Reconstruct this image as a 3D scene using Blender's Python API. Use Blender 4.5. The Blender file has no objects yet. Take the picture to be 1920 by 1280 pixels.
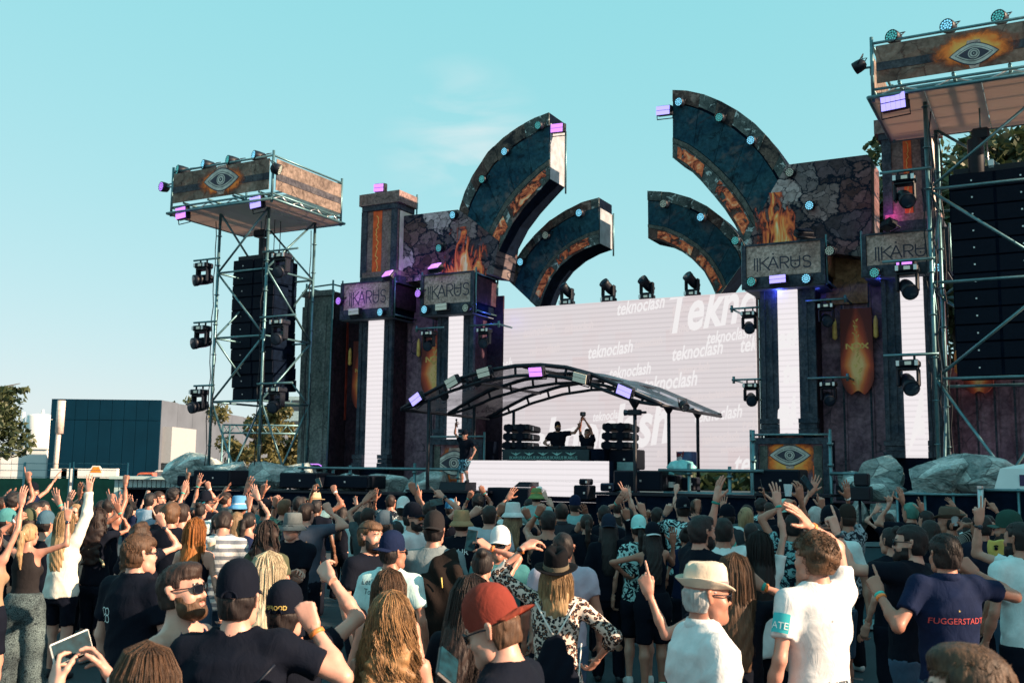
import bpy, math, random
import numpy as np
from mathutils import Vector, Matrix
random.seed(7); np.random.seed(7)
sc = bpy.context.scene
COL = sc.collection
R = math.radians
# ---------------------------------------------------------------- camera
FPX, HZ, ROLL, CH = 1950.0, 885.0, 0.012, 2.25          # focal length (px of a 1920 frame), horizon row, roll, height
PITCH = math.atan((HZ - 640) / FPX)
cam = bpy.data.cameras.new('camera'); camo = bpy.data.objects.new('camera', cam); COL.objects.link(camo)
cam.sensor_width = 36; cam.lens = 36 * FPX / 1920; cam.clip_start = 0.1; cam.clip_end = 2000
camo.location = (0, 0, CH)
camo.rotation_mode = 'QUATERNION'
camo.rotation_quaternion = (Matrix.Rotation(math.pi / 2 + PITCH, 4, 'X') @ Matrix.Rotation(ROLL, 4, 'Z')).to_quaternion()
sc.camera = camo
cam.dof.use_dof = True; cam.dof.focus_distance = 12; cam.dof.aperture_fstop = 5.6
# ---------------------------------------------------------------- light
SUN_AZ, SUN_EL = R(112), R(24)       # clockwise from +Y
w = bpy.data.worlds.new('World'); sc.world = w; w.use_nodes = True
nt = w.node_tree; nt.nodes.clear()
out = nt.nodes.new('ShaderNodeOutputWorld'); bg = nt.nodes.new('ShaderNodeBackground')
sky = nt.nodes.new('ShaderNodeTexSky'); sky.sky_type = 'NISHITA'; sky.sun_disc = False
sky.sun_elevation = SUN_EL; sky.sun_rotation = SUN_AZ; sky.air_density = 1.0; sky.dust_density = 0.6; sky.ozone_density = 2.0
# teal tint of the evening sky, and thin high cloud
sp0 = nt.nodes.new('ShaderNodeSeparateColor'); cb0 = nt.nodes.new('ShaderNodeCombineColor'); nt.links.new(sky.outputs[0], sp0.inputs[0])
for i_, (e_, k_) in enumerate(((0.54, 1.06), (0.13, 2.40), (0.14, 2.42))):
 q_ = nt.nodes.new('ShaderNodeMath'); q_.operation = 'POWER'; q_.inputs[1].default_value = e_; nt.links.new(sp0.outputs[i_], q_.inputs[0])
 r_ = nt.nodes.new('ShaderNodeMath'); r_.operation = 'MULTIPLY'; r_.inputs[1].default_value = k_; nt.links.new(q_.outputs[0], r_.inputs[0]); nt.links.new(r_.outputs[0], cb0.inputs[i_])
tc = nt.nodes.new('ShaderNodeTexCoord'); mp = nt.nodes.new('ShaderNodeMapping'); mp.inputs['Scale'].default_value = (2.2, 2.2, 9); mp.inputs['Rotation'].default_value = (0.0, 0.25, 0)
nz = nt.nodes.new('ShaderNodeTexNoise'); nz.inputs['Scale'].default_value = 2.6; nz.inputs['Detail'].default_value = 7; nz.inputs['Distortion'].default_value = 0.7
rp = nt.nodes.new('ShaderNodeValToRGB'); rp.color_ramp.elements[0].position = 0.40; rp.color_ramp.elements[1].position = 0.68; rp.color_ramp.elements[1].color = (0.75, 0.75, 0.75, 1)
dt = nt.nodes.new('ShaderNodeVectorMath'); dt.operation = 'DISTANCE'; dt.inputs[1].default_value = (-0.048, 0.951, 0.307)   # where the wisp hangs
mr = nt.nodes.new('ShaderNodeMapRange'); mr.inputs[1].default_value = 0.085; mr.inputs[2].default_value = 0.02; mr.inputs[3].default_value = 0; mr.inputs[4].default_value = 1
cm_ = nt.nodes.new('ShaderNodeMath'); cm_.operation = 'MULTIPLY'
cl = nt.nodes.new('ShaderNodeMix'); cl.data_type = 'RGBA'; cl.inputs[7].default_value = (2.9, 3.15, 3.2, 1)
nt.links.new(tc.outputs['Generated'], mp.inputs[0]); nt.links.new(mp.outputs[0], nz.inputs['Vector']); nt.links.new(nz.outputs[0], rp.inputs[0])
nt.links.new(cb0.outputs[0], cl.inputs[6]); nt.links.new(tc.outputs['Generated'], dt.inputs[0]); nt.links.new(dt.outputs['Value'], mr.inputs[0]); nt.links.new(mr.outputs[0], cm_.inputs[0]); nt.links.new(rp.outputs[0], cm_.inputs[1]); nt.links.new(cm_.outputs[0], cl.inputs[0])
nt.links.new(cl.outputs[2], bg.inputs[0]); bg.inputs[1].default_value = 0.112
nt.links.new(bg.outputs[0], out.inputs[0])
sl = bpy.data.lights.new('sun', 'SUN'); sl.energy = 5.0; sl.angle = R(0.5); sl.color = (1.0, 0.72, 0.49)
slo = bpy.data.objects.new('sun', sl); COL.objects.link(slo)
sd = Vector((math.sin(SUN_AZ) * math.cos(SUN_EL), math.cos(SUN_AZ) * math.cos(SUN_EL), math.sin(SUN_EL)))
slo.rotation_mode = 'QUATERNION'; slo.rotation_quaternion = sd.to_track_quat('Z', 'Y'); slo.location = (30, 0, 40)
sc.view_settings.view_transform = 'Standard'; sc.view_settings.look = 'None'; sc.view_settings.exposure = 1.32; sc.view_settings.gamma = 1
sc.view_settings.use_curve_mapping = False
# ---------------------------------------------------------------- image ray helpers (photo pixel of a 1920x1280 frame -> direction)
_cp, _sp, _cr, _sr = math.cos(PITCH), math.sin(PITCH), math.cos(ROLL), math.sin(ROLL)
CAM = np.array([0, 0, CH])
def ray(px, py):
 X = (px - 960) / FPX; Y = (640 - py) / FPX
 x = X * _cr - Y * _sr; y = X * _sr + Y * _cr
 return np.array([x, _cp - y * _sp, _sp + y * _cp])
def at(px, py, d):                    # point at world y = d
 r = ray(px, py); return CAM + r * (d / r[1])
def ground(px, py, z=0.0):
 r = ray(px, py); return CAM + r * ((z - CH) / r[2])
# stage frame: u to the right along the stage, v to the back, z up
TH = R(-28)
US = np.array([math.cos(TH), math.sin(TH), 0]); VS = np.array([-math.sin(TH), math.cos(TH), 0]); OS = np.array([-2.0, 31.0, 0])
def S(u, v, z=0): return OS + US * u + VS * v + np.array([0, 0, z])
def SP(px, py, v):                    # (u, z) on the stage plane at depth v
 r = ray(px, py); t = (VS.dot(OS) + v - VS.dot(CAM)) / VS.dot(r); p = CAM + r * t
 return float((p - OS).dot(US)), float(p[2])
def SU(px, py, u):                    # (v, z) on the plane of constant u
 r = ray(px, py); t = (US.dot(OS) + u - US.dot(CAM)) / US.dot(r); p = CAM + r * t
 return float((p - OS).dot(VS)), float(p[2])
# ---------------------------------------------------------------- materials
MATS = {}
def new_mat(name):
 m = bpy.data.materials.new(name); m.use_nodes = True; MATS[name] = m
 return m, m.node_tree, m.node_tree.nodes['Principled BSDF']
def ramp(nt, stops, fac=None):
 r = nt.nodes.new('ShaderNodeValToRGB'); cr = r.color_ramp
 while len(cr.elements) < len(stops): cr.elements.new(0.5)
 for e, (p, c) in zip(cr.elements, stops):
  e.position = p; e.color = tuple(c) + (1,) if len(c) == 3 else c
 if fac is not None: nt.links.new(fac, r.inputs[0])
 return r
def mixc(nt, a, b, fac, mode='MIX'):
 m = nt.nodes.new('ShaderNodeMix'); m.data_type = 'RGBA'; m.blend_type = mode
 for s, i in ((fac, 0), (a, 6), (b, 7)):
  if hasattr(s, 'is_output'): nt.links.new(s, m.inputs[i])
  else: m.inputs[i].default_value = s if not isinstance(s, tuple) or len(s) == 4 else s + (1,)
 return m.outputs[2]
def mathn(nt, op, a, b=None):
 m = nt.nodes.new('ShaderNodeMath'); m.operation = op
 for s, i in ((a, 0), (b, 1)):
  if s is None: continue
  if hasattr(s, 'is_output'): nt.links.new(s, m.inputs[i])
  else: m.inputs[i].default_value = s
 return m.outputs[0]
def coords(nt, scale=(1, 1, 1), rot=(0, 0, 0), kind='Object'):
 t = nt.nodes.new('ShaderNodeTexCoord'); m = nt.nodes.new('ShaderNodeMapping')
 m.inputs['Scale'].default_value = scale; m.inputs['Rotation'].default_value = rot
 nt.links.new(t.outputs[kind], m.inputs[0]); return m.outputs[0]
def noise(nt, vec, scale, detail=4, rough=0.55, dist=0):
 n = nt.nodes.new('ShaderNodeTexNoise'); n.inputs['Scale'].default_value = scale; n.inputs['Detail'].default_value = detail
 n.inputs['Roughness'].default_value = rough; n.inputs['Distortion'].default_value = dist
 nt.links.new(vec, n.inputs['Vector']); return n
def bump(nt, b, height, strength=0.3, dist=0.02):
 n = nt.nodes.new('ShaderNodeBump'); n.inputs['Strength'].default_value = strength; n.inputs['Distance'].default_value = dist
 nt.links.new(height, n.inputs['Height']); nt.links.new(n.outputs[0], b.inputs['Normal'])
def mat(name, col, rough=0.6, metal=0.0, var=0.25, scale=6.0, bmp=0.0, bscale=40.0, spec=0.5):
 """plain surface with some mottling"""
 if name in MATS: return MATS[name]
 m, nt, b = new_mat(name)
 v = coords(nt); n = noise(nt, v, scale)
 d = tuple(c * (1 - var) for c in col); l = tuple(min(1, c * (1 + var)) for c in col)
 r = ramp(nt, [(0.3, d), (0.7, l)], n.outputs[0]); nt.links.new(r.outputs[0], b.inputs['Base Color'])
 b.inputs['Roughness'].default_value = rough; b.inputs['Metallic'].default_value = metal; b.inputs['Specular IOR Level'].default_value = spec
 if bmp: bump(nt, b, noise(nt, v, bscale, 3).outputs[0], bmp, 0.01)
 return m
def emit(name, col, strength, base=(0.02, 0.02, 0.02)):
 if name in MATS: return MATS[name]
 m, nt, b = new_mat(name)
 b.inputs['Base Color'].default_value = base + (1,); b.inputs['Emission Color'].default_value = col + (1,); b.inputs['Emission Strength'].default_value = strength * .75
 return m
def stone_print(name, c1, c2, scale=1.2, crack=(0.03, 0.03, 0.04), rough=0.8):
 """printed weathered-stone mesh: blotches and hairline cracks"""
 m, nt, b = new_mat(name); v = coords(nt)
 n1 = noise(nt, v, scale * 1.3, 8, 0.65, 0.6); n2 = noise(nt, v, scale * 9, 5, 0.6)
 base = ramp(nt, [(0.32, c1), (0.68, c2)], n1.outputs[0]).outputs[0]
 base = mixc(nt, base, ramp(nt, [(0.35, (0.35,) * 3), (0.65, (1.2,) * 3)], n2.outputs[0]).outputs[0], 0.7, 'MULTIPLY')
 vv = nt.nodes.new('ShaderNodeVectorMath'); vv.operation = 'MULTIPLY_ADD'; vv.inputs[1].default_value = (0.35,) * 3
 nt.links.new(n1.outputs[1], vv.inputs[0]); nt.links.new(v, vv.inputs[2])
 vo = nt.nodes.new('ShaderNodeTexVoronoi'); vo.feature = 'DISTANCE_TO_EDGE'; vo.inputs['Scale'].default_value = scale * 1.6
 nt.links.new(vv.outputs[0], vo.inputs['Vector'])
 msk = noise(nt, v, scale * 0.9, 3)
 ck = mathn(nt, 'MULTIPLY', ramp(nt, [(0.0, (1,) * 3), (0.03, (0,) * 3)], vo.outputs[0]).outputs[0], ramp(nt, [(0.45, (0,) * 3), (0.6, (1,) * 3)], msk.outputs[0]).outputs[0])
 nt.links.new(mixc(nt, base, crack, ck), b.inputs['Base Color']); b.inputs['Roughness'].default_value = rough; b.inputs['Specular IOR Level'].default_value = .12
 return m
def rock_print(name, cols, gap, scale, stretch=(1, 1, 1)):
 """printed rubble of big broken stones"""
 m, nt, b = new_mat(name); v = coords(nt, stretch)
 n1 = noise(nt, v, 1.1, 5, 0.6)
 vv = nt.nodes.new('ShaderNodeVectorMath'); vv.operation = 'MULTIPLY_ADD'; vv.inputs[1].default_value = (1.1,) * 3
 nt.links.new(n1.outputs[1], vv.inputs[0]); nt.links.new(v, vv.inputs[2])
 e = nt.nodes.new('ShaderNodeTexVoronoi'); e.feature = 'DISTANCE_TO_EDGE'; e.inputs['Scale'].default_value = scale; nt.links.new(vv.outputs[0], e.inputs['Vector'])
 c = nt.nodes.new('ShaderNodeTexVoronoi'); c.inputs['Scale'].default_value = scale; nt.links.new(vv.outputs[0], c.inputs['Vector'])
 cell = ramp(nt, [(i / max(1, len(cols) - 1), k) for i, k in enumerate(cols)], c.outputs['Color']).outputs[0]
 n2 = noise(nt, v, 7, 8, 0.7)
 cell = mixc(nt, cell, ramp(nt, [(0.35, (0.5,) * 3), (0.62, (1.25,) * 3)], n2.outputs[0]).outputs[0], 0.85, 'MULTIPLY')
 g = ramp(nt, [(0.012, (0,) * 3), (0.05, (1,) * 3)], e.outputs[0]).outputs[0]
 e2 = nt.nodes.new('ShaderNodeTexVoronoi'); e2.feature = 'DISTANCE_TO_EDGE'; e2.inputs['Scale'].default_value = scale * 2.3; nt.links.new(vv.outputs[0], e2.inputs['Vector'])
 c2 = nt.nodes.new('ShaderNodeTexVoronoi'); c2.inputs['Scale'].default_value = scale * 2.3; nt.links.new(vv.outputs[0], c2.inputs['Vector'])
 cell = mixc(nt, cell, ramp(nt, [(0.1, (0.35,) * 3), (0.9, (1.5,) * 3)], c2.outputs['Color']).outputs[0], 0.8, 'MULTIPLY')
 cell = mixc(nt, cell, gap, ramp(nt, [(0.01, (.9,) * 3), (0.05, (0,) * 3)], e2.outputs[0]).outputs[0])
 nt.links.new(mixc(nt, gap, cell, g), b.inputs['Base Color']); b.inputs['Roughness'].default_value = 0.8; b.inputs['Specular IOR Level'].default_value = .12
 return m
# ---------------------------------------------------------------- mesh builder
ORG = {}
def link(o, parent=None):
 COL.objects.link(o)
 if parent is not None: o.parent = parent
 return o
class MB:
 def __init__(s): s.v = []; s.f = []; s.sm = []; s.mi = []
 def _add(s, vs, fs, sm=False, mi=0):
  o = len(s.v); s.v.extend([tuple(map(float, p)) for p in vs]); s.f.extend([tuple(i + o for i in f) for f in fs])
  s.sm.extend([sm] * len(fs)); s.mi.extend([mi] * len(fs)); return s
 def box(s, c, d, rot=None, mi=0, bev=0.0):
  x, y, z = d[0] / 2, d[1] / 2, d[2] / 2
  if bev <= 0:
   P = [(-x, -y, -z), (x, -y, -z), (x, y, -z), (-x, y, -z), (-x, -y, z), (x, -y, z), (x, y, z), (-x, y, z)]
   Fc = [(0, 3, 2, 1), (4, 5, 6, 7), (0, 1, 5, 4), (1, 2, 6, 5), (2, 3, 7, 6), (3, 0, 4, 7)]
  else:
   e = min(bev, x * .9, y * .9, z * .9); P = []; Fc = []
   ring = lambda hx, hy, zz: [(-hx, -hy, zz), (hx, -hy, zz), (hx, hy, zz), (-hx, hy, zz)]
   oct_ = lambda zz: [(-x + e, -y, zz), (x - e, -y, zz), (x, -y + e, zz), (x, y - e, zz), (x - e, y, zz), (-x + e, y, zz), (-x, y - e, zz), (-x, -y + e, zz)]
   inn = lambda zz: [(-x + e, -y + e, zz), (x - e, -y + e, zz), (x - e, -y + e, zz), (x - e, y - e, zz), (x - e, y - e, zz), (-x + e, y - e, zz), (-x + e, y - e, zz), (-x + e, -y + e, zz)]
   P = inn(-z) + oct_(-z + e) + oct_(z - e) + inn(z)
   for k in range(3):
    for i in range(8):
     j = (i + 1) % 8; Fc.append((k * 8 + i, k * 8 + j, k * 8 + 8 + j, k * 8 + 8 + i))
   Fc.append(tuple(range(7, -1, -1))); Fc.append(tuple(range(24, 32)))
  if rot is not None: P = [tuple(rot @ Vector(p)) for p in P]
  return s._add([(p[0] + c[0], p[1] + c[1], p[2] + c[2]) for p in P], Fc, False, mi)
 def tube(s, a, b, r, n=8, r2=None, caps=True, mi=0):
  a = Vector(a); b = Vector(b); d = b - a
  if d.length < 1e-6: return s
  q = d.to_track_quat('Z', 'Y'); r2 = r if r2 is None else r2; vs = []
  for (p, rr) in ((a, r), (b, r2)):
   for i in range(n):
    t = 2 * math.pi * i / n; vs.append(p + q @ Vector((rr * math.cos(t), rr * math.sin(t), 0)))
  s._add(vs, [(i, (i + 1) % n, n + (i + 1) % n, n + i) for i in range(n)], True, mi)
  if caps:
   o = len(s.v) - 2 * n; s.f.append(tuple(o + i for i in range(n - 1, -1, -1))); s.f.append(tuple(o + n + i for i in range(n)))
   s.sm += [False] * 2; s.mi += [mi] * 2
  return s
 def path(s, pts, r, n=6, taper=None, mi=0):
  pts = [Vector(p) for p in pts]; vs = []; m = len(pts); q = None; last = None
  for k, p in enumerate(pts):
   d = (pts[min(k + 1, m - 1)] - pts[max(k - 1, 0)])
   if q is None: q = d.to_track_quat('Z', 'Y')
   else: q = last.rotation_difference(d) @ q
   last = d; rr = r if taper is None else r * taper[k]
   for i in range(n):
    t = 2 * math.pi * i / n; vs.append(p + q @ Vector((rr * math.cos(t), rr * math.sin(t), 0)))
  fs = [(k * n + i, k * n + (i + 1) % n, (k + 1) * n + (i + 1) % n, (k + 1) * n + i) for k in range(m - 1) for i in range(n)]
  fs += [tuple(range(n - 1, -1, -1)), tuple((m - 1) * n + i for i in range(n))]
  return s._add(vs, fs, True, mi)
 def lathe(s, prof, n=24, c=(0, 0, 0), M=None, mi=0, sm=True):
  vs = []
  for (r, z) in prof:
   for i in range(n):
    t = 2 * math.pi * i / n; p = Vector((r * math.cos(t), r * math.sin(t), z))
    if M is not None: p = M @ p
    vs.append((p[0] + c[0], p[1] + c[1], p[2] + c[2]))
  m = len(prof)
  fs = [(k * n + i, k * n + (i + 1) % n, (k + 1) * n + (i + 1) % n, (k + 1) * n + i) for k in range(m - 1) for i in range(n)]
  s._add(vs, fs, sm, mi)
  if prof[0][0] > 1e-4: s._add(vs[:n], [tuple(range(n - 1, -1, -1))], False, mi)
  if prof[-1][0] > 1e-4: s._add(vs[-n:], [tuple(range(n))], False, mi)
  return s
 def prism(s, poly, y0, y1, mi=0):
  """polygon in the x-z plane, extruded from y0 (front) to y1 (back)"""
  n = len(poly)
  area = sum(poly[i][0] * poly[(i + 1) % n][1] - poly[(i + 1) % n][0] * poly[i][1] for i in range(n))
  if area < 0: poly = poly[::-1]
  vs = [(x, y0, z) for x, z in poly] + [(x, y1, z) for x, z in poly]
  fs = [tuple(range(n)), tuple(range(2 * n - 1, n - 1, -1))] + [((i + 1) % n, i, n + i, n + (i + 1) % n) for i in range(n)]
  return s._add(vs, fs, False, mi)
 def mesh(s, name, org=(0, 0, 0)):
  me = bpy.data.meshes.new(name)
  v = np.array(s.v, dtype=float).reshape(-1, 3) - np.array(org)
  me.from_pydata(v.tolist(), [], s.f)
  me.polygons.foreach_set('use_smooth', s.sm)
  if any(s.mi): me.polygons.foreach_set('material_index', s.mi)
  me.update(); return me
 def build(s, name, m, parent=None, kind=None, label=None):
  org = ORG.get(parent.name, (0, 0, 0)) if parent is not None else (0, 0, 0)
  me = s.mesh(name, org)
  for k in (m if isinstance(m, (list, tuple)) else [m]): me.materials.append(k)
  o = bpy.data.objects.new(name, me); link(o, parent)
  if parent is not None: ORG[o.name] = org
  if kind: o['kind'] = kind
  if label: o['label'] = label
  return o
def tag(o, label=None, cat=None, group=None, kind=None):
 if label: o['label'] = label
 if cat: o['category'] = cat
 if group: o['group'] = group
 if kind: o['kind'] = kind
 return o
def thing(name, label, cat, p, group=None, stage=True):
 """an Empty at the thing's base; p in stage coordinates (u,v,z) or in world coordinates"""
 o = bpy.data.objects.new(name, None); COL.objects.link(o); o.empty_display_size = 0.2
 if stage: o.location = S(*p); o.rotation_euler = (0, 0, TH)
 else: o.location = p
 ORG[o.name] = tuple(p); return tag(o, label, cat, group)
def copy_thing(o, loc=None, label=None, group=None):
 """a copy of a thing, its parts and their sub-parts (mesh data shared)"""
 c = o.copy(); COL.objects.link(c); ORG[c.name] = ORG.get(o.name, (0, 0, 0))
 if loc is not None: c.location = loc
 if label: c['label'] = label
 if group: c['group'] = group
 for ch in list(o.children):
  k = ch.copy(); COL.objects.link(k); k.parent = c
  for g in list(ch.children):
   h = g.copy(); COL.objects.link(h); h.parent = k
 return c
def text_polys(body, size=1.0, shear=0.0, offset=0.0, depth=0.004, align='CENTER', space=1.0):
 """lettering as a mesh: returns (verts Nx3 with x,y in the text plane, faces)"""
 c = bpy.data.curves.new('lettering', 'FONT'); c.body = body; c.size = size; c.shear = shear; c.offset = offset
 c.extrude = depth / 2; c.align_x = align; c.space_character = space; c.resolution_u = 3
 o = bpy.data.objects.new('lettering', c); COL.objects.link(o)
 dg = bpy.context.evaluated_depsgraph_get(); ev = o.evaluated_get(dg); me = ev.to_mesh()
 v = np.zeros(len(me.vertices) * 3); me.vertices.foreach_get('co', v); v = v.reshape(-1, 3)
 f = [tuple(p.vertices) for p in me.polygons]; ev.to_mesh_clear()
 bpy.data.objects.remove(o); bpy.data.curves.remove(c)
 return v, f
def put_text(name, body, m, parent, u, v, z, size, shear=0, offset=0, slope=0.0, depth=0.006, align='CENTER', mirror=False):
 """flat lettering on a stage plane facing -v"""
 V, F = text_polys(body, size, shear, offset, depth, align)
 b = MB(); ca, sa = math.cos(slope), math.sin(slope)
 P = [(u + x * ca - y * sa, v - k, z + x * sa + y * ca) for x, y, k in V]
 b._add(P, F); return b.build(name, m, parent)
def strokes(polys, width, y0, y1, f):
 """thick polylines in a plane; f maps (x, y) to (u, z)"""
 b = MB()
 for pl in polys:
  for (p, q) in zip(pl[:-1], pl[1:]):
   p = np.array(p, float); q = np.array(q, float); d = q - p; L = np.linalg.norm(d)
   if L < 1e-6: continue
   d /= L; n = np.array([-d[1], d[0]]) * width / 2; e = d * width * 0.3
   y0 -= 0.00002
   b.prism([f(*(p - e + n)), f(*(p - e - n)), f(*(q + e - n)), f(*(q + e + n))], y0, y1)
 return b
# ---------------------------------------------------------------- common materials
M_steel = mat('galvanised_steel', (0.12, 0.23, 0.26), 0.45, 0.75, 0.2, 9)
M_alu = mat('aluminium', (0.55, 0.56, 0.57), 0.35, 0.85, 0.1, 9)
M_black = mat('black_metal', (0.004, 0.007, 0.016), 0.5, 0.0, 0.3, 8, spec=.3)
M_blackm = mat('black_matte', (0.003, 0.007, 0.017), 0.95, 0.0, 0.35, 5, spec=.04)
M_grille = mat('speaker_grille', (0.003, 0.006, 0.016), 0.65, 0.0, 0.4, 60, 0.5, 160, .12)
M_glassd = mat('lens_glass', (0.02, 0.03, 0.05), 0.08, 0.0, 0.1)
M_frame = stone_print('dark_frame_print', (0.020, 0.036, 0.060), (0.095, 0.10, 0.125), 1.6)
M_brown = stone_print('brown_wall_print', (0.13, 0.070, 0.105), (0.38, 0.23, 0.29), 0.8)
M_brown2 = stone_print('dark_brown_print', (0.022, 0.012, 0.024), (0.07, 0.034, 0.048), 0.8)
M_stone = stone_print('weathered_stone_print', (0.30, 0.20, 0.18), (0.74, 0.53, 0.47), 1.5)
M_pillar = stone_print('pillar_print', (0.15, 0.10, 0.10), (0.36, 0.25, 0.24), 1.4)
M_tealpil = stone_print('greenish_pillar_print', (0.10, 0.13, 0.13), (0.25, 0.29, 0.28), 1.2)
M_rust = stone_print('rust_stone_print', (0.16, 0.065, 0.03), (0.50, 0.27, 0.15), 1.1)
M_soot = mat('scorched_edge_print', (0.02, 0.022, 0.03), 0.8, 0, 0.4, 4)
M_red = mat('red_banner_print', (0.36, 0.035, 0.02), 0.7, 0, 0.5, 3)
M_ember = mat('ember_print', (0.75, 0.10, 0.02), 0.7, 0, 0.35, 4)
M_gold = mat('gold_print', (1.0, 0.50, 0.14), 0.7, 0, 0.3, 6)
M_sail = mat('pale_mesh_print', (0.62, 0.55, 0.50), 0.8, 0, 0.25, 2)
M_white = mat('white_paint', (0.78, 0.78, 0.76), 0.5, 0, 0.05)
M_slab = stone_print('dark_slab_print', (0.003, 0.034, 0.066), (0.030, 0.095, 0.125), 0.9)
def patches(m, col, lo, hi, scale, amt):
 """weathered patches printed over a stone mesh"""
 nt = m.node_tree; b = nt.nodes['Principled BSDF']; src = b.inputs['Base Color'].links[0].from_socket; n = noise(nt, coords(nt), scale, 9, .7, .5)
 f = mathn(nt, 'MULTIPLY', ramp(nt, [(lo, (0,) * 3), (hi, (1,) * 3)], n.outputs[0]).outputs[0], amt); nt.links.new(mixc(nt, src, col, f), b.inputs['Base Color'])
patches(M_slab, (.17, .125, .115, 1), .52, .64, .85, .6); patches(M_slab, (.004, .012, .02, 1), .56, .60, 2.4, .7)
M_rims = [stone_print('rim_stone_print_a', (0.06, 0.05, 0.048), (0.19, 0.135, 0.115), 2.2),
   stone_print('rim_stone_print_b', (0.03, 0.045, 0.05), (0.15, 0.17, 0.165), 3.0),
   stone_print('rim_stone_print_c', (0.05, 0.035, 0.035), (0.14, 0.085, 0.075), 2.5)]
patches(M_rims[0], (.012, .014, .02, 1), .50, .58, 2.2, .9); patches(M_rims[1], (.50, .56, .56, 1), .56, .61, 4.5, .95); patches(M_rims[2], (.28, .20, .18, 1), .52, .60, 2.5, .85)
M_cob = stone_print('small_stone_print', (0.045, 0.055, 0.055), (0.17, 0.165, 0.15), 3.5)
M_rub = rock_print('rubble_print', [(0.04, 0.03, 0.04), (0.24, 0.15, 0.145), (0.05, 0.04, 0.055), (0.42, 0.34, 0.34), (0.12, 0.065, 0.065), (0.20, 0.12, 0.14)], (0.005, 0.010, 0.022), 1.05, (1, 0.2, 1.15))
M_ink = mat('dark_print_ink', (0.035, 0.032, 0.055), 0.7, 0, 0.2)
def flame_mat(name, sx=1.0, sz=1.0, core=0.5):
 """printed flame: bright at the bottom, licking tongues, ragged cut-out edge"""
 m, nt, b = new_mat(name)
 t = nt.nodes.new('ShaderNodeTexCoord'); sep = nt.nodes.new('ShaderNodeSeparateXYZ'); nt.links.new(t.outputs['Generated'], sep.inputs[0])
 v = coords(nt, (1.7 * sx, 1, 0.55 * sz)); n = noise(nt, v, 2.2, 5, 0.55, 1.4)
 ax = mathn(nt, 'ABSOLUTE', mathn(nt, 'SUBTRACT', sep.outputs[0], core))
 side = mathn(nt, 'SUBTRACT', 1.0, mathn(nt, 'MULTIPLY', ax, 2.1))
 h = mathn(nt, 'SUBTRACT', side, mathn(nt, 'MULTIPLY', sep.outputs[2], 0.75))
 f = mathn(nt, 'ADD', mathn(nt, 'MULTIPLY', h, 0.55), mathn(nt, 'SUBTRACT', mathn(nt, 'MULTIPLY', n.outputs[0], 1.7), 0.66))
 c = ramp(nt, [(0.18, (0.12, 0.02, 0.02)), (0.32, (0.60, 0.07, 0.025)), (0.46, (1.0, 0.20, 0.04)), (0.60, (1.0, 0.40, 0.10)), (0.78, (1.0, 0.78, 0.42))], f)
 nt.links.new(c.outputs[0], b.inputs['Base Color'])
 a = ramp(nt, [(0.16, (0,) * 3), (0.34, (1,) * 3)], f); nt.links.new(a.outputs[0], b.inputs['Alpha'])
 b.inputs['Roughness'].default_value = 0.7; return m
M_flame = flame_mat('flame_print')
M_flame_rim = flame_mat('flame_streak_print', 1.6, 1.6)
def led_mat(name, col, strength, period=0.145, texture=True):
 """LED wall: lit pixels in horizontal louvre rows, faint artwork blocks"""
 m, nt, b = new_mat(name); v = coords(nt)
 sep = nt.nodes.new('ShaderNodeSeparateXYZ'); nt.links.new(v, sep.inputs[0])
 ph = mathn(nt, 'FRACT', mathn(nt, 'MULTIPLY', sep.outputs[2], 1 / period))
 rows = ramp(nt, [(0.0, (0.85,) * 3), (0.16, (0.90,) * 3), (0.30, (1,) * 3), (0.86, (1,) * 3), (1.0, (0.88,) * 3)], ph).outputs[0]
 c = rows
 if texture:
  mp_ = coords(nt, (0.9, 1, 0.35)); br = nt.nodes.new('ShaderNodeTexBrick'); br.inputs['Scale'].default_value = 1.0
  br.inputs['Mortar Size'].default_value = 0; br.inputs['Color1'].default_value = (1, 1, 1, 1); br.inputs['Color2'].default_value = (1.0, 0.80, 0.76, 1)
  br.inputs['Bias'].default_value = -0.45; br.offset = 0.37
  rot = nt.nodes.new('ShaderNodeMapping'); rot.inputs['Rotation'].default_value = (R(90), 0, 0); nt.links.new(mp_, rot.inputs[0]); nt.links.new(rot.outputs[0], br.inputs['Vector'])
  n = noise(nt, v, 0.5, 2)
  c = mixc(nt, rows, mixc(nt, (1, 1, 1, 1), br.outputs[0], ramp(nt, [(0.42, (0,) * 3), (0.6, (0.55,) * 3)], n.outputs[0]).outputs[0]), 1.0, 'MULTIPLY')
 c = mixc(nt, c, col + (1,), 1.0, 'MULTIPLY')
 b.inputs['Base Color'].default_value = (0.02, 0.02, 0.02, 1); nt.links.new(c, b.inputs['Emission Color']); b.inputs['Emission Strength'].default_value = strength * .75
 return m
M_led = led_mat('led_wall_pixels', (0.88, 0.795, 0.81), 0.44)
M_ledw = led_mat('led_strip_pixels', (0.95, 0.88, 0.90), 0.50, 0.145, False)
M_ledtxt = emit('led_lettering', (1.0, 0.95, 0.95), 0.47)
M_ledtx2 = emit('led_lettering_faint', (0.95, 0.84, 0.84), 0.42)
M_cell = emit('lit_led_cell', (0.36, 0.32, 1.0), 0.95)
M_cellp = emit('lit_pink_led_cell', (0.62, 0.24, 1.0), 0.85)
M_cello = emit('dim_led_cell', (0.75, 0.95, 0.88), 0.08, (0.42, 0.42, 0.36))
M_blue = emit('blue_led_glow', (0.20, 0.12, 1.0), 1.6)
M_par = emit('lit_par_cell', (0.22, 0.72, 1.0), 0.65)
M_parc = emit('dim_par_cell', (0.10, 0.60, 0.60), 0.30, (0.05, 0.2, 0.2))
M_paro = emit('unlit_par_cell', (0.45, 0.6, 0.5), 0.12, (0.35, 0.4, 0.35))
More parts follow.
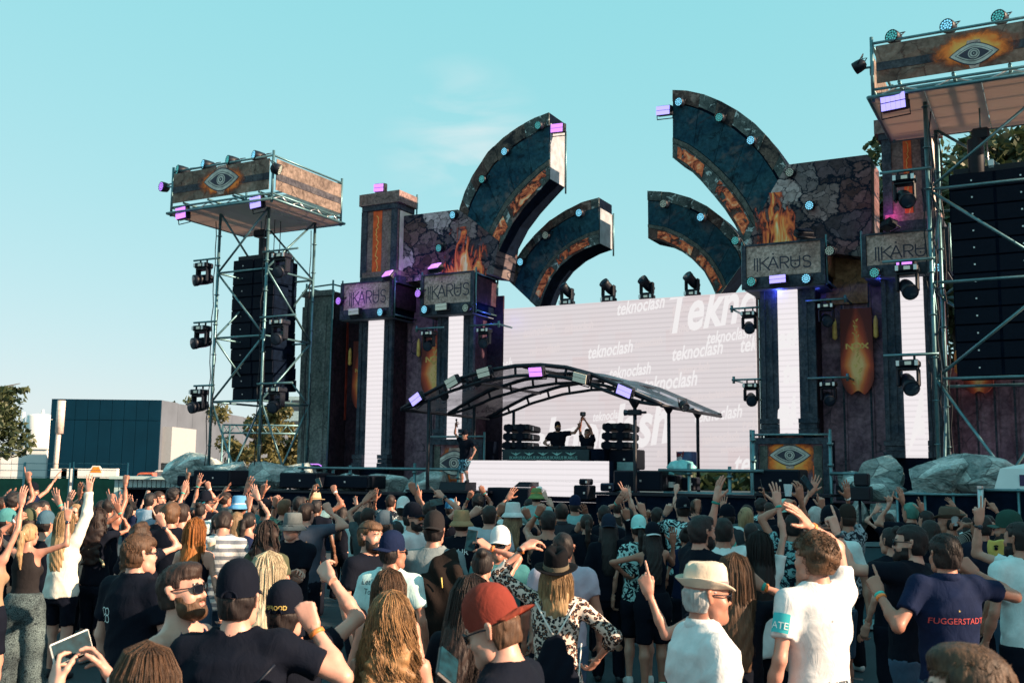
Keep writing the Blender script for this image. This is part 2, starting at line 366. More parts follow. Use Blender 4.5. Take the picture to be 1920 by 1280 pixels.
M_parp = emit('violet_par_cell', (0.5, 0.22, 1.0), 0.8)
# ---------------------------------------------------------------- ground
m, nt, b = new_mat('asphalt_ground'); v = coords(nt)
n1 = noise(nt, v, 0.35, 6, 0.6); n2 = noise(nt, v, 60, 3, 0.7)
c = ramp(nt, [(0.35, (0.012, 0.028, 0.042)), (0.7, (0.035, 0.055, 0.068))], n1.outputs[0]).outputs[0]
c = mixc(nt, c, ramp(nt, [(0.3, (0.5,) * 3), (0.75, (1.5,) * 3)], n2.outputs[0]).outputs[0], 0.8, 'MULTIPLY')
nt.links.new(c, b.inputs['Base Color']); b.inputs['Roughness'].default_value = 0.85; bump(nt, b, n2.outputs[0], 0.5, 0.01)
M_asph = m
g = MB(); g._add([(-900, -60, 0), (900, -60, 0), (900, 1500, 0), (-900, 1500, 0)], [(0, 1, 2, 3)]); g.build('ground', M_asph, kind='structure')
M_line = mat('worn_white_marking', (0.42, 0.44, 0.44), 0.8, 0, 0.5, 8)
g = MB()
for y, x0, x1, a in ((7.9, -6.0, -1.0, 0.02), (7.0, -5.4, 1.0, -0.03), (6.2, -5.0, 0.0, 0.02)):
 g._add([(x0, y, .004), (x1, y + a * (x1 - x0), .004), (x1, y + .022 + a * (x1 - x0), .004), (x0, y + .022, .004)], [(0, 1, 2, 3)])
g.build('ground_seam', M_line, kind='structure')
# litter and wood chips trampled into the ground
rs = np.random.RandomState(3); lit = MB()
for k in range(5200):
 if k % 2: x, y = rs.uniform(-1.6, 3.6), rs.uniform(5.6, 10.2)
 else: x, y = rs.uniform(-4, 4.5), rs.uniform(4.5, 11)
 if abs(x) > 0.52 * y: continue
 a = rs.uniform(0, 6.28); L = rs.uniform(.008, .035); W = rs.uniform(.004, .012); t = rs.uniform(-.006, .012)
 dx, dy = math.cos(a), math.sin(a)
 lit._add([(x - dx * L - dy * W, y - dy * L + dx * W, .005), (x - dx * L + dy * W, y - dy * L - dx * W, .006), (x + dx * L + dy * W, y + dy * L - dx * W, .008 + abs(t)), (x + dx * L - dy * W, y + dy * L + dx * W, .01)], [(0, 1, 2, 3)], mi=int(rs.rand() > .72))
lit.build('ground_litter', [mat('wood_chip', (0.13, 0.12, 0.10), 0.85, 0, .5, 20), mat('pale_chip', (0.33, 0.32, 0.29), 0.8, 0, .4, 20)], kind='stuff')
# ---------------------------------------------------------------- foliage
def leaf_mat(name, c1, c2, trans=0.25):
 m, nt, b = new_mat(name); gi = nt.nodes.new('ShaderNodeNewGeometry')
 r = ramp(nt, [(0.0, c1), (1.0, c2)], gi.outputs['Random Per Island']); nt.links.new(r.outputs[0], b.inputs['Base Color'])
 b.inputs['Roughness'].default_value = 0.55
 tr = nt.nodes.new('ShaderNodeBsdfTranslucent'); nt.links.new(r.outputs[0], tr.inputs[0]); mx = nt.nodes.new('ShaderNodeMixShader'); mx.inputs[0].default_value = trans
 o = nt.nodes['Material Output']; nt.links.new(b.outputs[0], mx.inputs[1]); nt.links.new(tr.outputs[0], mx.inputs[2]); nt.links.new(mx.outputs[0], o.inputs[0]); return m
M_leaf = leaf_mat('dark_leaves', (0.018, 0.034, 0.018), (0.075, 0.095, 0.035))
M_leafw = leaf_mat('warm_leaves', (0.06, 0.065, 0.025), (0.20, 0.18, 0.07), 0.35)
M_bark = mat('bark', (0.06, 0.05, 0.042), 0.9, 0, 0.4, 12, 0.6, 25)
def tree(p, height, radius, label, group, seed, trunk_h=None, leaves=5200, mleaf=None, leaf=0.16, squash=0.8, nb=9):
 rs = np.random.RandomState(seed); t = thing('tree', label, 'tree', p, group, stage=False)
 ORG[t.name] = (0, 0, 0); th = trunk_h or height * .35
 b = MB(); tip = Vector((rs.uniform(-.3, .3), rs.uniform(-.3, .3), height * .8))
 b.path([(0, 0, -.1), (0.05, 0, th * .5), tip * .5 + Vector((0, 0, th * .2)), tip], height * .028, 8, [1.25, 1, .7, .2])
 cl = []
 for k in range(nb):
  a = k * 2.4 + rs.uniform(-.4, .4); z0 = th * rs.uniform(.8, 1.2) + (height * .45) * k / nb
  rr = radius * rs.uniform(.45, .85) * (1 - .35 * k / nb); e = Vector((math.cos(a) * rr, math.sin(a) * rr, z0 + height * rs.uniform(.08, .26)))
  b.path([(0.03, 0, z0), Vector((0, 0, z0)).lerp(e, .5) + Vector((0, 0, .2)), e], height * .011, 5, [1, .7, .25]); cl.append(e)
 b.build('trunk', M_bark, t)
 cen = cl + [tip] + [Vector((rs.normal(0, radius * .42), rs.normal(0, radius * .42), th + (height - th) * rs.uniform(.15, .95))) for _ in range(nb * 2)]
 nper = leaves // len(cen); P = []
 for c_ in cen:
  cr_ = radius * rs.uniform(.22, .42)
  q = rs.normal(0, 1, (nper, 3)); q /= np.linalg.norm(q, axis=1)[:, None]; q *= (rs.rand(nper, 1) ** .45) * cr_; q[:, 2] *= squash
  P.append(q + np.array(c_))
 P = np.concatenate(P); P = P[(P[:, 2] > th * .6) & (P[:, 2] < height * 1.02)]
 n = len(P); d1 = rs.normal(0, 1, (n, 3)); d1 /= np.linalg.norm(d1, axis=1)[:, None]; d2 = np.cross(d1, rs.normal(0, 1, (n, 3))); d2 /= np.linalg.norm(d2, axis=1)[:, None]
 s1 = (leaf * rs.uniform(.6, 1.3, (n, 1))); V = np.stack([P - d1 * s1, P - d2 * s1 * .5, P + d1 * s1, P + d2 * s1 * .5], 1).reshape(-1, 3)
 me = bpy.data.meshes.new('crown'); me.from_pydata(V.tolist(), [], np.arange(4 * n).reshape(-1, 4).tolist()); me.materials.append(mleaf or M_leaf)
 link(bpy.data.objects.new('crown', me), t); return t
# ---------------------------------------------------------------- background, left
tree((-25.4, 50, 0), 5.9, 2.7, 'leafy young tree with drooping crown beside the white silo', 'trees behind the festival ground', 11, 2.6, 5200, M_leaf, .17)
tree((-15.0, 62, 0), 6.2, 1.9, 'rounded sunlit tree seen through the legs of the speaker tower', 'trees behind the festival ground', 12, 1.0, 6000, M_leafw, .17)
tree((-12.9, 64, 0), 5.4, 1.6, 'lower bushy tree between speaker tower and grey pillar', 'trees behind the festival ground', 13, .8, 5000, M_leafw, .17)
tree((-28.0, 88, 0), 8.5, 2.0, 'slender dark tree between the silo and the young tree', 'trees behind the festival ground', 14, 2, 1500, M_leaf, .22)
# big trees behind the right of the stage
for k, (px, py, d, rad, lab) in enumerate([(1645, 262, 46, 3.0, 'sunlit tree top showing above the rubble block'), (1790, 262, 47, 4.2, 'tall tree behind the right speaker tower beside the pillar'),
           (1880, 222, 42, 4.6, 'tall dark tree at the right edge under the tower canopy'), (1990, 210, 45, 5.0, 'tall dark tree furthest right behind the speaker stack')]):
 q = at(px, py, d); tree((q[0], q[1], 0), q[2], rad, lab, 'tall trees behind the stage', 20 + k, q[2] * .3, 9000, M_leaf, .24, .9, 12)
# corrugated hall
def clad(name, c, period=1.0, rough=0.7):
 m, nt, b = new_mat(name); v = coords(nt); n = noise(nt, v, .6, 3)
 r = ramp(nt, [(.3, tuple(k * .88 for k in c)), (.7, tuple(k * 1.1 for k in c))], n.outputs[0]); nt.links.new(r.outputs[0], b.inputs['Base Color']); b.inputs['Roughness'].default_value = rough; b.inputs['Specular IOR Level'].default_value = .1; return m
M_hall = clad('dark_green_cladding', (0.001, 0.024, 0.048)); M_grey = clad('light_grey_cladding', (0.11, 0.13, 0.165)); M_pale = clad('white_cladding', (0.72, 0.72, 0.72))
M_win = mat('window_glass', (0.03, 0.04, 0.05), 0.06, 0, .2)
D0 = 75.0; a0 = at(97, 747, D0); a1 = at(303, 745, D0); hh = a0[2]
hall = thing('industrial_hall', 'dark green clad hall with light grey side wall and one big window box', 'building', (a1[0], a1[1], 0), stage=False)
L = a1[0] - a0[0]; ORG[hall.name] = (0, 0, 0)
np_ = 9; pw = L / np_
for k in range(np_):
 x0 = -L + k * pw
 for (z0, z1) in ((0.0, hh * .13), (hh * .13, hh * .79), (hh * .79, hh)):
  MB().box((x0 + pw / 2, 0.15, (z0 + z1) / 2), (pw - .03, .3, z1 - z0 - .03)).build('cladding_panel', M_hall, hall)
MB().box((-L / 2, .55, hh / 2), (L - .1, .5, hh - .05)).build('wall_core', M_blackm, hall)
back = at(585, 850, 118); sdx, sdy = back[0] - a1[0], back[1] - a1[1]; sl_ = math.hypot(sdx, sdy); ang = math.atan2(sdy, sdx)
Mr = Matrix.Rotation(ang, 4, 'Z')
for k in range(14):
 s0 = k * sl_ / 14; zt = hh * (1 - .08 * (k + .5) / 14); p = Mr @ Vector((s0 + sl_ / 28 + .1, .15, 0))
 MB().box((p.x, p.y, zt / 2), (sl_ / 14 - .04, .3, zt), Mr.to_3x3()).build('side_panel', M_grey, hall)
wb = MB(); p = Mr @ Vector((2.9, -.35, 0)); zt = hh * .69
wb.box((p.x, p.y, zt - 1.0), (4.8, .7, 2.6), Mr.to_3x3()); wb.build('window_box', mat('window_box_panel', (.34, .35, .37), .6, 0, .05), hall)
for k in range(4):
 p = Mr @ Vector((1.1 + k * 1.2, -.36, 0)); MB().box((p.x, p.y, zt - 3.2), (1.1, .6, 1.8), Mr.to_3x3()).build('window_pane', M_win, hall)
p = Mr @ Vector((2.9, -.35, 0)); MB().box((p.x, p.y, zt - 4.25), (4.8, .7, .3), Mr.to_3x3()).build('sill', M_pale, hall)
p = Mr @ Vector((3.2, -.2, 0)); MB().box((p.x, p.y, 1.1), (4.6, .3, 2.2), Mr.to_3x3()).build('door', M_blackm, hall)
q = at(115, 752, D0 - 4); fl = thing('flue_pipe', 'thin pale chimney pipe standing in front of the dark hall', 'pipe', (q[0], q[1], 0), stage=False); ORG[fl.name] = (0, 0, 0)
MB().tube((-.15, 0, 0), (0, 0, q[2]), .17, 10).build('pipe', mat('pinkish_pipe', (.62, .50, .45), .5), fl); MB().tube((0, 0, q[2] - 2.2), (0.02, 0, q[2] + .05), .27, 10).build('pipe_sleeve', mat('pinkish_pipe', (.62, .5, .45)), fl)
# silo and white sheds
d = 82; q0 = at(57, 780, d); q1 = at(57, 846, d); si = thing('silo', 'pale round steel silo standing on the white shed', 'silo', (q0[0] + .8, d, 0), stage=False); ORG[si.name] = (0, 0, 0)
MB().lathe([(0.01, q0[2] + .25), (.9, q0[2] + .1), (1.0, q0[2]), (1.0, q1[2]), (.5, q1[2] - .6)], 20).build('tank', M_pale, si)
MB().tube((-1.15, -.4, q1[2] - .3), (-1.15, -.4, q0[2] + .3), .12, 8).build('filler_pipe', M_pale, si); MB().tube((.3, -.3, q0[2] + .2), (.3, -.3, q0[2] + .5), .12, 8).build('vent', M_pale, si)
MB().box((0, 0, (q1[2] - .6) / 2), (1.0, 1.0, q1[2] - .6)).build('support', M_pale, si)
q0 = at(46, 842, 80); q1 = at(98, 842, 80)
sh = thing('white_shed', 'plain white shed below the silo', 'building', ((q0[0] + q1[0]) / 2, 80, 0), stage=False); ORG[sh.name] = (0, 0, 0)
MB().box((0, -.2, q0[2] / 2), (q1[0] - q0[0], 1.4, q0[2])).build('wall', M_pale, sh); MB().box((0, -.2, q0[2] + .06), (q1[0] - q0[0] + .2, 1.6, .12)).build('roof', M_white, sh)
q0 = at(-60, 846, 86); q1 = at(46, 846, 86); sh = thing('white_hall', 'low white hall at the left edge behind the young tree', 'building', ((q0[0] + q1[0]) / 2, 90, 0), stage=False); ORG[sh.name] = (0, 0, 0)
for k in range(5): MB().box(((k - 2) * (q1[0] - q0[0]) / 5, -.2, q0[2] / 2), ((q1[0] - q0[0]) / 5 - .05, 4, q0[2])).build('wall_panel', M_pale, sh)
MB().box((0, -.2, q0[2] + .08), (q1[0] - q0[0] + .3, 4.3, .16)).build('roof', M_grey, sh)
# distant glass office
q0 = at(508, 742, 130); q1 = at(600, 742, 130); of = thing('office_block', 'distant glass office block behind the grey pillar', 'building', ((q0[0] + q1[0]) / 2, 132, 0), stage=False); ORG[of.name] = (0, 0, 0)
ow = q1[0] - q0[0]; MB().box((0, 0, q0[2] / 2), (ow, 3, q0[2])).build('wall', mat('blue_grey_wall', (.25, .36, .40), .4), of)
for i in range(4):
 for k in range(5): MB().box(((k - 2) * ow / 5, -1.52, q0[2] - 1.1 - i * 2.6), (ow / 5 - .25, .1, 1.3)).build('window', M_win, of)
# far hedge line so that the horizon is not bare
rs = np.random.RandomState(5); n = 26000
P = np.stack([rs.uniform(-150, 190, n), rs.uniform(150, 170, n), rs.rand(n) ** .7 * (3.2 + 1.5 * np.sin(rs.uniform(-150, 150, n)))], 1); P[:, 2] = np.abs(P[:, 2]) * (0.75 + .25 * np.sin(P[:, 0] * .21) + .15 * np.sin(P[:, 0] * .57))
d1 = rs.normal(0, .5, (n, 3)); d2 = rs.normal(0, .5, (n, 3)); V = np.stack([P - d1, P - d2, P + d1, P + d2], 1).reshape(-1, 3); V[:, 2] = np.maximum(V[:, 2], -.02)
me = bpy.data.meshes.new('far_treeline'); me.from_pydata(V.tolist(), [], np.arange(4 * n).reshape(-1, 4).tolist()); me.materials.append(M_leaf)
o = bpy.data.objects.new('far_treeline', me); COL.objects.link(o); o['kind'] = 'stuff'
# row of unseen trees added at the right, shading the middle of the crowd
for k, (x, y, h, rad) in enumerate([(17.0, 4.0, 10.4, 3.3), (17.5, 8.2, 10.6, 3.3), (18.5, 12.4, 10.6, 3.4), (20.0, 16.8, 11.2, 3.6), (19.3, 6.0, 11.0, 3.2)]):
 tree((x, y, 0), h, rad, ['first', 'second', 'third', 'fourth', 'fifth'][k] + ' unseen leafy tree of the row added at right to shade the crowd', 'unseen shade trees added at the right', 40 + k, 2.0, 7500, M_leaf, .36, .95, 14)
# ================================================================ STAGE
def box_abs(u0, u1, v0, v1, z0, z1): return ((u0 + u1) / 2, (v0 + v1) / 2, (z0 + z1) / 2), (abs(u1 - u0), abs(v1 - v0), abs(z1 - z0))
def part_box(name, m, parent, u0, u1, v0, v1, z0, z1, bev=0.0, label=None):
 c, d = box_abs(u0, u1, v0, v1, z0, z1); return MB().box(c, d, bev=bev).build(name, m, parent, label=label)
DECK = 1.62
# ---- stage deck, skirt
deck = thing('stage_deck', 'black stage deck with dark skirt below the screens', 'stage', (4.2, 1.0, 0)); deck['kind'] = 'structure'
for k in range(12):
 u0 = -6.0 + k * 1.72; part_box('deck_panel', M_blackm, deck, u0, u0 + 1.70, -1.4, 8, DECK - .12, DECK)
 part_box('skirt_panel', M_blackm, deck, u0, u0 + 1.70, -1.36, -1.30, 0, DECK - .13)
# ---- main LED wall
uL, zT = SP(943, 580, 3.5); uR, _ = SP(1415, 545, 3.5); _, zB = SP(1300, 884, 3.5); zT = (zT + SP(1415, 545, 3.5)[1]) / 2
led = thing('led_wall', 'big pinkish white LED wall with teknoclash lettering at stage centre', 'screen', ((uL + uR) / 2, 3.5, zB))
nx, nz_ = 10, 6
for i in range(nx):
 for j in range(nz_):
  du, dz = (uR - uL) / nx, (zT - zB) / nz_
  part_box('led_panel', M_led, led, uL + i * du + .002, uL + (i + 1) * du - .002, 3.5, 3.62, zB + j * dz + .002, zB + (j + 1) * dz - .002)
part_box('back_frame', M_black, led, uL, uR, 3.63, 3.9, zB, zT)
def tek(txt, px, py, wpx, m=M_ledtxt, par=led, v=3.5, shear=.32, off=.0, slope=R(6), vmin=None, vmax=None, zmin=None, zmax=None):
 """slanted lettering on a screen, centred on the photo point, wpx wide in the photo; clipped to the screen edge"""
 u, z = SP(px, py, v); u2, _ = SP(px + wpx, py, v); Wd = u2 - u
 V, F = text_polys(txt, 1.0, shear, off, .002); ex = V[:, 0].max() - V[:, 0].min(); k = Wd / ex
 V = V * k; V[:, 1] *= 1.6; V[:, 1] -= (V[:, 1].max() + V[:, 1].min()) / 2
 cs, sn = math.cos(slope), math.sin(slope)
 X = u + V[:, 0] * cs - V[:, 1] * sn * .2; Z = z + V[:, 0] * sn + V[:, 1] * cs
 if vmin is not None: X = np.clip(X, vmin, vmax)
 if zmin is not None: Z = np.clip(Z, zmin, zmax)
 b = MB(); b._add(np.stack([X, np.full(len(X), v - .006) - V[:, 2], Z], 1), F); b.build('led_lettering', m, par)
kw = dict(vmin=uL + .02, vmax=uR - .02, zmin=zB + .02, zmax=zT - .02)
for (px, py, wd, mm) in [(1143, 655, 86, M_ledtxt), (1215, 642, 52, M_ledtx2), (1306, 657, 98, M_ledtxt), (1366, 628, 86, M_ledtxt), (1180, 695, 80, M_ledtxt), (1255, 715, 104, M_ledtxt),
       (1320, 742, 52, M_ledtx2), (1200, 572, 92, M_ledtxt), (1345, 775, 92, M_ledtxt), (1140, 778, 60, M_ledtxt), (1300, 690, 60, M_ledtx2), (925, 686, 70, M_ledtxt)]:
 tek('teknoclash', px, py, wd, mm, off=.02, **kw)
tek('Teknoc', 1345, 572, 215, off=.025, **kw); tek('teknoclash', 1105, 812, 310, off=.03, slope=R(9), **kw); tek('tek', 1398, 868, 52, off=.02, **kw); tek('tek', 1402, 645, 34, off=.02, **kw); tek('tek', 1404, 795, 30, M_ledtx2, **kw)
for (px, py, wd) in [(1010, 620, 60), (1085, 612, 54), (1290, 612, 74), (1392, 690, 40), (1350, 820, 70), (1262, 845, 64), (1020, 655, 58), (1225, 760, 66), (1375, 840, 50), (1290, 575, 60), (1100, 700, 52), (1372, 735, 56)]: tek('teknoclash', px, py, wd, M_ledtx2, off=.02, **kw)
# ---- IKARUS logo
def ikarus(parent, v, pts, m=M_ink):
 """logo strokes; pts = photo pixels of the lower-left and lower-right end and the upper-left of the word"""
 (u0, z0), (u1, z1), (u2, z2) = [SP(*p, v) for p in pts]; Wd = u1 - u0; Hh = z2 - z0; sl = (z1 - z0)
 f = lambda x, y: (u0 + x * Wd / 10.6, z0 + sl * x / 10.6 + y * Hh)
 arc = lambda cx, cy, rx, ry, a0, a1, n=9: [(cx + rx * math.cos(R(a0 + (a1 - a0) * i / n)), cy + ry * math.sin(R(a0 + (a1 - a0) * i / n))) for i in range(n + 1)]
 P = [[(0.1, -.12), (0.1, .95)], [(0.62, -.22), (0.62, .95)], [(1.14, -.12), (1.14, .95)], [(2.75, 1.0), (1.35, .48)], [(1.5, .55), (2.9, -.12)],
   [(2.6, 0), (3.6, 1.02)], [(3.6, 1.02), (4.5, 0)], [(3.05, .36), (4.2, .36)], [(4.9, 0), (4.9, 1)], [(4.9, 1)] + arc(5.7, .74, .75, .26, 90, -90) + [(5.0, .48)], [(5.6, .48), (6.4, 0)],
   [(6.85, 1), (6.85, .35)] + arc(7.65, .34, .8, .34, 180, 360) + [(8.45, .35), (8.45, 1)], [(6.85, .62), (8.45, .62)],
   [(10.4, .84)] + arc(9.75, .76, .68, .24, 30, 270, 8) + arc(9.75, .26, .7, .26, 90, -150, 8)]
 # strokes are measured in logo units, so draw each as a thin quad strip
 b = MB(); tw = Wd / 10.6 * .24; yy = v - .006
 for pl in P:
  for p, q in zip(pl[:-1], pl[1:]):
   a = np.array(f(*p)); c = np.array(f(*q)); d_ = c - a; L_ = np.linalg.norm(d_)
   if L_ < 1e-6: continue
   d_ /= L_; nn = np.array([-d_[1], d_[0]]) * tw / 2; e = d_ * tw * .25; yy -= .00004
   b.prism([tuple(a - e + nn), tuple(a - e - nn), tuple(c + e - nn), tuple(c + e + nn)], yy, v)
 for (x, y) in ((3.6, 1.28), (7.65, .34)):
  cx, cz = f(x, y); r_ = Wd * .016; yy -= .0001
  b.prism([(cx + r_ * math.cos(R(a)), cz + r_ * math.sin(R(a))) for a in range(0, 360, 45)], yy, v)
 return b.build('logo', m, parent)
# ---- box + LED column
def sign_box(label, v, px, logo, side_to, depth, warm=False):
 """header box over a column; px: photo corner pixels TL, BL, TR"""
 (u0, zt), (_, zb), (u1, zt2) = [SP(*p, v) for p in px]; zt = (zt + zt2) / 2
 t = thing('sign_box', label, 'sign box', ((u0 + u1) / 2, v, zb)); H = zt - zb
 part_box('core', M_blackm, t, u0 + .05, u1 - .05, v + .06, v + depth - .06, zb + .05, zt - .03)
 part_box('logo_panel', M_stone, t, u0 + .12, u1 - .12, v + .012, v + .05, zb + H * .26, zt - .05)
 part_box('lower_band', M_frame, t, u0 + .04, u1 - .04, v - .03, v + .05, zb, zb + H * .25)
 part_box('top_trim', M_frame, t, u0, u1, v - .03, v + .05, zt - .05, zt)
 for a, c_ in ((u0, u0 + .11), (u1 - .11, u1)): part_box('side_trim', M_frame, t, a, c_, v - .04, v + .05, zb, zt - .051)
 for s_, uu in ((-1, u0), (1, u1)):
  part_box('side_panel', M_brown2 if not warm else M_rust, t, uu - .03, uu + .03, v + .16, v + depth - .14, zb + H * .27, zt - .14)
  for vv in (v + .06, v + depth - .1): MB().tube((uu + s_ * .02, vv + .04, zb), (uu + s_ * .02, vv + .04, zt + .12), .03, 8).build('post', M_steel, t)
  for zz in (zb + .08, zt - .06): MB().tube((uu + s_ * .035, v + .1, zz), (uu + s_ * .035, v + depth - .06, zz), .026, 8).build('rail', M_steel, t)
 part_box('soffit', M_grey, t, u0 + .05, u1 - .05, v + .02, v + depth - .1, zb - .03, zb - .003)
 ikarus(t, v + .012, logo)
 return t, u0, u1, zb, zt
def led_column(label, v, u0, u1, zt, pxs, pxb, wframe, zbase=DECK):
 """dark framed pillar with a white LED strip; pxs = strip top pixels (l, r), pxb = bottom pixel"""
 a, _ = SP(*pxs[0], v); c_, _ = SP(*pxs[1], v); _, zb = SP(*pxb, v)
 t = thing('led_pillar', label, 'pillar', ((u0 + u1) / 2, v, zbase))
 part_box('core', M_blackm, t, a - wframe + .08, c_ + wframe - .08, v + .12, v + .9, zbase, zt)
 n = 10
 for k in range(n):
  z0, z1 = zb + (zt - zb) * k / n, zb + (zt - zb) * (k + 1) / n
  part_box('led_panel', M_ledw, t, a, c_, v + .02, v + .10, z0 + .002, z1 - .002)
 for s_, (x0, x1) in ((-1, (a - wframe, a)), (1, (c_, c_ + wframe))):
  part_box('pillar_face', M_frame, t, x0 + .01, x1 - .01, v + .05, v + .12, zb + .45, zt)
  xo = x0 if s_ < 0 else x1
  part_box('moulding', M_frame, t, xo - .06, xo + .06, v, v + .14, zb + .45, zt); xm = x1 if s_ < 0 else x0
  part_box('moulding', M_frame, t, (x0 + x1) / 2 - .045, (x0 + x1) / 2 + .045, v + .02, v + .1, zb + .62, zt - .25)
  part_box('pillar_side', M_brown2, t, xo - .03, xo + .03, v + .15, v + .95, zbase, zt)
  for (q0, q1, ex) in ((0, .16, .10), (.17, .30, .06), (.31, .44, .09)):
   part_box('base_moulding', M_frame, t, x0 - (ex if s_ < 0 else 0), x1 + (ex if s_ > 0 else 0), v - .06 - ex, v + .15, zb + q0, zb + q1)
 return t
V1 = 2.0
SB = {}
SB['ol'] = sign_box('outer left IKARUS sign box lit violet on its left end, beside the speaker tower', V1, [(640, 535), (640, 600), (737, 520)], [(655, 571), (724, 566), (655, 548)], 1, 1.6)
SB['il'] = sign_box('inner left IKARUS sign box directly below the printed fire, beside the LED wall', V1, [(790, 515), (790, 592), (889, 508)], [(802, 559), (880, 552), (802, 537)], 1, 1.6)
SB['ir'] = sign_box('inner right IKARUS sign box below the fire at the right end of the LED wall', V1, [(1391, 462), (1391, 543), (1546, 445)], [(1414, 505), (1522, 500), (1414, 484)], -1, 1.6, True)
SB['or'] = sign_box('outer right IKARUS sign box crossed by the right tower pole', V1, [(1615, 437), (1615, 520), (1778, 428)], [(1641, 485), (1760, 478), (1641, 463)], -1, 1.6)
led_column('narrow LED pillar furthest left on the stage, no lettering', V1 + .35, SB['ol'][1], SB['ol'][2], SB['ol'][3], [(690, 620), (718, 620)], (697, 877), .32)
led_column('LED pillar left of the LED wall behind the clear canopy', V1 + .35, SB['il'][1], SB['il'][2], SB['il'][3], [(841, 600), (867, 600)], (853, 830), .36)
c3 = led_column('LED pillar between the LED wall and the gold and red right banner', V1 + .35, SB['ir'][1], SB['ir'][2], SB['ir'][3], [(1458, 600), (1495, 600)], (1476, 815), .42)
c4 = led_column('LED pillar right of the red banner with a big slanted letter', V1 + .35, SB['or'][1], SB['or'][2], SB['or'][3], [(1690, 620), (1733, 620)], (1716, 858), .42)
for (par, px, py, wd, txt) in ((c3, 1476, 770, 60, 'ek'), (c3, 1478, 632, 46, 'ash'), (c3, 1480, 700, 30, 'te'), (c4, 1716, 785, 95, 'A')):
 a, _ = SP(px - 18, py, V1 + .37); c_, _ = SP(px + 17, py, V1 + .37)
 tek(txt, px, py, wd, M_ledtxt, par, V1 + .37, off=.04, vmin=a, vmax=c_)
# ---- rear walls with banners
def wall(label, v, pts, m=M_brown, ribs=()):
 P = [SP(*p, v) for p in pts]; u0 = min(p[0] for p in P); u1 = max(p[0] for p in P); zt = max(p[1] for p in P); zb = DECK
 t = thing('scenery_wall', label, 'stage wall', ((u0 + u1) / 2, v, zb))
 part_box('wall_panel', m, t, u0, u1, v, v + .08, zb, zt)
 for r_ in ribs:
  uu = u0 + (u1 - u0) * r_; part_box('rib', m, t, uu - .07, uu + .07, v - .06, v - .001, zb + .4, zt - .3)
  part_box('rib', M_frame, t, uu - .025, uu + .025, v - .09, v - .061, zb + .5, zt - .4)
 part_box('plinth', M_frame, t, u0 - .02, u1 + .02, v - .14, v - .002, zb, zb + .38)
 return t
W1 = wall('brown panelled wall behind the red NOX banner right of the stage', 3.4, [(1530, 470), (1700, 860)], M_brown, (.3, .62, .94))
wall('dark brown wall behind the NOX banner left of the stage', 3.4, [(712, 560), (846, 860)], M_brown, (.3, .75))
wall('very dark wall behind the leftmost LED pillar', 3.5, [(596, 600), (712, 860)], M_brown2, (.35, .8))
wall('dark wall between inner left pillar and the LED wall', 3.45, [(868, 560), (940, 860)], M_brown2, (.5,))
wall('violet lit brown wall behind the right speaker tower', 3.4, [(1760, 690), (2060, 880)], M_brown, (.12, .25, .37, .5, .75))
part_box('upper_panel', M_rust, W1, SP(1548, 480, 3.3)[0], SP(1625, 480, 3.3)[0], 3.25, 3.33, SP(1590, 570, 3.3)[1], SP(1590, 470, 3.3)[1])
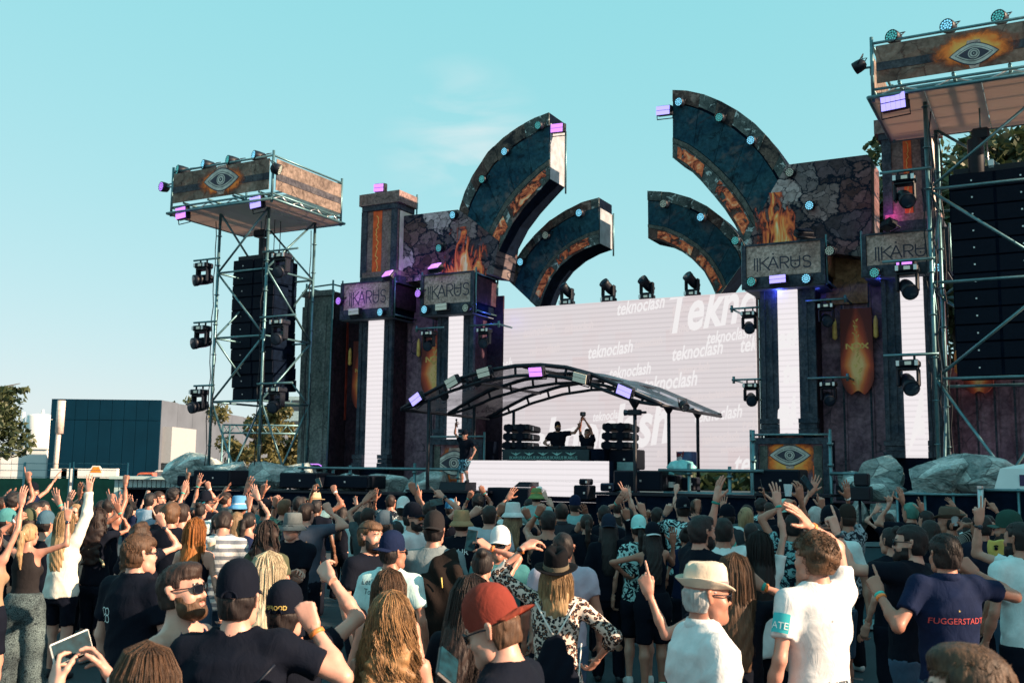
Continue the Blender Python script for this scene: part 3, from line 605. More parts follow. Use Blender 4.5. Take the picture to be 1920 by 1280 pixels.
# narrow purple strips lit by the uplights between wall and pillar
def banner(label, v, px, half=False):
 (u0, zt), (u1, _), (_, zb) = [SP(*p, v) for p in px]; Wd = u1 - u0; H = zt - zb
 t = thing('hanging_banner', label, 'banner', ((u0 + u1) / 2, v, zb))
 pl = [(u0, zt), (u0 - .02, zb + H * .18), (u0 + Wd * .05, zb + H * .10), (u0 + Wd * .18, zb + H * .03), (u0 + Wd * .30, zb), (u0 + Wd * .42, zb + H * .035), (u0 + Wd * .5, zb + H * .05), (u0 + Wd * .58, zb + H * .035), (u0 + Wd * .70, zb), (u0 + Wd * .82, zb + H * .03), (u0 + Wd * .95, zb + H * .10), (u1 + .02, zb + H * .18), (u1, zt)]
 MB().prism(pl, v - .03, v + .02).build('cloth', M_ban, t)
 for uu in (u0 - .16, u1 + .10): MB().lathe([(.02, 0), (.07, .05), (.06, .5), (.02, .62)], 8, (uu, v, zt - .85)).build('tassel', M_gold, t)
 w_ = Wd * .052; cx = u0 + Wd * .5; b = MB(); zc = zb + H * .56; k = Wd * .16; yy = v - .036
 for (p, q) in [((-2.0, -1), (-2.0, 1)), ((-2.0, 1), (-.85, -1)), ((-.85, -1), (-.85, 1)), ((1.0, 1), (2.3, -1)), ((2.3, 1), (1.0, -1))]:
  a = np.array([cx + p[0] * k, zc + p[1] * k * .55]); c_ = np.array([cx + q[0] * k, zc + q[1] * k * .55]); d_ = (c_ - a) / np.linalg.norm(c_ - a); nn = np.array([-d_[1], d_[0]]) * w_ / 2
  yy -= .0004; b.prism([tuple(a + nn), tuple(a - nn), tuple(c_ - nn), tuple(c_ + nn)], yy, v - .031)
 ring = [(cx + k * .85 * math.cos(R(a)), zc + k * .62 * math.sin(R(a))) for a in range(0, 361, 30)]
 for a, c_ in zip(ring[:-1], ring[1:]):
  a = np.array(a); c_ = np.array(c_); d_ = (c_ - a) / np.linalg.norm(c_ - a); nn = np.array([-d_[1], d_[0]]) * w_ / 2; yy -= .0004
  b.prism([tuple(a + nn), tuple(a - nn), tuple(c_ - nn), tuple(c_ + nn)], yy, v - .031)
 b.build('banner_word', M_gold, t)
 rs_ = np.random.RandomState(int(abs(u0) * 10)); b = MB(); yy = v - .034
 for j in range(13):   # rune-like signs up and down the middle
  zz = zb + H * (.12 + .78 * j / 13)
  if abs(zz - zc) < H * .07: continue
  for q in range(3):
   a = np.array([cx + rs_.uniform(-1, 1) * k * .55, zz + rs_.uniform(-.5, .5) * H * .05]); c_ = a + np.array([rs_.uniform(-.6, .6) * k, rs_.uniform(.3, .8) * H * .05]); d_ = (c_ - a) / np.linalg.norm(c_ - a); nn = np.array([-d_[1], d_[0]]) * w_ / 3.2; yy -= .0003
   b.prism([tuple(a + nn), tuple(a - nn), tuple(c_ - nn), tuple(c_ + nn)], yy, v - .031)
 b.build('runes', M_gold, t, kind='stuff'); return t
m, nt, b = new_mat('banner_cloth_print'); M_ban = m
t_ = nt.nodes.new('ShaderNodeTexCoord'); sp_ = nt.nodes.new('ShaderNodeSeparateXYZ'); nt.links.new(t_.outputs['Generated'], sp_.inputs[0]); v_ = coords(nt, (1, 1, .35)); n_ = noise(nt, v_, 3.5, 4)
gx = mathn(nt, 'ABSOLUTE', mathn(nt, 'SUBTRACT', sp_.outputs[0], .5)); gz = mathn(nt, 'ABSOLUTE', mathn(nt, 'SUBTRACT', sp_.outputs[2], .34))
f_ = mathn(nt, 'SUBTRACT', mathn(nt, 'SUBTRACT', mathn(nt, 'ADD', .80, mathn(nt, 'MULTIPLY', n_.outputs[0], .45)), mathn(nt, 'MULTIPLY', gx, 1.7)), mathn(nt, 'MULTIPLY', gz, 1.35))
nt.links.new(ramp(nt, [(0.0, (.16, .025, .02)), (.3, (.60, .075, .035)), (.5, (1.0, .23, .06)), (.75, (1.0, .58, .24))], f_).outputs[0], b.inputs['Base Color']); b.inputs['Roughness'].default_value = .75
banner('red and gold NOX banner hanging on the right wall between two moving lights', 3.2, [(1575, 580), (1634, 578), (1604, 740)])
banner('red NOX banner partly hidden behind the inner left LED pillar', 3.2, [(793, 622), (840, 620), (816, 742)])
banner('dark red banner half hidden behind the leftmost LED pillar', 3.3, [(664, 640), (694, 640), (680, 765)])
# tail of a banner showing under the right speaker stack
banner('orange banner tail showing below the right speaker stack', 3.2, [(1805, 640), (1858, 640), (1831, 738)])
# ---- end pillar left
def end_pillar():
 v = 2.6; u0, zt = SP(572, 548, v); u1, _ = SP(622, 548, v); t = thing('end_pillar', 'tall greenish grey end pillar behind the left speaker tower', 'pillar', ((u0 + u1) / 2, v, DECK))
 part_box('front_panel', M_tealpil, t, u0, u1, v, v + .1, DECK + .5, zt - .2)
 for (a, c_) in ((u0 - .03, u0 + .12), (u1 - .28, u1 - .16)): part_box('moulding', M_tealpil, t, a, c_, v - .07, v - .003, DECK + .5, zt - .55)
 for k, (a, c_) in enumerate(((0, .2), (.21, .36), (.37, .5))): part_box('base_moulding', M_tealpil, t, u0 - .1 + .03 * k, u1 + .1 - .03 * k, v - .2 + .04 * k, v + .1, DECK + a, DECK + c_)
 part_box('cap', M_tealpil, t, u0 - .06, u1 + .06, v - .1, v + .1, zt - .19, zt)
 part_box('side_panel', M_brown2, t, u1 + .02, u1 + .10, v + .1, v + 2.2, DECK, zt - .05)
 part_box('ember_strip', M_red, t, u1 + .10, u1 + .12, v + .8, v + 1.1, DECK + 2.4, zt - .8)
 for (a, c_) in ((u0 - .1, v + .2), (u1 + .05, v), (u1 + .05, v + 2.2), (u0 - .1, v + 1.6)): MB().tube((a, c_, 0), (a, c_, zt + .35), .035, 8).build('post', M_steel, t)
 for (a, c_) in (((u0 - .1, v + .2), (u1 + .05, v)), ((u1 + .05, v), (u1 + .05, v + 2.2)), ((u0 - .1, v + .2), (u0 - .1, v + 1.6))): MB().tube(a + (zt + .2,), c_ + (zt + .2,), .03, 8).build('rail', M_steel, t)
end_pillar()
# ---- upper ember pillars
def ember_pillar(label, v, shaft, cap, basep, strip):
 (u0, zt), (u1, _), (_, zb) = [SP(*p, v) for p in shaft]; t = thing('ember_pillar', label, 'pillar', ((u0 + u1) / 2, v, zb))
 (c0, cz0), (c1, cz1) = [SP(*p, v - .12) for p in cap]
 part_box('shaft', M_pillar, t, u0, u1, v, v + .9, zb, cz1)
 for a, c_ in ((u0 - .04, u0 + .2), (u1 - .2, u1 + .04)): part_box('moulding', M_frame, t, a, c_, v - .05, v - .003, zb + .05, cz1)
 part_box('capital', M_pillar, t, c0, c1, v - .12, v + 1.05, cz1 + (cz0 - cz1) * .32, cz0); part_box('capital_step', M_frame, t, c0 + .1, c1 - .1, v - .08, v + 1, cz1, cz1 + (cz0 - cz1) * .31)
 (b0, bz0), (b1, bz1) = [SP(*p, v - .12) for p in basep]
 part_box('base_step', M_pillar, t, b0 + .06, b1 - .06, v - .1, v + 1, bz1 + (bz0 - bz1) * .6, bz0); part_box('base_step', M_frame, t, b0, b1, v - .14, v + 1.05, bz1, bz1 + (bz0 - bz1) * .59)
 (s0, sz0), (s1, sz1) = [SP(*p, v) for p in strip]; part_box('ember_strip', M_ember, t, s0, s1, v - .02, v - .003, sz1, sz0)
 rs_ = np.random.RandomState(4); b = MB(); cx = (s0 + s1) / 2; w_ = (s1 - s0); yy = v - .022
 pts = [(cx + rs_.uniform(-.16, .16) * w_, sz1 + (sz0 - sz1) * k / 26) for k in range(25)]
 for a, c_ in zip(pts[:-1], pts[1:]):
  a = np.array(a); c_ = np.array(c_); d_ = (c_ - a) / np.linalg.norm(c_ - a); nn = np.array([-d_[1], d_[0]]) * w_ * .035; yy -= .0003
  b.prism([tuple(a + nn), tuple(a - nn), tuple(c_ - nn), tuple(c_ + nn)], yy, v - .021)
 b.build('glowing_crack', M_gold, t)
 part_box('side_sail', M_sail, t, u1 + .05, u1 + .07, v + .1, v + 1.0, zb + .1, cz1 - .05)
 MB().tube((u1 + .14, v + 1.0, zb), (u1 + .14, v + 1.0, cz0 + .1), .03, 8).build('post', M_steel, t)
 return t
ember_pillar('upper left pillar with one glowing red crack strip above the outer sign box', 2.3, [(682, 385), (745, 380), (700, 522)], [(674, 366), (748, 388)], [(676, 512), (748, 530)], [(701, 397), (714, 510)])
ember_pillar('upper right pillar with a red crack strip behind the tower pole', 2.3, [(1655, 250), (1740, 240), (1700, 420)], [(1638, 226), (1760, 248)], [(1655, 404), (1768, 428)], [(1692, 256), (1713, 404)])
# ---- arches and rubble blocks
def resamp(pts, n):
 P = np.array(pts, float); L = np.concatenate([[0], np.cumsum(np.linalg.norm(np.diff(P, axis=0), axis=1))]); t = np.linspace(0, L[-1], n)
 return np.stack([np.interp(t, L, P[:, i]) for i in (0, 1)], 1)
def arch(label, v, outer, inner, depth, seed, fires):
 rs_ = np.random.RandomState(seed); n = 61
 O_ = resamp([SP(*p, v) for p in outer], n); I_ = resamp([SP(*p, v) for p in inner], n)
 t = thing('flame_arch', label, 'arch', (float(O_[0][0]), v, float(O_[0][1])))
 pt = lambda i, k: tuple(O_[i] * (1 - k) + I_[i] * k)
 b = MB(); b.prism([pt(i, .004) for i in range(n)] + [pt(i, .996) for i in range(n - 1, -1, -1)], v + .03, v + depth); b.build('body', M_blackm, t)
 def piece(nm, m_, i0, i1, k0, k1, y0, y1):
  pl = [pt(i, k0) for i in range(i0, i1 + 1)] + [pt(i, k1) for i in range(i1, i0 - 1, -1)]; c_ = np.mean(pl, axis=0)
  pl = [tuple(c_ + (np.array(p) - c_) * .985) for p in pl]; MB().prism(pl, y0, y1).build(nm, m_, t)
 i = 0
 while i < n - 1:                                        # rim stones along the outer edge
  j = min(n - 1, i + rs_.randint(5, 11)); j = n - 1 if n - 1 - j < 4 else j
  piece('rim_stone', M_rims[rs_.choice([0, 1, 1, 2])], i, j, 0, .19 + rs_.uniform(-.02, .03), v - rs_.uniform(.0, .03), v + .03); i = j
 cuts = [0, 12, 25, 37, 49, 60]
 for a, c_ in zip(cuts[:-1], cuts[1:]): piece('slab', M_slab, a, c_, .205, .70, v + .008 - rs_.uniform(0, .006), v + .03)
 i = 0
 while i < n - 1:
  j = min(n - 1, i + 3); piece('small_stone', M_cob, i, j, .705, .775, v - rs_.uniform(0, .02), v + .03); i = j
 i = 0
 while i < n - 1:
  j = min(n - 1, i + 10); piece('inner_rim_stone', M_rims[rs_.choice([1, 2])], i, j, .78, 1.0, v + .005 - rs_.uniform(0, .02), v + .03); i = j
 for (a, c_) in fires: piece('flame_streak', M_emb2, a, c_, .80, .96, v - .03, v - .021)
 # sheet end cap with scaffold edge, on the tip
 tip = n - 1 if O_[-1][1] > O_[0][1] else 0; uo, zo = O_[tip]; ui, zi = I_[tip]; s_ = 1 if tip else -1
 return t, (float(uo), float(zo), float(ui), float(zi))
m, nt, b = new_mat('ember_streak_print'); M_emb2 = m; v_ = coords(nt); n_ = noise(nt, v_, 3.2, 5, .6, 1.2)
nt.links.new(ramp(nt, [(.40, (.10, .025, .02)), (.48, (.50, .07, .03)), (.58, (1.0, .22, .07)), (.68, (1.0, .62, .36))], n_.outputs[0]).outputs[0], b.inputs['Base Color']); nt.links.new(ramp(nt, [(.41, (0,) * 3), (.49, (1,) * 3)], n_.outputs[0]).outputs[0], b.inputs['Alpha']); b.inputs['Roughness'].default_value = .75
A_LL = ([(861, 420), (861, 391), (871, 360), (886, 329), (915, 285), (943, 258), (972, 238), (1001, 222), (1030, 211)], [(917, 514), (925, 493), (940, 459), (961, 418), (984, 387), (1007, 361), (1030, 336)])
A_RL = ([(1261, 169), (1288, 170), (1320, 177), (1352, 190), (1384, 208), (1416, 232), (1442, 259), (1461, 285), (1475, 309)], [(1261, 296), (1288, 313), (1314, 339), (1339, 368), (1359, 393), (1378, 422), (1391, 448), (1400, 461)])
A_RS = ([(1214, 358), (1256, 360), (1295, 371), (1327, 387), (1352, 406), (1378, 432), (1394, 454), (1403, 478)], [(1215, 447), (1243, 453), (1272, 467), (1298, 486), (1320, 509), (1336, 538), (1345, 560)])
A_LS = ([(952, 525), (964, 491), (981, 465), (1004, 439), (1030, 414), (1059, 395), (1091, 379), (1123, 370)], [(1010, 580), (1022, 546), (1033, 522), (1050, 499), (1074, 479), (1100, 465), (1123, 457)])
arcs = {}
arcs['LL'] = arch('tall left arch of dark slabs rising to a tip above the fire block', 2.7, *A_LL, 1.15, 1, [(2, 26), (32, 58)])
arcs['RL'] = arch('tall right arch of dark slabs, the highest, curving left from the fire block', 2.7, *A_RL, 1.15, 2, [(3, 20), (30, 56)])
arcs['LS'] = arch('lower left arch of dark slabs behind the LED wall corner', 4.3, *A_LS, 1.1, 3, [(6, 26), (30, 54)])
arcs['RS'] = arch('lower right arch of dark slabs behind the LED wall corner', 4.3, *A_RS, 1.1, 4, [(6, 30), (34, 58)])
for k, (key, v, dp) in enumerate((('LL', 2.7, 1.15), ('LS', 4.3, 1.1))):     # pale sheet stretched over the arch tips
 t, (uo, zo, ui, zi) = arcs[key]
 part_box('end_sheet', mat('pale_end_sheet', (.30, .32, .36), .5, 0, .3, 3), t, uo + .012, uo + .03, v + .05, v + dp, min(zi, zo) + .02, zo - .35)
 MB().tube((uo + .06, v + dp, zi - .2), (uo + .06, v + dp, zo - .3), .03, 8).build('post', M_steel, t)
def block(label, v, poly, flame, depth=1.4):
 P = [SP(*p, v) for p in poly]; t = thing('rubble_block', label, 'scenery block', (float(np.mean([p[0] for p in P])), v, min(p[1] for p in P)))
 MB().prism(P, v, v + depth).build('rubble_panel', M_rub, t)
 (f0, g0), (f1, g1) = [SP(*p, v) for p in flame]
 b = MB(); b._add([(f0, v - .03, g1), (f1, v - .03, g1), (f1, v - .03, g0), (f0, v - .03, g0)], [(0, 1, 2, 3)]); b.build('flame', M_flame, t)
 return t
block('left rubble block with a printed fire beside the upper left pillar', 2.62, [(756, 405), (858, 393), (872, 402), (935, 452), (925, 515), (897, 512), (753, 530)], [(828, 430), (914, 516)])
block('right rubble block with a printed fire beside the upper right pillar', 2.62, [(1399, 461), (1440, 370), (1475, 309), (1626, 290), (1633, 297), (1634, 440), (1620, 482), (1450, 460), (1405, 470)], [(1412, 366), (1508, 456)])
# ---- eye emblem (flat print in layers)
def eye(parent, v, pu, pv, wpx, slope=0.0, k=1.0, only=False):
 u, z = SP(pu, pv, v); u2, _ = SP(pu + wpx, pv, v); W = (u2 - u) / 2; H = W * .50
 def almond(s, a=1.0, n=14):
  up = [(-W * s + 2 * W * s * i / n, H * a * s * (1 - abs(2 * i / n - 1) ** 1.7)) for i in range(n + 1)]
  return up + [(x, -y) for x, y in up[-2:0:-1]]
 ell = lambda r_: [(r_ * math.cos(R(a)), r_ * .98 * math.sin(R(a))) for a in range(0, 360, 20)]
 tr = lambda P: [(u + x, z + y + slope * x) for x, y in P]
 layers = [('eye_hood', M_stone, [(-W * .34, H * .8), (-W * .26, H * 1.32), (W * .26, H * 1.32), (W * .34, H * .8)]), ('eye_drop', M_stone, [(-W * .26, -H * .8), (-W * .18, -H * 1.35), (W * .18, -H * 1.35), (W * .26, -H * .8)]),
    ('eye_rim', M_ink, almond(1.06, 1.04)), ('eye_lid', M_eyst, almond(1.0)), ('eye_line', M_ink, almond(.80, .92)), ('eye_lid_inner', M_eyst, almond(.76, .9)), ('eye_white', M_ink, almond(.66, .86)),
    ('iris', M_eyst, ell(H * .50)), ('iris_ring', M_ink, ell(H * .40)), ('iris_inner', M_eyst, ell(H * .34)), ('pupil', M_ink, ell(H * .19)), ('pupil_spot', M_eyst, ell(H * .07))]
 for i, (nm, m_, P) in enumerate(layers): MB().prism(tr(P), v - .004 - .003 * i, v).build(nm, m_, parent)
M_eyst = mat('eye_stone_print', (.50, .46, .42), .8, 0, .35, 5)
def glow_mat(name, sy=1.0):
 m, nt, b = new_mat(name); t = nt.nodes.new('ShaderNodeTexCoord'); mp_ = nt.nodes.new('ShaderNodeMapping'); mp_.inputs['Location'].default_value = (-.5, 0, -.5); nt.links.new(t.outputs['Generated'], mp_.inputs[0])
 s_ = nt.nodes.new('ShaderNodeVectorMath'); s_.operation = 'MULTIPLY'; s_.inputs[1].default_value = (1.0, 0, 1.0); nt.links.new(mp_.outputs[0], s_.inputs[0]); l = nt.nodes.new('ShaderNodeVectorMath'); l.operation = 'LENGTH'; nt.links.new(s_.outputs[0], l.inputs[0])
 n = noise(nt, coords(nt), 4.5, 5, .6, .6); f = mathn(nt, 'ADD', l.outputs['Value'], mathn(nt, 'MULTIPLY', mathn(nt, 'SUBTRACT', n.outputs[0], .5), .35))
 c = ramp(nt, [(.20, (1.0, .46, .10)), (.32, (1.0, .20, .03)), (.45, (.30, .06, .03))], f); nt.links.new(c.outputs[0], b.inputs['Base Color'])
 nt.links.new(ramp(nt, [(.32, (1,) * 3), (.50, (0,) * 3)], f).outputs[0], b.inputs['Alpha']); b.inputs['Roughness'].default_value = .8; return m
M_glow = glow_mat('orange_glow_print')
# ---- eye plinths
def plinth(label, v, px, e):
 (u0, zt), (u1, zt2) = [SP(*p, v) for p in px]; zt = (zt + zt2) / 2; t = thing('eye_plinth', label, 'plinth', ((u0 + u1) / 2, v, DECK - .9)); zb = DECK - .9
 part_box('panel', M_brown, t, u0 + .12, u1 - .12, v + .03, v + .12, zb, zt - .1); part_box('core', M_blackm, t, u0 + .04, u1 - .04, v + .12, v + 1.0, zb, zt - .05)
 for a, c_ in ((u0, u0 + .13), (u1 - .13, u1)): part_box('frame_side', M_frame, t, a, c_, v - .05, v + .1, zb, zt)
 part_box('frame_top', M_frame, t, u0 + .131, u1 - .131, v - .05, v + .1, zt - .16, zt)
 for a in (u0 + .16, u1 - .36): part_box('carved_strip', M_cob, t, a, a + .2, v - .0, v + .028, zb, zt - .2)
 for a in (u0 - .05, u1 + .05): MB().tube((a, v - .02, 0), (a, v - .02, zt + .2), .035, 8).build('post', M_steel, t)
 MB().tube((u0 - .05, v - .08, zt + .07), (u1 + .05, v - .08, zt + .07), .03, 8).build('rail', M_steel, t)
 ue, ze = SP(e[0], e[1], v + .03); gw = (u1 - u0) * .40
 b = MB(); b._add([(ue - gw, v + .02, ze - gw * .9), (ue + gw, v + .02, ze - gw * .9), (ue + gw, v + .02, ze + gw * .75), (ue - gw, v + .02, ze + gw * .75)], [(0, 1, 2, 3)]); b.build('orange_glow', M_glow, t)
 for a in (ue - gw * .95, ue + gw * .75): part_box('ember_strip', M_ember, t, a, a + .16, v + .012, v + .029, zb, ze - .25)
 eye(t, v + .02, e[0], e[1], e[2]); return t
plinth('left eye plinth half hidden behind the man dancing on stage', -.2, [(806, 826), (906, 820)], (852, 868, 76))
plinth('right eye plinth with an orange rimmed eye below the inner right pillar', -.2, [(1412, 822), (1553, 818)], (1481, 853, 76))
# ================================================================ LAMPS AND RIGGING
def aim(d, up='Y'): return Vector(d).to_track_quat('Z', up).to_matrix()
def moving_head(label, p, tilt=20, pan=0, standing=False, lit=False, s=1.0, group='moving head lights'):
 """big outdoor moving light; hanging from a bar, or standing on its base"""
 t = thing('moving_head_light', label, 'stage light', p, group); ORG[t.name] = (0, 0, 0); f = -1 if not standing else 1
 b = MB(); b.box((0, 0, f * .10 * s), (.52 * s, .40 * s, .17 * s), bev=.04 * s)
 b.build('base', M_black, t)
 part = MB().box((.02 * s, -.205 * s, f * .10 * s), (.14 * s, .012, .08 * s)).build('display', M_cello, t)
 for x in (-.2, .2): MB().box((x * s, -.21 * s, f * .1 * s), (.07 * s, .03, .12 * s)).build('handle', M_alu, t)
 y = MB(); y.box((0, 0, f * .215 * s), (.46 * s, .26 * s, .07 * s), bev=.02)
 for x in (-.215, .215): y.box((x * s, 0, f * .42 * s), (.075 * s, .22 * s, .42 * s), bev=.03)
 y.build('yoke', M_black, t)
 d = Vector((math.sin(R(pan)) * math.cos(R(tilt)), -math.cos(R(pan)) * math.cos(R(tilt)), math.sin(R(tilt)))); c = Vector((0, 0, f * .55 * s)); q = aim(d)
 b = MB(); b.lathe([(.06 * s, -.34 * s), (.135 * s, -.30 * s), (.165 * s, -.12 * s), (.165 * s, .12 * s), (.185 * s, .20 * s), (.185 * s, .30 * s), (.16 * s, .305 * s)], 18, tuple(c), q); b.build('head', M_black, t)
 b = MB(); b.lathe([(.15 * s, .312 * s), (.08 * s, .330 * s), (.01, .336 * s)], 16, tuple(c), q); b.build('lens', M_cell if lit else M_glassd, t)
 if not standing:
  for x in (-.14, .14): MB().tube((x * s, 0, 0), (x * s, 0, .10 * s), .028 * s, 8).build('clamp', M_black, t)
 return t
def par(label, p, d=(-.15, -1, .05), m=None, r=.15, L=.30, group='round LED par lights'):
 """short round LED can with a ring of lens cells"""
 t = thing('par_light', label, 'stage light', p, group); ORG[t.name] = (0, 0, 0); q = aim(Vector(d).normalized())
 MB().lathe([(r * .45, -L), (r * .9, -L * .8), (r, -L * .4), (r, 0), (r * .92, .01), (r * .90, -.02)], 16, (0, 0, 0), q).build('can', M_black, t)
 MB().lathe([(r * .90, -.015), (.001, -.012)], 16, (0, 0, 0), q).build('face', M_glassd, t)
 b = MB(); pts = [(0, 0)] + [(.36 * math.cos(R(a)), .36 * math.sin(R(a))) for a in range(0, 360, 60)] + [(.72 * math.cos(R(a)), .72 * math.sin(R(a))) for a in range(15, 360, 30)]
 for (x, y) in pts:
  c = q @ Vector((x * r, y * r, -.005)); b.lathe([(r * .155, 0), (r * .10, .012), (.001, .015)], 8, tuple(c), q)
 o = b.build('lens_cells', m or M_par, t); o['kind'] = 'stuff'
 b = MB(); a0 = q @ Vector((r * 1.05, 0, -L * .45)); a1 = q @ Vector((-r * 1.05, 0, -L * .45)); dn = q @ Vector((0, r * 1.1, -L * .9))
 b.path([a0, a0 * .9 + dn * .9, dn + Vector((0, .06, -.02)), a1 * .9 + dn * .9, a1], .014, 5); b.build('bracket', M_black, t)
 return t
def blinder(label, p, d=(0, -1, -.1), m=None, W=.62, H=.34, roll=0, group='square LED wash lights'):
 t = thing('led_wash_light', label, 'stage light', p, group); ORG[t.name] = (0, 0, 0); q = aim(-Vector(d).normalized(), 'Y').to_3x3()
 z = -Vector(d).normalized(); x = Vector((0, 0, 1)).cross(z).normalized() * -1; x = Matrix.Rotation(R(roll), 3, z) @ x; y = z.cross(x); q = Matrix((x, y, z)).transposed()
 MB().box(tuple(q @ Vector((0, 0, .10))), (W, H, .2), q, bev=.03).build('housing', M_black, t)
 for k in range(2):
  for j in range(5): MB().box(tuple(q @ Vector((-W * .46 + W * .092 + j * W * .184, (k - .5) * H * .46, -.012))), (W * .165, H * .40, .03), q).build('led_cell', m or M_cell, t)
 b = MB(); b.path([q @ Vector((-W * .54, 0, .1)), q @ Vector((-W * .54, H * .8, .13)), q @ Vector((W * .54, H * .8, .13)), q @ Vector((W * .54, 0, .1))], .018, 5); b.build('bracket', M_black, t)
 return t
# ---------------------------------------------------------------- speaker towers
VT = -1.5
def tube_part(nm, par_, a, b, r=.035, m=None): return MB().tube(a, b, r, 8).build(nm, m or M_steel, par_)
def pa_tower(name_label, corners, eye_px, side, pole_px, mirror_u, soff_px, boxdepth, shade):
 (u0, zt), (_, zb), (u1, zt2) = corners
 t = thing('speaker_tower', name_label, 'scaffold tower', ((u0 + u1) / 2, VT, 0)); v0, v1 = VT, VT + boxdepth; H = zt - zb
 # canopy frame
 for uu in (u0, u1):
  for vv in (v0, v1): tube_part('corner_post', t, (uu, vv, zb - .42), (uu, vv, zt + .18), .042)
 zf = zb - .32
 for zz in (zt + .02, zb - .12):
  for vv in (v0, v1): tube_part('rail', t, (u0, vv, zz), (u1, vv, zz), .036)
  for uu in (u0, u1): tube_part('rail', t, (uu, v0, zz), (uu, v1, zz), .036)
 n = 8
 for k in range(n):   # lattice below the banners
  a = u0 + (u1 - u0) * k / n; c = u0 + (u1 - u0) * (k + 1) / n
  tube_part('lattice_bar', t, (a, v0 + .02, zb - .12 if k % 2 else zf), (c, v0 + .02, zf if k % 2 else zb - .12), .018, M_alu)
  a = v0 + (v1 - v0) * k / n; c = v0 + (v1 - v0) * (k + 1) / n; us_ = u1 if side > 0 else u0
  tube_part('lattice_bar', t, (us_, a, zb - .12 if k % 2 else zf), (us_, c, zf if k % 2 else zb - .12), .018, M_alu)
 for k in range(4):   # roof trusses that cast their pattern on the soffit
  vv = v0 + (v1 - v0) * (k + .5) / 4; tube_part('roof_beam', t, (u0, vv, zf + .22), (u1, vv, zf + .22), .04)
  uu = u0 + (u1 - u0) * (k + .5) / 4; tube_part('roof_beam', t, (uu, v0, zf + .30), (uu, v1, zf + .30), .04)
 # roof sheets with seams
 ns = 4
 for k in range(ns):
  a = u0 - .08 + (u1 - u0 + .16) * k / ns; c = u0 - .08 + (u1 - u0 + .16) * (k + 1) / ns
  part_box('roof_sheet', M_roof, t, a + .008, c - .008, v0 - .1, v1 + .1, zf - .03, zf)
 for vv in (v0 - .1, v1 + .1): tube_part('edge_rail', t, (u0 - .1, vv, zf - .01), (u1 + .1, vv, zf - .01), .045)
 for uu in (u0 - .1, u1 + .1): tube_part('edge_rail', t, (uu, v0 - .1, zf - .01), (uu, v1 + .1, zf - .01), .045)
 # printed banners
 f = .10
 part_box('front_banner', M_towerb, t, u0 + f, u1 - f, v0 - .06, v0 - .045, zb, zt - .08)
 part_box('banner_stripe', M_bstripe, t, u0 + f, u1 - f, v0 - .075, v0 - .061, zb + H * .30, zb + H * .50)
 us_ = u1 if side > 0 else u0; s_ = side
 part_box('side_banner', M_towerb, t, us_ + s_ * .045, us_ + s_ * .06, v0 + f, v1 - f, zb, zt - .08); part_box('banner_stripe', M_bstripe, t, us_ + s_ * .061, us_ + s_ * .075, v0 + f, v1 - f, zb + H * .30, zb + H * .50)
 part_box('back_banner', M_sail, t, u0 + f, u1 - f, v1 + .045, v1 + .06, zb, zt - .08)
 ue, ze = SP(eye_px[0], eye_px[1], v0 - .08); g = H * .95
 b = MB(); b._add([(ue - g, v0 - .08, max(zb, ze - g * .75)), (ue + g, v0 - .08, max(zb, ze - g * .75)), (ue + g, v0 - .08, min(zt - .08, ze + g * .75)), (ue - g, v0 - .08, min(zt - .08, ze + g * .75))], [(0, 1, 2, 3)]); b.build('orange_glow', M_glow, t)
 eye(t, v0 - .082, eye_px[0], eye_px[1], eye_px[2])
 # legs
 L = []
 for (px, py) in pole_px: L.append(px)
 return t, (u0, u1, v0, v1, zf, zb, zt)
m, nt, b = new_mat('pale_roof_sheet'); M_roof = m; b.inputs['Base Color'].default_value = (.62, .58, .58, 1); b.inputs['Roughness'].default_value = .8
tr_ = nt.nodes.new('ShaderNodeBsdfTranslucent'); tr_.inputs[0].default_value = (.62, .50, .44, 1); mx_ = nt.nodes.new('ShaderNodeMixShader'); mx_.inputs[0].default_value = .45; o_ = nt.nodes['Material Output']
nt.links.new(b.outputs[0], mx_.inputs[1]); nt.links.new(tr_.outputs[0], mx_.inputs[2]); nt.links.new(mx_.outputs[0], o_.inputs[0])
def thin_print(base, name, tcol, k=.4):
 """printed mesh that lets light through from behind"""
 m = base.copy(); m.name = name; nt = m.node_tree; b = nt.nodes['Principled BSDF']; o_ = nt.nodes['Material Output']
 t_ = nt.nodes.new('ShaderNodeBsdfTranslucent'); src = b.inputs['Base Color'].links[0].from_socket; nt.links.new(mixc(nt, src, tcol, .5, 'MIX'), t_.inputs[0])
 x = nt.nodes.new('ShaderNodeMixShader'); x.inputs[0].default_value = k; nt.links.new(b.outputs[0], x.inputs[1]); nt.links.new(t_.outputs[0], x.inputs[2]); nt.links.new(x.outputs[0], o_.inputs[0]); return m
M_towerb = thin_print(stone_print('tower_banner_print', (.15, .12, .11), (.46, .37, .32), 1.1), 'tower_banner_mesh', (.75, .45, .28, 1))
M_bstripe = thin_print(stone_print('banner_moulding_print', (.05, .055, .08), (.16, .16, .18), 1.4), 'banner_moulding_mesh', (.3, .2, .15, 1), .3)
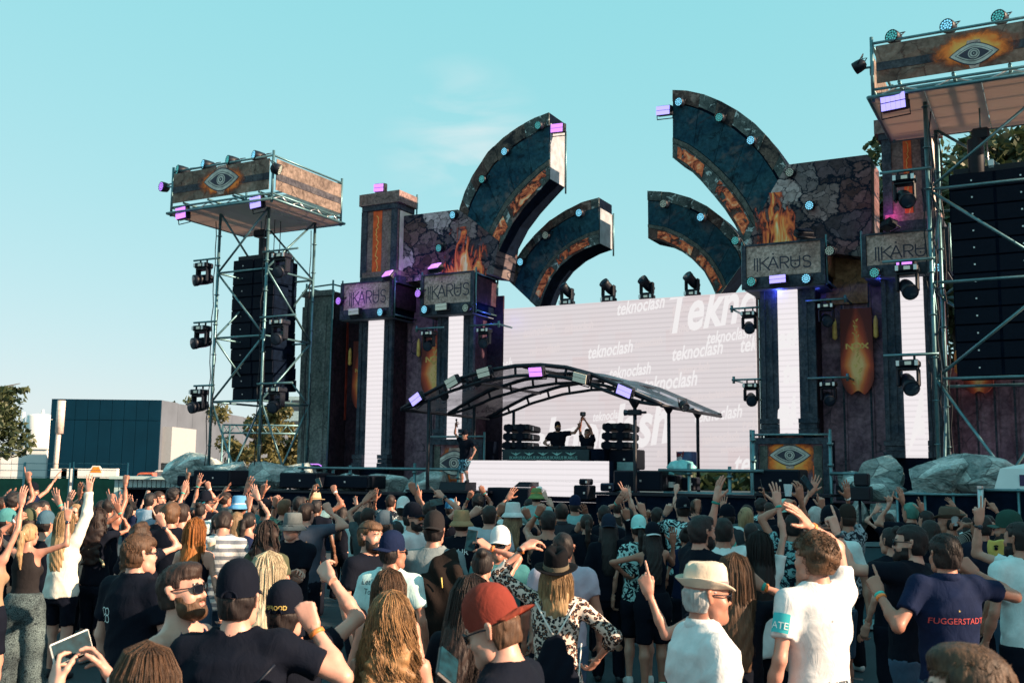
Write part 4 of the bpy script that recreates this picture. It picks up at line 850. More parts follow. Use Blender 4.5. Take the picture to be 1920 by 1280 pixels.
# left tower
cL = [SP(325, 324, VT), SP(325, 378, VT), SP(513, 292, VT)]; cL = [(cL[0][0], (cL[0][1] + cL[2][1]) / 2), (cL[0][0], (cL[0][1] + cL[2][1]) / 2 - 1.10), cL[2]]
bdL = SU(641, 345, cL[2][0])[0] - VT
tL, gL = pa_tower('left speaker tower with an eye banner, standing free in front of the sky', cL, (415, 337, 64), 1, [], 0, None, bdL, None)
def legs(t, g, u0, u1, v0, v1, levels, z_top, zbase=0.0, skip_front=()):
 for uu in (u0, u1):
  for vv in (v0, v1):
   tube_part('leg_pole', t, (uu, vv, zbase), (uu, vv, z_top), .048)
   for z in np.arange(1.0, z_top, 1.0): MB().tube((uu, vv, z - .012), (uu, vv, z + .012), .085, 8).build('rosette', M_steel, t)
 for z in levels:
  for vv in (v0, v1): tube_part('ledger', t, (u0, vv, z), (u1, vv, z), .036)
  for uu in (u0, u1): tube_part('ledger', t, (uu, v0, z), (uu, v1, z), .036)
 ls = [zbase + .2] + list(levels) + [z_top]
 for k, (a, c) in enumerate(zip(ls[:-1], ls[1:])):
  p = k % 2
  tube_part('brace', t, (u0, v0, a if p else c), (u1, v0, c if p else a), .036); tube_part('brace', t, (u1, v0, a if p else c), (u1, v1, c if p else a), .036)
  tube_part('brace', t, (u0, v1, c if p else a), (u1, v1, a if p else c), .036); tube_part('brace', t, (u0, v0, c if p else a), (u0, v1, a if p else c), .036)
vl0 = VT + .7
ul0, _ = SP(409, 500, vl0); ul1, _ = SP(500, 500, vl0); vl1, _ = SU(588, 500, ul1)
zl1 = SP(404, 634, vl0)[1]; zl2 = SP(402, 753, vl0)[1]
zl0 = SP(411, 512, vl0)[1]
legs(tL, gL, ul0, ul1, vl0, vl1, [zl2, zl1, zl0], gL[4])
for zz in (zl0 + .6, zl1 + .25, zl2 + .25):     # outrigger bars for the moving lights
 z_ = zz
# outrigger bars + hanging moving heads, left tower: photo points of the bar at left and in the middle column
names = ['top', 'middle', 'bottom']
for k, ((bx, by), (cx, cy)) in enumerate((((383, 487), (530, 468)), ((380, 604), (526, 592)), ((375, 723), (520, 718)))):
 u, z = SP(bx, by, vl0 - .05); ue, _ = SP(364, by, vl0 - .05)
 tube_part('outrigger_bar', tL, (ue, vl0 - .06, z), (ul0 + .12, vl0 - .06, z), .034)
 moving_head(f'black moving light, {names[k]} of three on the outer edge of the left tower', (u, vl0 - .06, z - .11), tilt=-12, pan=-25 + 8 * k, s=1.05)
 u, z = SP(cx, cy, vl0 - .12); ue, _ = SP(cx + 28, cy, vl0 - .12)
 tube_part('outrigger_bar', tL, (ul1 - .1, vl0 - .1, z), (ue, vl0 - .1, z), .034)
 moving_head(f'black moving light, {names[k]} one of three in front of the left speaker stack', (u, vl0 - .12, z - .11), tilt=-20, pan=15, s=1.05)
# left line array
def line_array(label, u0, u1, v0, depth, ztop, zbot, n, curve, yaw=0, split=.5):
 t = thing('line_array', label, 'speaker stack', ((u0 + u1) / 2, v0, zbot)); h = (ztop - zbot) / n
 part_box('rigging_frame', M_black, t, u0 + .1, u1 - .1, v0 + .15, v0 + depth - .1, ztop, ztop + .16)
 for k in range(n):
  z1 = ztop - k * h; z0 = z1 - h + .005; dv = curve * max(0, (k - n * .45) / n) ** 1.6 * 3
  part_box('cabinet', M_blackm, t, u0, u1, v0 + dv + .03, v0 + depth + dv, z0, z1, .02)
  for (a, c) in ((u0 + .03, u0 + (u1 - u0) * split - .035), (u0 + (u1 - u0) * split + .035, u1 - .03)): part_box('grille', M_grille, t, a, c, v0 + dv + .004, v0 + dv + .029, z0 + .02, z1 - .02)
  for x in (.25, .78): MB().box((u0 + (u1 - u0) * x, v0 + dv, (z0 + z1) / 2), (.035, .03, .035)).build('badge', M_alu, t)
 return t
va = vl0 + 1.1
uA, zA = SP(437, 489, va); uB, _ = SP(516, 487, va); _, zA2 = SP(450, 750, va)
line_array('black line array speaker hanging in the left scaffold tower, facing the crowd', uA, uB, va, .75, zA, zA2, 11, .28)
uA2, zA3 = SP(520, 492, va + .9); uB2, _ = SP(556, 492, va + .9); _, zA4 = SP(540, 732, va + .9)
line_array('second black line array hanging behind and right of the first in the left tower', uA2 - .2, uB2 - .35, va + .9, .5, zA3, zA4, 11, .2)
ch = thing('chain_hoist', 'black chain hoist hanging above the left speaker stack', 'hoist', (SP(478, 440, va)[0], va + .3, SP(478, 440, va)[1])); ORG[ch.name] = (0, 0, 0)
MB().box((0, 0, .1), (.5, .3, .25), bev=.05).build('motor', M_black, ch); MB().lathe([(.17, -.85), (.18, -.1)], 12, (.15, 0, 0)).build('chain_bag', M_black, ch); MB().tube((0, 0, .2), (0, 0, gL[4] - SP(478, 440, va)[1]), .02, 6).build('chain', M_steel, ch); MB().tube((.0, 0, -.9), (0, 0, -1.0), .02, 6).build('hook', M_steel, ch)
MB().box((.45, 0, -.75), (.45, .28, .28), bev=.05).build('clutch', M_black, ch)
# pars and wash lights on the left tower
for k, (px, py, mm, w_) in enumerate([(332, 318, M_parc, 'dim teal'), (380, 308, M_par, 'bright blue'), (426, 300, M_parc, 'dull green'), (475, 291, M_par, 'cyan lit')]):
 u, z = SP(px, py, VT); par(f'{w_} can light standing on the left tower rim, {["first","second","third","fourth"][k]} from its outer end', (u, VT, z), (-.42, -.9, .06), mm, .17, .45)
u, z = SP(306, 351, VT); par('violet lit can light sticking out from the left end of the left tower', (u, VT - .1, z), (-.25, -1, .0), M_parp, .17, .3); tube_part('lamp_arm', tL, (u + .1, VT - .02, z), (gL[0], VT - .02, z - .05), .03)
u, z = SP(527, 320, VT); par('dark can light on the front corner of the left tower turned away', (u, VT - .05, z), (.8, .4, -.3), M_paro, .18, .3)
u, z = SP(341, 400, VT); blinder('glowing violet square wash light under the outer corner of the left tower canopy', (u, VT - .05, z), (-.2, -1, -.1), M_cellp, .60, .42)
u, z = SP(481, 380, VT); blinder('pale lit square wash light under the front edge of the left tower canopy', (u, VT - .05, z), (-.2, -1, -.12), M_cell, .58, .40)
# right tower
cR = [SP(1634, 84, VT), SP(1634, 160, VT)]; zt = cR[0][1]; uR0 = cR[0][0]; uR1 = uR0 + 4.7
tR, gR = pa_tower('right speaker tower with a big eye banner, cut by the right edge', [(uR0, zt), (uR0, cR[1][1]), (uR1, zt)], (1826, 101, 92), -1, [], 0, None, bdL * .95, None)
vr0 = VT + .75; vr1 = vr0 + 2.3
ur0, _ = SP(1746, 500, vr0); ur1 = ur0 + 2.75
legs(tR, gR, ur0, ur1, vr0, vr1, [SP(1757, 710, vr0)[1], SP(1752, 530, vr0)[1], SP(1745, 355, vr0)[1]], gR[4])
for k, ((bx, by), nm) in enumerate((((1695, 320), 'highest'), ((1700, 488), 'middle'), ((1702, 665), 'lowest'))):
 u, z = SP(bx, by, vr0 - .06); ue, _ = SP(bx - 45, by, vr0)
 tube_part('outrigger_bar', tR, (ue, vr0 - .06, z), (ur0 + .1, vr0 - .06, z), .036)
 moving_head(f'large black moving light, {nm} one of three beside the right speaker tower', (u, vr0 - .06, z - .11), tilt=-28, pan=20, s=1.02)
va = vr0 + .8; uA, zA = SP(1778, 328, va); uB = uA + 2.0; zA2 = SP(1790, 706, va)[1]
line_array('huge black line array speaker hanging in the right scaffold tower', uA, uB, va, 1.2, zA, zA2, 12, .12)
ch = thing('chain_hoist', 'black chain hoist with hanging chains above the right speaker stack', 'hoist', (SP(1838, 260, va)[0], va + .2, SP(1838, 260, va)[1])); ORG[ch.name] = (0, 0, 0)
MB().box((0, 0, .15), (.40, .3, .3), bev=.05).build('motor', M_black, ch); MB().lathe([(.13, -.95), (.19, -.8), (.19, .05)], 12, (-.12, 0, 0)).build('chain_bag', M_black, ch); MB().tube((0, 0, .2), (0, 0, gR[4] - SP(1838, 260, va)[1]), .02, 6).build('chain', M_steel, ch); MB().tube((.12, 0, .1), (.15, 0, -.95), .025, 6).build('hook_chain', M_alu, ch); MB().box((.2, 0, -.6), (.12, .1, .2)).build('hook', M_alu, ch)
for k, (px, py, mm, w_) in enumerate([(1671, 68, M_parc, 'dim green'), (1774, 48, M_par, 'bright blue white'), (1871, 31, M_parc, 'teal')]):
 u, z = SP(px, py, VT); par(f'{w_} round light standing on the right tower rim, {["first","second","third"][k]} from its left end', (u, VT, z), (-.35, -.9, .0), mm, .165, .3)
u, z = SP(1603, 131, VT); par('dark round light sticking out from the left end of the right tower', (u, VT - .05, z), (-.7, .1, -.3), M_paro, .15, .28); tube_part('lamp_arm', tR, (u + .1, VT, z), (gR[0], VT, z), .03)
u, z = SP(1675, 192, VT); blinder('glowing blue violet square wash light under the right tower canopy', (u, VT - .05, z), (-.2, -1, -.15), M_cell, .62, .42)
# ---------------------------------------------------------------- lights on the scenery
def onarch(lab, px, py, v, mm, r=.135): u, z = SP(px, py, v - .25); return par(lab, (u, v - .25, z), (-.18, -1, -.12), mm, r, .24)
for px, py, mm, lab in [(1008, 235, M_parc, 'green can light near the tip of the tall left arch'), (945, 284, M_par, 'blue lit can light on the upper rim of the tall left arch'), (903, 336, M_parc, 'green can light halfway down the rim of the tall left arch'), (848, 403, M_par, 'blue lit can light where the tall left arch meets the rubble block'),
      (1272, 191, M_par, 'blue lit can light at the tip of the tall right arch'), (1348, 220, M_parc, 'green can light on the upper rim of the tall right arch'), (1407, 263, M_par, 'bright blue can light halfway down the tall right arch'), (1480, 323, M_paro, 'unlit grey can light where the tall right arch meets the rubble block')]:
 onarch(lab, px, py, 2.7, mm)
for px, py, mm, lab in [(822, 465, M_parc, 'dim teal can light on the left rubble block beside the fire'), (1517, 385, M_par, 'bright blue can light on the right rubble block beside the fire')]: onarch(lab, px, py, 2.62, mm)
for px, py, mm, lab in [(1085, 399, M_par, 'bright blue can light near the tip of the lower left arch'), (1022, 441, M_paro, 'unlit can light on the middle of the lower left arch'), (975, 491, M_par, 'blue lit can light low on the lower left arch'),
      (1243, 382, M_paro, 'unlit can light near the tip of the lower right arch'), (1313, 407, M_par, 'bright blue can light on the middle of the lower right arch'), (1378, 451, M_parc, 'green can light low on the lower right arch')]: onarch(lab, px, py, 4.3, mm)
for px, py, v, mm, lab in [(1044, 240, 2.9, M_cellp, 'glowing violet wash light on the tip of the tall left arch'), (1243, 207, 2.7, M_cell, 'glowing blue wash light on the tip of the tall right arch'), (710, 352, 2.6, M_cellp, 'glowing pink wash light on top of the upper left pillar')]:
 u, z = SP(px, py, v - .2); blinder(lab, (u, v - .2, z), (-.2, -1, -.1), mm, .5, .3, 6)
for px, py, v, mm, lab, dd in [(727, 513, 1.6, M_cellp, 'tilted violet uplight on the outer left sign box', (-.3, -.8, .7)), (815, 499, 1.6, M_cellp, 'small tilted violet uplight on the inner left sign box', (-.2, -.8, .9)), (1508, 432, 1.6, M_blackm, 'dark uplight in front of the printed fire on the right', (.3, -.4, .9)), (1668, 416, 1.7, M_blackm, 'dark uplight at the foot of the upper right pillar', (.3, .2, .9))]:
 u, z = SP(px, py, v); blinder(lab, (u, v, z), dd, mm, .48, .28)
LB = V1 - .1
for px, py, kind, mm, lab in [(663, 584, 'b', M_cello, 'dull green square wash light under the outer left sign box'), (712, 585, 'p', M_par, 'blue can light on the lower edge of the outer left sign box'), (634, 564, 'p', M_parp, 'violet can light at the left corner of the outer left sign box'),
        (783, 550, 'p', M_parp, 'pink violet can light between the two left sign boxes'), (795, 580, 'p', M_par, 'blue can light at the left corner of the inner left sign box'), (827, 575, 'b', M_cello, 'pale square wash light under the inner left sign box'), (872, 577, 'p', M_paro, 'unlit can light at the right corner of the inner left sign box'),
        (1408, 528, 'p', M_parc, 'green can light on the lower edge of the inner right sign box'), (1458, 523, 'b', M_cell, 'glowing violet white wash light under the inner right sign box'), (1511, 522, 'p', M_par, 'bright blue can light at the right of the inner right sign box'), (1639, 511, 'p', M_parc, 'green can light at the left of the outer right sign box'), (1698, 498, 'b', M_cellp, 'glowing violet wash light under the outer right sign box'), (1754, 502, 'p', M_par, 'very bright blue can light beside the right tower pole'), (1555, 470, 'p', M_paro, 'dark can light on the side of the inner right sign box')]:
 u, z = SP(px, py, LB - .15)
 if kind == 'b': blinder(lab, (u, LB - .15, z), (-.15, -1, -.05), mm, .5, .24)
 else: par(lab, (u, LB - .15, z), (-.18, -1, -.05), mm, .14, .22)
for px, py, v, lab, ln in [(1404, 577, 2.6, 'black moving light hanging at the upper right edge of the LED wall', -1), (1408, 711, 2.6, 'black moving light hanging at the lower right edge of the LED wall', -1), (1549, 562, 2.3, 'black moving light hanging left of the gold banner, upper one', 1), (1553, 708, 2.3, 'black moving light hanging left of the gold banner, lower one', 1),
       (805, 615, 2.0, 'black moving light hanging in front of the left NOX banner', -1), (909, 609, 2.3, 'black moving light hanging right of the inner left LED pillar', 1)]:
 u, z = SP(px, py, v); moving_head(lab, (u, v, z - .1), tilt=-22, pan=18, s=.82)
 bt = thing('hanging_bar', 'steel bar carrying the ' + lab.split(' hanging ')[0].replace('black ', '') + ' ' + lab.split(' hanging ')[1], 'bar', (u, v, z)); ORG[bt.name] = (0, 0, 0)
 MB().tube((-.55 if ln < 0 else -.55, 0, 0), (.55, 0, 0), .03, 8).build('tube', M_steel, bt); MB().tube((.5 * -ln * -1, 0.02, -.1), (.5 * -ln * -1, .02, .1), .04, 8).build('clamp', M_steel, bt); MB().tube((.5 * ln, .02, 0), (.5 * ln, .9, 0), .03, 8).build('stay', M_steel, bt)
for k, (px, py) in enumerate([(1063, 571), (1141, 564), (1213, 556), (1298, 549)]):
 u, z = SP(px, py, 3.7); moving_head(f'black moving light standing on top of the LED wall, {["first","second","third","fourth"][k]} from the left', (u, 3.7, zT + .0), tilt=35, pan=-28, standing=True, s=.88)
# scaffold seen between LED wall and pillar, right
sf = thing('scaffold', 'steel scaffold with cables right of the LED wall', 'scaffold', (SP(1424, 700, 3.9)[0], 3.9, 0))
for px in (1418, 1427, 1433): u, _ = SP(px, 700, 3.9); tube_part('upright', sf, (u, 3.9, DECK), (u, 3.9, SP(px, 520, 3.9)[1]), .035)
for py in range(560, 870, 38): a, z = SP(1416, py, 3.9); c, _ = SP(1434, py, 3.9); tube_part('rung', sf, (a, 3.88, z), (c, 3.88, z), .028)
# loose cables along the tower poles
def cable(par_, u, v, z0, z1, seed, side=-1):
 rs_ = np.random.RandomState(seed); P = []; n = 22
 for k in range(n): z = z0 + (z1 - z0) * k / (n - 1); P.append((u + side * (.06 + .07 * abs(math.sin(k * 1.9 + seed))) + rs_.uniform(-.015, .015), v - .06 + rs_.uniform(-.03, .03), z))
 MB().path(P, .016, 5).build('cable', M_black, par_)
for k, (a, c) in enumerate(((ul0, vl0), (ul1, vl0), (ul1, vl1))): cable(tL, a, c, .5, gL[4] - .3, k); cable(tL, a, c, .5, 7.5 - k, k + 5, 1)
for k, (a, c) in enumerate(((ur0, vr0), (ur0, vr1))): cable(tR, a, c, .5, gR[4] - .3, k + 9, 1); cable(tR, a, c, .5, 9, k + 12)
for vv in (vl0 + 1.4, vl0 + 1.7): tube_part('hanging_line', tL, ((ul0 + ul1) / 2 + .1, vv, zA + .1), ((ul0 + ul1) / 2 + .1, vv, gL[4]), .014, M_black)
# coloured light thrown by lit fixtures on the scenery beside them
def glow_lamp(par_, u, v, z, col, W):
 l = bpy.data.lights.new('lamp_light', 'POINT'); l.energy = W; l.color = col; l.shadow_soft_size = .12; o = bpy.data.objects.new('lamp_light', l); COL.objects.link(o); o.parent = par_; o.location = np.array([u, v, z]) - np.array(ORG[par_.name])
def uplight(label, px, py, v, d, col, W, mm):
 u, z = SP(px, py, v); t = blinder(label, (u, v, z), d, mm, .4, .22); q = Vector(d).normalized() * .22; glow_lamp(t, u + q.x, v + q.y, z + q.z, col, W)
VIO, BLU, MAG = (.45, .10, 1.0), (.08, .12, 1.0), (1.0, .08, .65)
uplight('violet uplight at the foot of the greenish end pillar', 592, 872, 2.0, (0, .35, 1), (1.0, .25, .8), 22, M_cellp)
uplight('magenta uplight on the floor before the wall behind the right speaker stack', 1855, 868, 2.4, (0, .4, 1), MAG, 45, M_cellp)
uplight('magenta uplight between the gold banner wall and the inner right pillar', 1526, 868, 2.7, (-.3, .5, 1), MAG, 25, M_cellp)
for px, py, v, col, W in ((660, 556, V1 - .45, VIO, 4), (764, 508, V1 - .1, VIO, 7), (742, 545, V1 + .5, VIO, 7), (815, 488, 1.7, VIO, 4), (1460, 545, V1 + .3, BLU, 16), (1530, 540, V1 + .7, BLU, 16), (1655, 525, V1 + .4, BLU, 16), (700, 606, V1 + .6, BLU, 10), (925, 590, V1 + .7, BLU, 8), (1668, 400, 2.0, MAG, 3)):
 u, z = SP(px, py, v); glow_lamp(SB['ol'][0], u, v, z, col, W)
# ================================================================ CANOPY OVER THE DJ
M_film = None
m, nt, b = new_mat('clear_film'); M_film = m; o_ = nt.nodes['Material Output']
tr_ = nt.nodes.new('ShaderNodeBsdfTransparent'); tr_.inputs[0].default_value = (.86, .86, .90, 1); gl = nt.nodes.new('ShaderNodeBsdfGlossy'); gl.inputs['Roughness'].default_value = .12
df = nt.nodes.new('ShaderNodeBsdfDiffuse'); df.inputs[0].default_value = (.55, .53, .56, 1); m1 = nt.nodes.new('ShaderNodeMixShader'); m2 = nt.nodes.new('ShaderNodeMixShader')
n_ = noise(nt, coords(nt, (1, .5, 1)), 1.3, 5, .6, 1.0); nt.links.new(ramp(nt, [(.36, (.25,) * 3), (.70, (.75,) * 3)], n_.outputs[0]).outputs[0], m1.inputs[0]); m2.inputs[0].default_value = .07
nt.links.new(tr_.outputs[0], m1.inputs[1]); nt.links.new(df.outputs[0], m1.inputs[2]); nt.links.new(m1.outputs[0], m2.inputs[1]); nt.links.new(gl.outputs[0], m2.inputs[2]); nt.links.new(m2.outputs[0], o_.inputs[0])
cv = -2.2; can = thing('canopy', 'arched black truss canopy with clear film over the DJ booth', 'canopy', (3.0, cv, DECK))
fp = [SP(*p, cv) for p in [(753, 766), (798, 739), (837, 718), (901, 697), (966, 686), (1014, 684), (1063, 689), (1111, 702), (1160, 723), (1202, 742), (1240, 758)]]
fp = resamp(fp, 33)
CD = 5.0; rows_v = (cv, cv + CD * .5, cv + CD)
arcn = []
for k, vv in enumerate(rows_v):
 up = [(p[0], vv, p[1]) for p in fp]; n = len(fp); lo = []
 for i in range(n):
  d_ = fp[min(i + 1, n - 1)] - fp[max(i - 1, 0)]; d_ /= np.linalg.norm(d_); nn = np.array([d_[1], -d_[0]]); tt = abs(2 * i / (n - 1) - 1); lo.append((fp[i][0] + nn[0] * .26 * (1 - tt ** 6), vv, fp[i][1] + nn[1] * .26 * (1 - tt ** 6)))
 MB().path(up, .055, 8).build('arch_tube', M_black, can); MB().path(lo, .045, 8).build('arch_tube', M_black, can)
 for i in range(3, n - 2, 3): MB().tube(up[i], lo[i], .035, 6).build('spacer', M_black, can)
 arcn.append(up)
for k in range(2):
 b = MB(); n = len(fp); V = []
 for i in range(n):
  for j in range(9):
   f = j / 8; vv = rows_v[k] * (1 - f) + rows_v[k + 1] * f; V.append((fp[i][0], vv, fp[i][1] + .06 - .10 * math.sin(math.pi * f)))
 b._add(V, [(i * 9 + j, (i + 1) * 9 + j, (i + 1) * 9 + j + 1, i * 9 + j + 1) for i in range(n - 1) for j in range(8)], True); b.build('clear_sheet', M_film, can)
for i in (0, 8, 16, 24, 32): MB().path([(fp[i][0], vv, fp[i][1] - .03) for vv in np.linspace(rows_v[0], rows_v[-1], 5)], .045, 8).build('purlin', M_black, can)
for vv in rows_v:
 for i in (4, 29): MB().tube((fp[i][0], vv, DECK - 1.6 if vv < -1.4 else DECK), (fp[i][0], vv, fp[i][1] - .2), .05, 8).build('leg', M_black, can)
for vv in rows_v:
 i = 29; MB().lathe([(.06, 0), (.16, .16)], 8, (fp[i][0], vv, fp[i][1] - .36)).build('bracket', M_black, can)
u, z = SP(1190, 773, cv); cm = thing('camera_box', 'small black camera pointing left on the canopy leg', 'camera', (u, cv, z)); ORG[cm.name] = (0, 0, 0); MB().box((0, 0, 0), (.34, .14, .14), bev=.02).build('body', M_black, cm); MB().lathe([(.06, 0), (.08, .1)], 10, (-.17, 0, 0), Matrix.Rotation(R(-90), 4, 'Y')).build('lens', M_glassd, cm); MB().tube((.1, 0, 0), (.3, .02, 0), .03).build('arm', M_black, cm)
for px, py, mm, roll, lab in [(779, 748, M_cell, 28, 'brightly glowing violet wash light at the left foot of the canopy arch'), (846, 716, M_cello, 22, 'pale wash light second from the left on the canopy arch'), (906, 698, M_cello, 10, 'pale wash light third from the left on the canopy arch'),
        (1004, 697, M_cellp, 0, 'half lit wash light at the crown of the canopy arch'), (1087, 708, M_cello, -16, 'greenish pale wash light right of the canopy crown'), (1170, 733, M_cell, -24, 'lit violet and blue wash light at the right foot of the canopy arch')]:
 u, z = SP(px, py, cv - .2); blinder(lab, (u, cv - .2, z), (-.12, -1, -.25), mm, .42, .27, -roll)
for px, py, lab in [(834, 744, 'small black spotlight under the left of the canopy arch'), (896, 718, 'small black spotlight under the canopy arch beside the pale wash light'), (1285, 764, 'small black spotlight at the right end of the canopy')]:
 u, z = SP(px, py, cv + .3); par(lab, (u, cv + .3, z), (.6, -.5, -.5), M_glassd, .12, .22)
# ================================================================ DJ BOOTH
bv = -.9
(u0, zb0), (u1, zt0) = SP(884, 941, bv), SP(1140, 864, bv); u0 = SP(868, 900, bv)[0]; zb0 = SP(1000, 940, bv)[1]
booth = thing('dj_booth', 'DJ booth with a white LED front and dark table', 'booth', ((u0 + u1) / 2, bv, zb0))
for i in range(7):
 for j in range(2): part_box('led_panel', M_ledw, booth, u0 + (u1 - u0) * i / 7 + .002, u0 + (u1 - u0) * (i + 1) / 7 - .002, bv, bv + .08, zb0 + (zt0 - zb0) * j / 2 + .002, zb0 + (zt0 - zb0) * (j + 1) / 2 - .002)
part_box('riser', M_blackm, booth, u0 + .02, u1 + .12, bv + .09, bv + 2.0, zb0 - .2, zt0); part_box('end_panel', mat('teal_grey_panel', (.16, .30, .32), .6), booth, u1 + .13, u1 + .65, bv + .3, bv + .36, zb0 + .3, zt0 - .02); part_box('base', M_blackm, booth, u0, u1, bv - .06, bv + .09, zb0 - .12, zb0 - .004)
tv = bv + .35; (t0, tz1), (t1, _) = SP(942, 842, tv), SP(1104, 842, tv); tz0 = zt0 + .01
part_box('table_front', mat('dark_teal_cloth', (.015, .035, .045), .8), booth, t0, t1, tv, tv + .06, tz0, tz1); part_box('table_top', M_blackm, booth, t0 - .05, t1 + .1, tv + .07, tv + 1.0, tz1 - .06, tz1 + .01); part_box('side_block', M_blackm, booth, t1 + .06, t1 + .45, tv, tv + .5, tz0, tz0 + .32)
M_logo = mat('pale_teal_print', (.22, .50, .48), .6)
for px in (967, 992, 1018, 1044, 1070):
 u, z = SP(px, 857, tv - .01); put_text('small_logo', 'IKARUS', M_logo, booth, u, tv - .012, z - .05, .12, 0, .0)
 b = MB(); b.prism([(u - .16, z + .14), (u - .02, z + .10), (u, z + .14), (u + .02, z + .10), (u + .16, z + .14), (u + .04, z + .07), (u, z + .05), (u - .04, z + .07)], tv - .016, tv - .001); b.build('bird_mark', M_logo, booth)
eq = thing('mixing_deck', 'row of black DJ players and mixer on the booth table', 'mixer', ((t0 + t1) / 2, tv + .5, tz1 + .01));
for k in range(5): part_box('player' if k != 2 else 'mixer', M_black, eq, t0 + .4 + k * .42, t0 + .4 + k * .42 + .38, tv + .3, tv + .72, tz1 + .012, tz1 + .10, .02)
def stack3(label, pts, v):
 (a, zt_), (c, zb_) = [SP(*p, v) for p in pts]; t = thing('speaker_stack', label, 'speaker stack', ((a + c) / 2, v, zb_)); n = 3; h = (zt_ - zb_) / n
 for k in range(n):
  z1 = zt_ - k * h; MB().box(((a + c) / 2, v + .4 - .04 * k, z1 - h / 2), (c - a, .8, h - .06), Matrix.Rotation(R(-4 + 2 * k), 3, 'X'), bev=.04).build('cabinet', M_black, t)
  for x in (.24, .70): MB().lathe([(.10, 0), (.13, .012), (.13, .03)], 12, (a + (c - a) * x, v - .02 - .04 * k + (.02), z1 - h / 2), Matrix.Rotation(R(90), 4, 'X')).build('driver', M_grille, t)
  part_box('handle', M_alu, t, c - .06, c + .03, v + .2, v + .24, z1 - h * .75, z1 - h * .3)
 part_box('stand', M_black, t, a + .1, c - .1, v + .1, v + .7, zb_ - .9, zb_ - .01); return t
stack3('three black monitor speakers stacked left of the DJ', [(943, 795), (991, 843)], bv + .7); stack3('three black monitor speakers stacked right of the DJ', [(1128, 793), (1180, 843)], bv + .7)
def amp(label, pts, v, d=.7, wedge=False, cat='speaker', name='speaker_box', m=None):
 (a, zt_), (c, zb_) = [SP(*p, v) for p in pts]; t = thing(name, label, cat, ((a + c) / 2, v, zb_))
 if wedge: MB().prism([(0, 0), (0, 0), (0, 0)], 0, 0) if False else MB()._add([(a, v, zb_), (c, v, zb_), (c, v + d, zb_), (a, v + d, zb_), (a + .05, v + .22, zt_), (c - .05, v + .22, zt_), (c, v + d, zt_), (a, v + d, zt_)], [(0, 3, 2, 1), (4, 5, 6, 7), (0, 1, 5, 4), (1, 2, 6, 5), (2, 3, 7, 6), (3, 0, 4, 7)]).build('cabinet', M_black, t)
 else: part_box('cabinet', m or M_black, t, a, c, v + .03, v + d, zb_, zt_, .03)
 if not wedge:
  part_box('grille', M_grille, t, a + .04, c - .04, v, v + .028, zb_ + .04, zt_ - .04); MB().box(((a + c) / 2 + .1, v - .004, (zb_ + zt_) / 2), (.05, .012, .05)).build('badge', M_alu, t)
 return t
amp('low black subwoofer box in front of the white booth, left one', [(912, 913), (992, 958)], -2.2); amp('black wedge monitor lying on top of the left subwoofer', [(963, 903), (991, 913)], -2.0, .6, True)
amp('small black speaker box standing upright before the white booth', [(1074, 909), (1103, 938)], -2.2, .5); amp('smaller speaker stacked on the upright box before the booth', [(1084, 897), (1101, 909)], -2.2, .4)
amp('wide black subwoofer right of the white booth', [(1149, 881), (1240, 921)], -2.0, 1.0); amp('open toolbox on the platform beside the wide subwoofer', [(1124, 905), (1149, 921)], -2.1, .5, False, 'case', 'toolbox', mat('navy_case', (.02, .03, .07), .5))
amp('tall dark rack case behind the wide subwoofer', [(1138, 842), (1190, 880)], -.2, .8, False, 'case', 'rack_case'); amp('black subwoofer in front of the right eye plinth', [(1411, 879), (1500, 922)], -1.9, .9)
amp('black subwoofer on the left below the grey rocks', [(362, 880), (428, 911)], -2.4, .9); amp('wide black subwoofer at the left stage corner', [(523, 885), (592, 916)], -2.4, .9); amp('second wide subwoofer under the stage rail beside the corner one', [(594, 890), (690, 916)], -2.0, .9)
amp('small black speaker left of the subwoofer under the rocks', [(331, 890), (360, 912)], -2.4, .6)
amp('blue black bundled covers on the stage edge at the dancing man', [(815, 903), (868, 945)], -2.2, .7, True, 'cover', 'folded_cover')
# black risers in front of the stage edge
for lab, pts in [('long black riser under the wide subwoofer and the rails', [(1116, 922), (1420, 1010)]), ('black riser under the right subwoofer', [(1415, 924), (1560, 1010)]), ('long black riser below the left subwoofers', [(470, 917), (760, 1000)]), ('black riser before the dancing man', [(762, 917), (910, 1000)]), ('black platform at the left under the rocks', [(325, 913), (470, 985)])]:
 (a, zt_), (c, _) = [SP(*p, -2.55) for p in pts]; t = thing('riser', lab, 'riser', ((a + c) / 2, -2.5, 0)); n = max(2, int((c - a) / 1.2))
 part_box('top', M_black, t, a, c, -2.6, -1.4, zt_ - .06, zt_)
 for k in range(n): part_box('front_panel', M_blackm, t, a + .02 + (c - a - .04) * k / n, a + .01 + (c - a - .04) * (k + 1) / n, -2.54, -2.5, 0.02, zt_ - .065)
# scaffold rails
def rails(label, v, posts, hor):
 u_, _ = SP(posts[0][0], 900, v); t = thing('scaffold_rail', label, 'railing', (u_, v, 0))
 for (px, pt) in posts:
  u, z = SP(px, pt, v); MB().tube((u, v, 0), (u, v, z), .045, 8).build('post', M_steel, t)
  for zz in (z - .25, z - .75): MB().tube((u, v, zz - .03), (u, v, zz + .03), .075, 8).build('coupler', M_steel, t)
 for (x0, x1, py) in hor:
  a, z = SP(x0, py, v - .05); c, z2 = SP(x1, py, v - .05); z = (z + z2) / 2; MB().tube((a, v - .06, z), (c, v - .06, z), .04, 8).build('tube', M_steel, t)
 return t
rails('steel tube railing along the left stage edge below the pillars', -1.5, [(568, 868), (625, 876), (657, 872), (778, 868), (860, 878)], [(560, 870, 878), (600, 690, 912)])
rails('thick steel tube railing on the right beside the flight cases', -1.9, [(1292, 868), (1368, 874)], [(1235, 1432, 882), (1245, 1420, 925)])
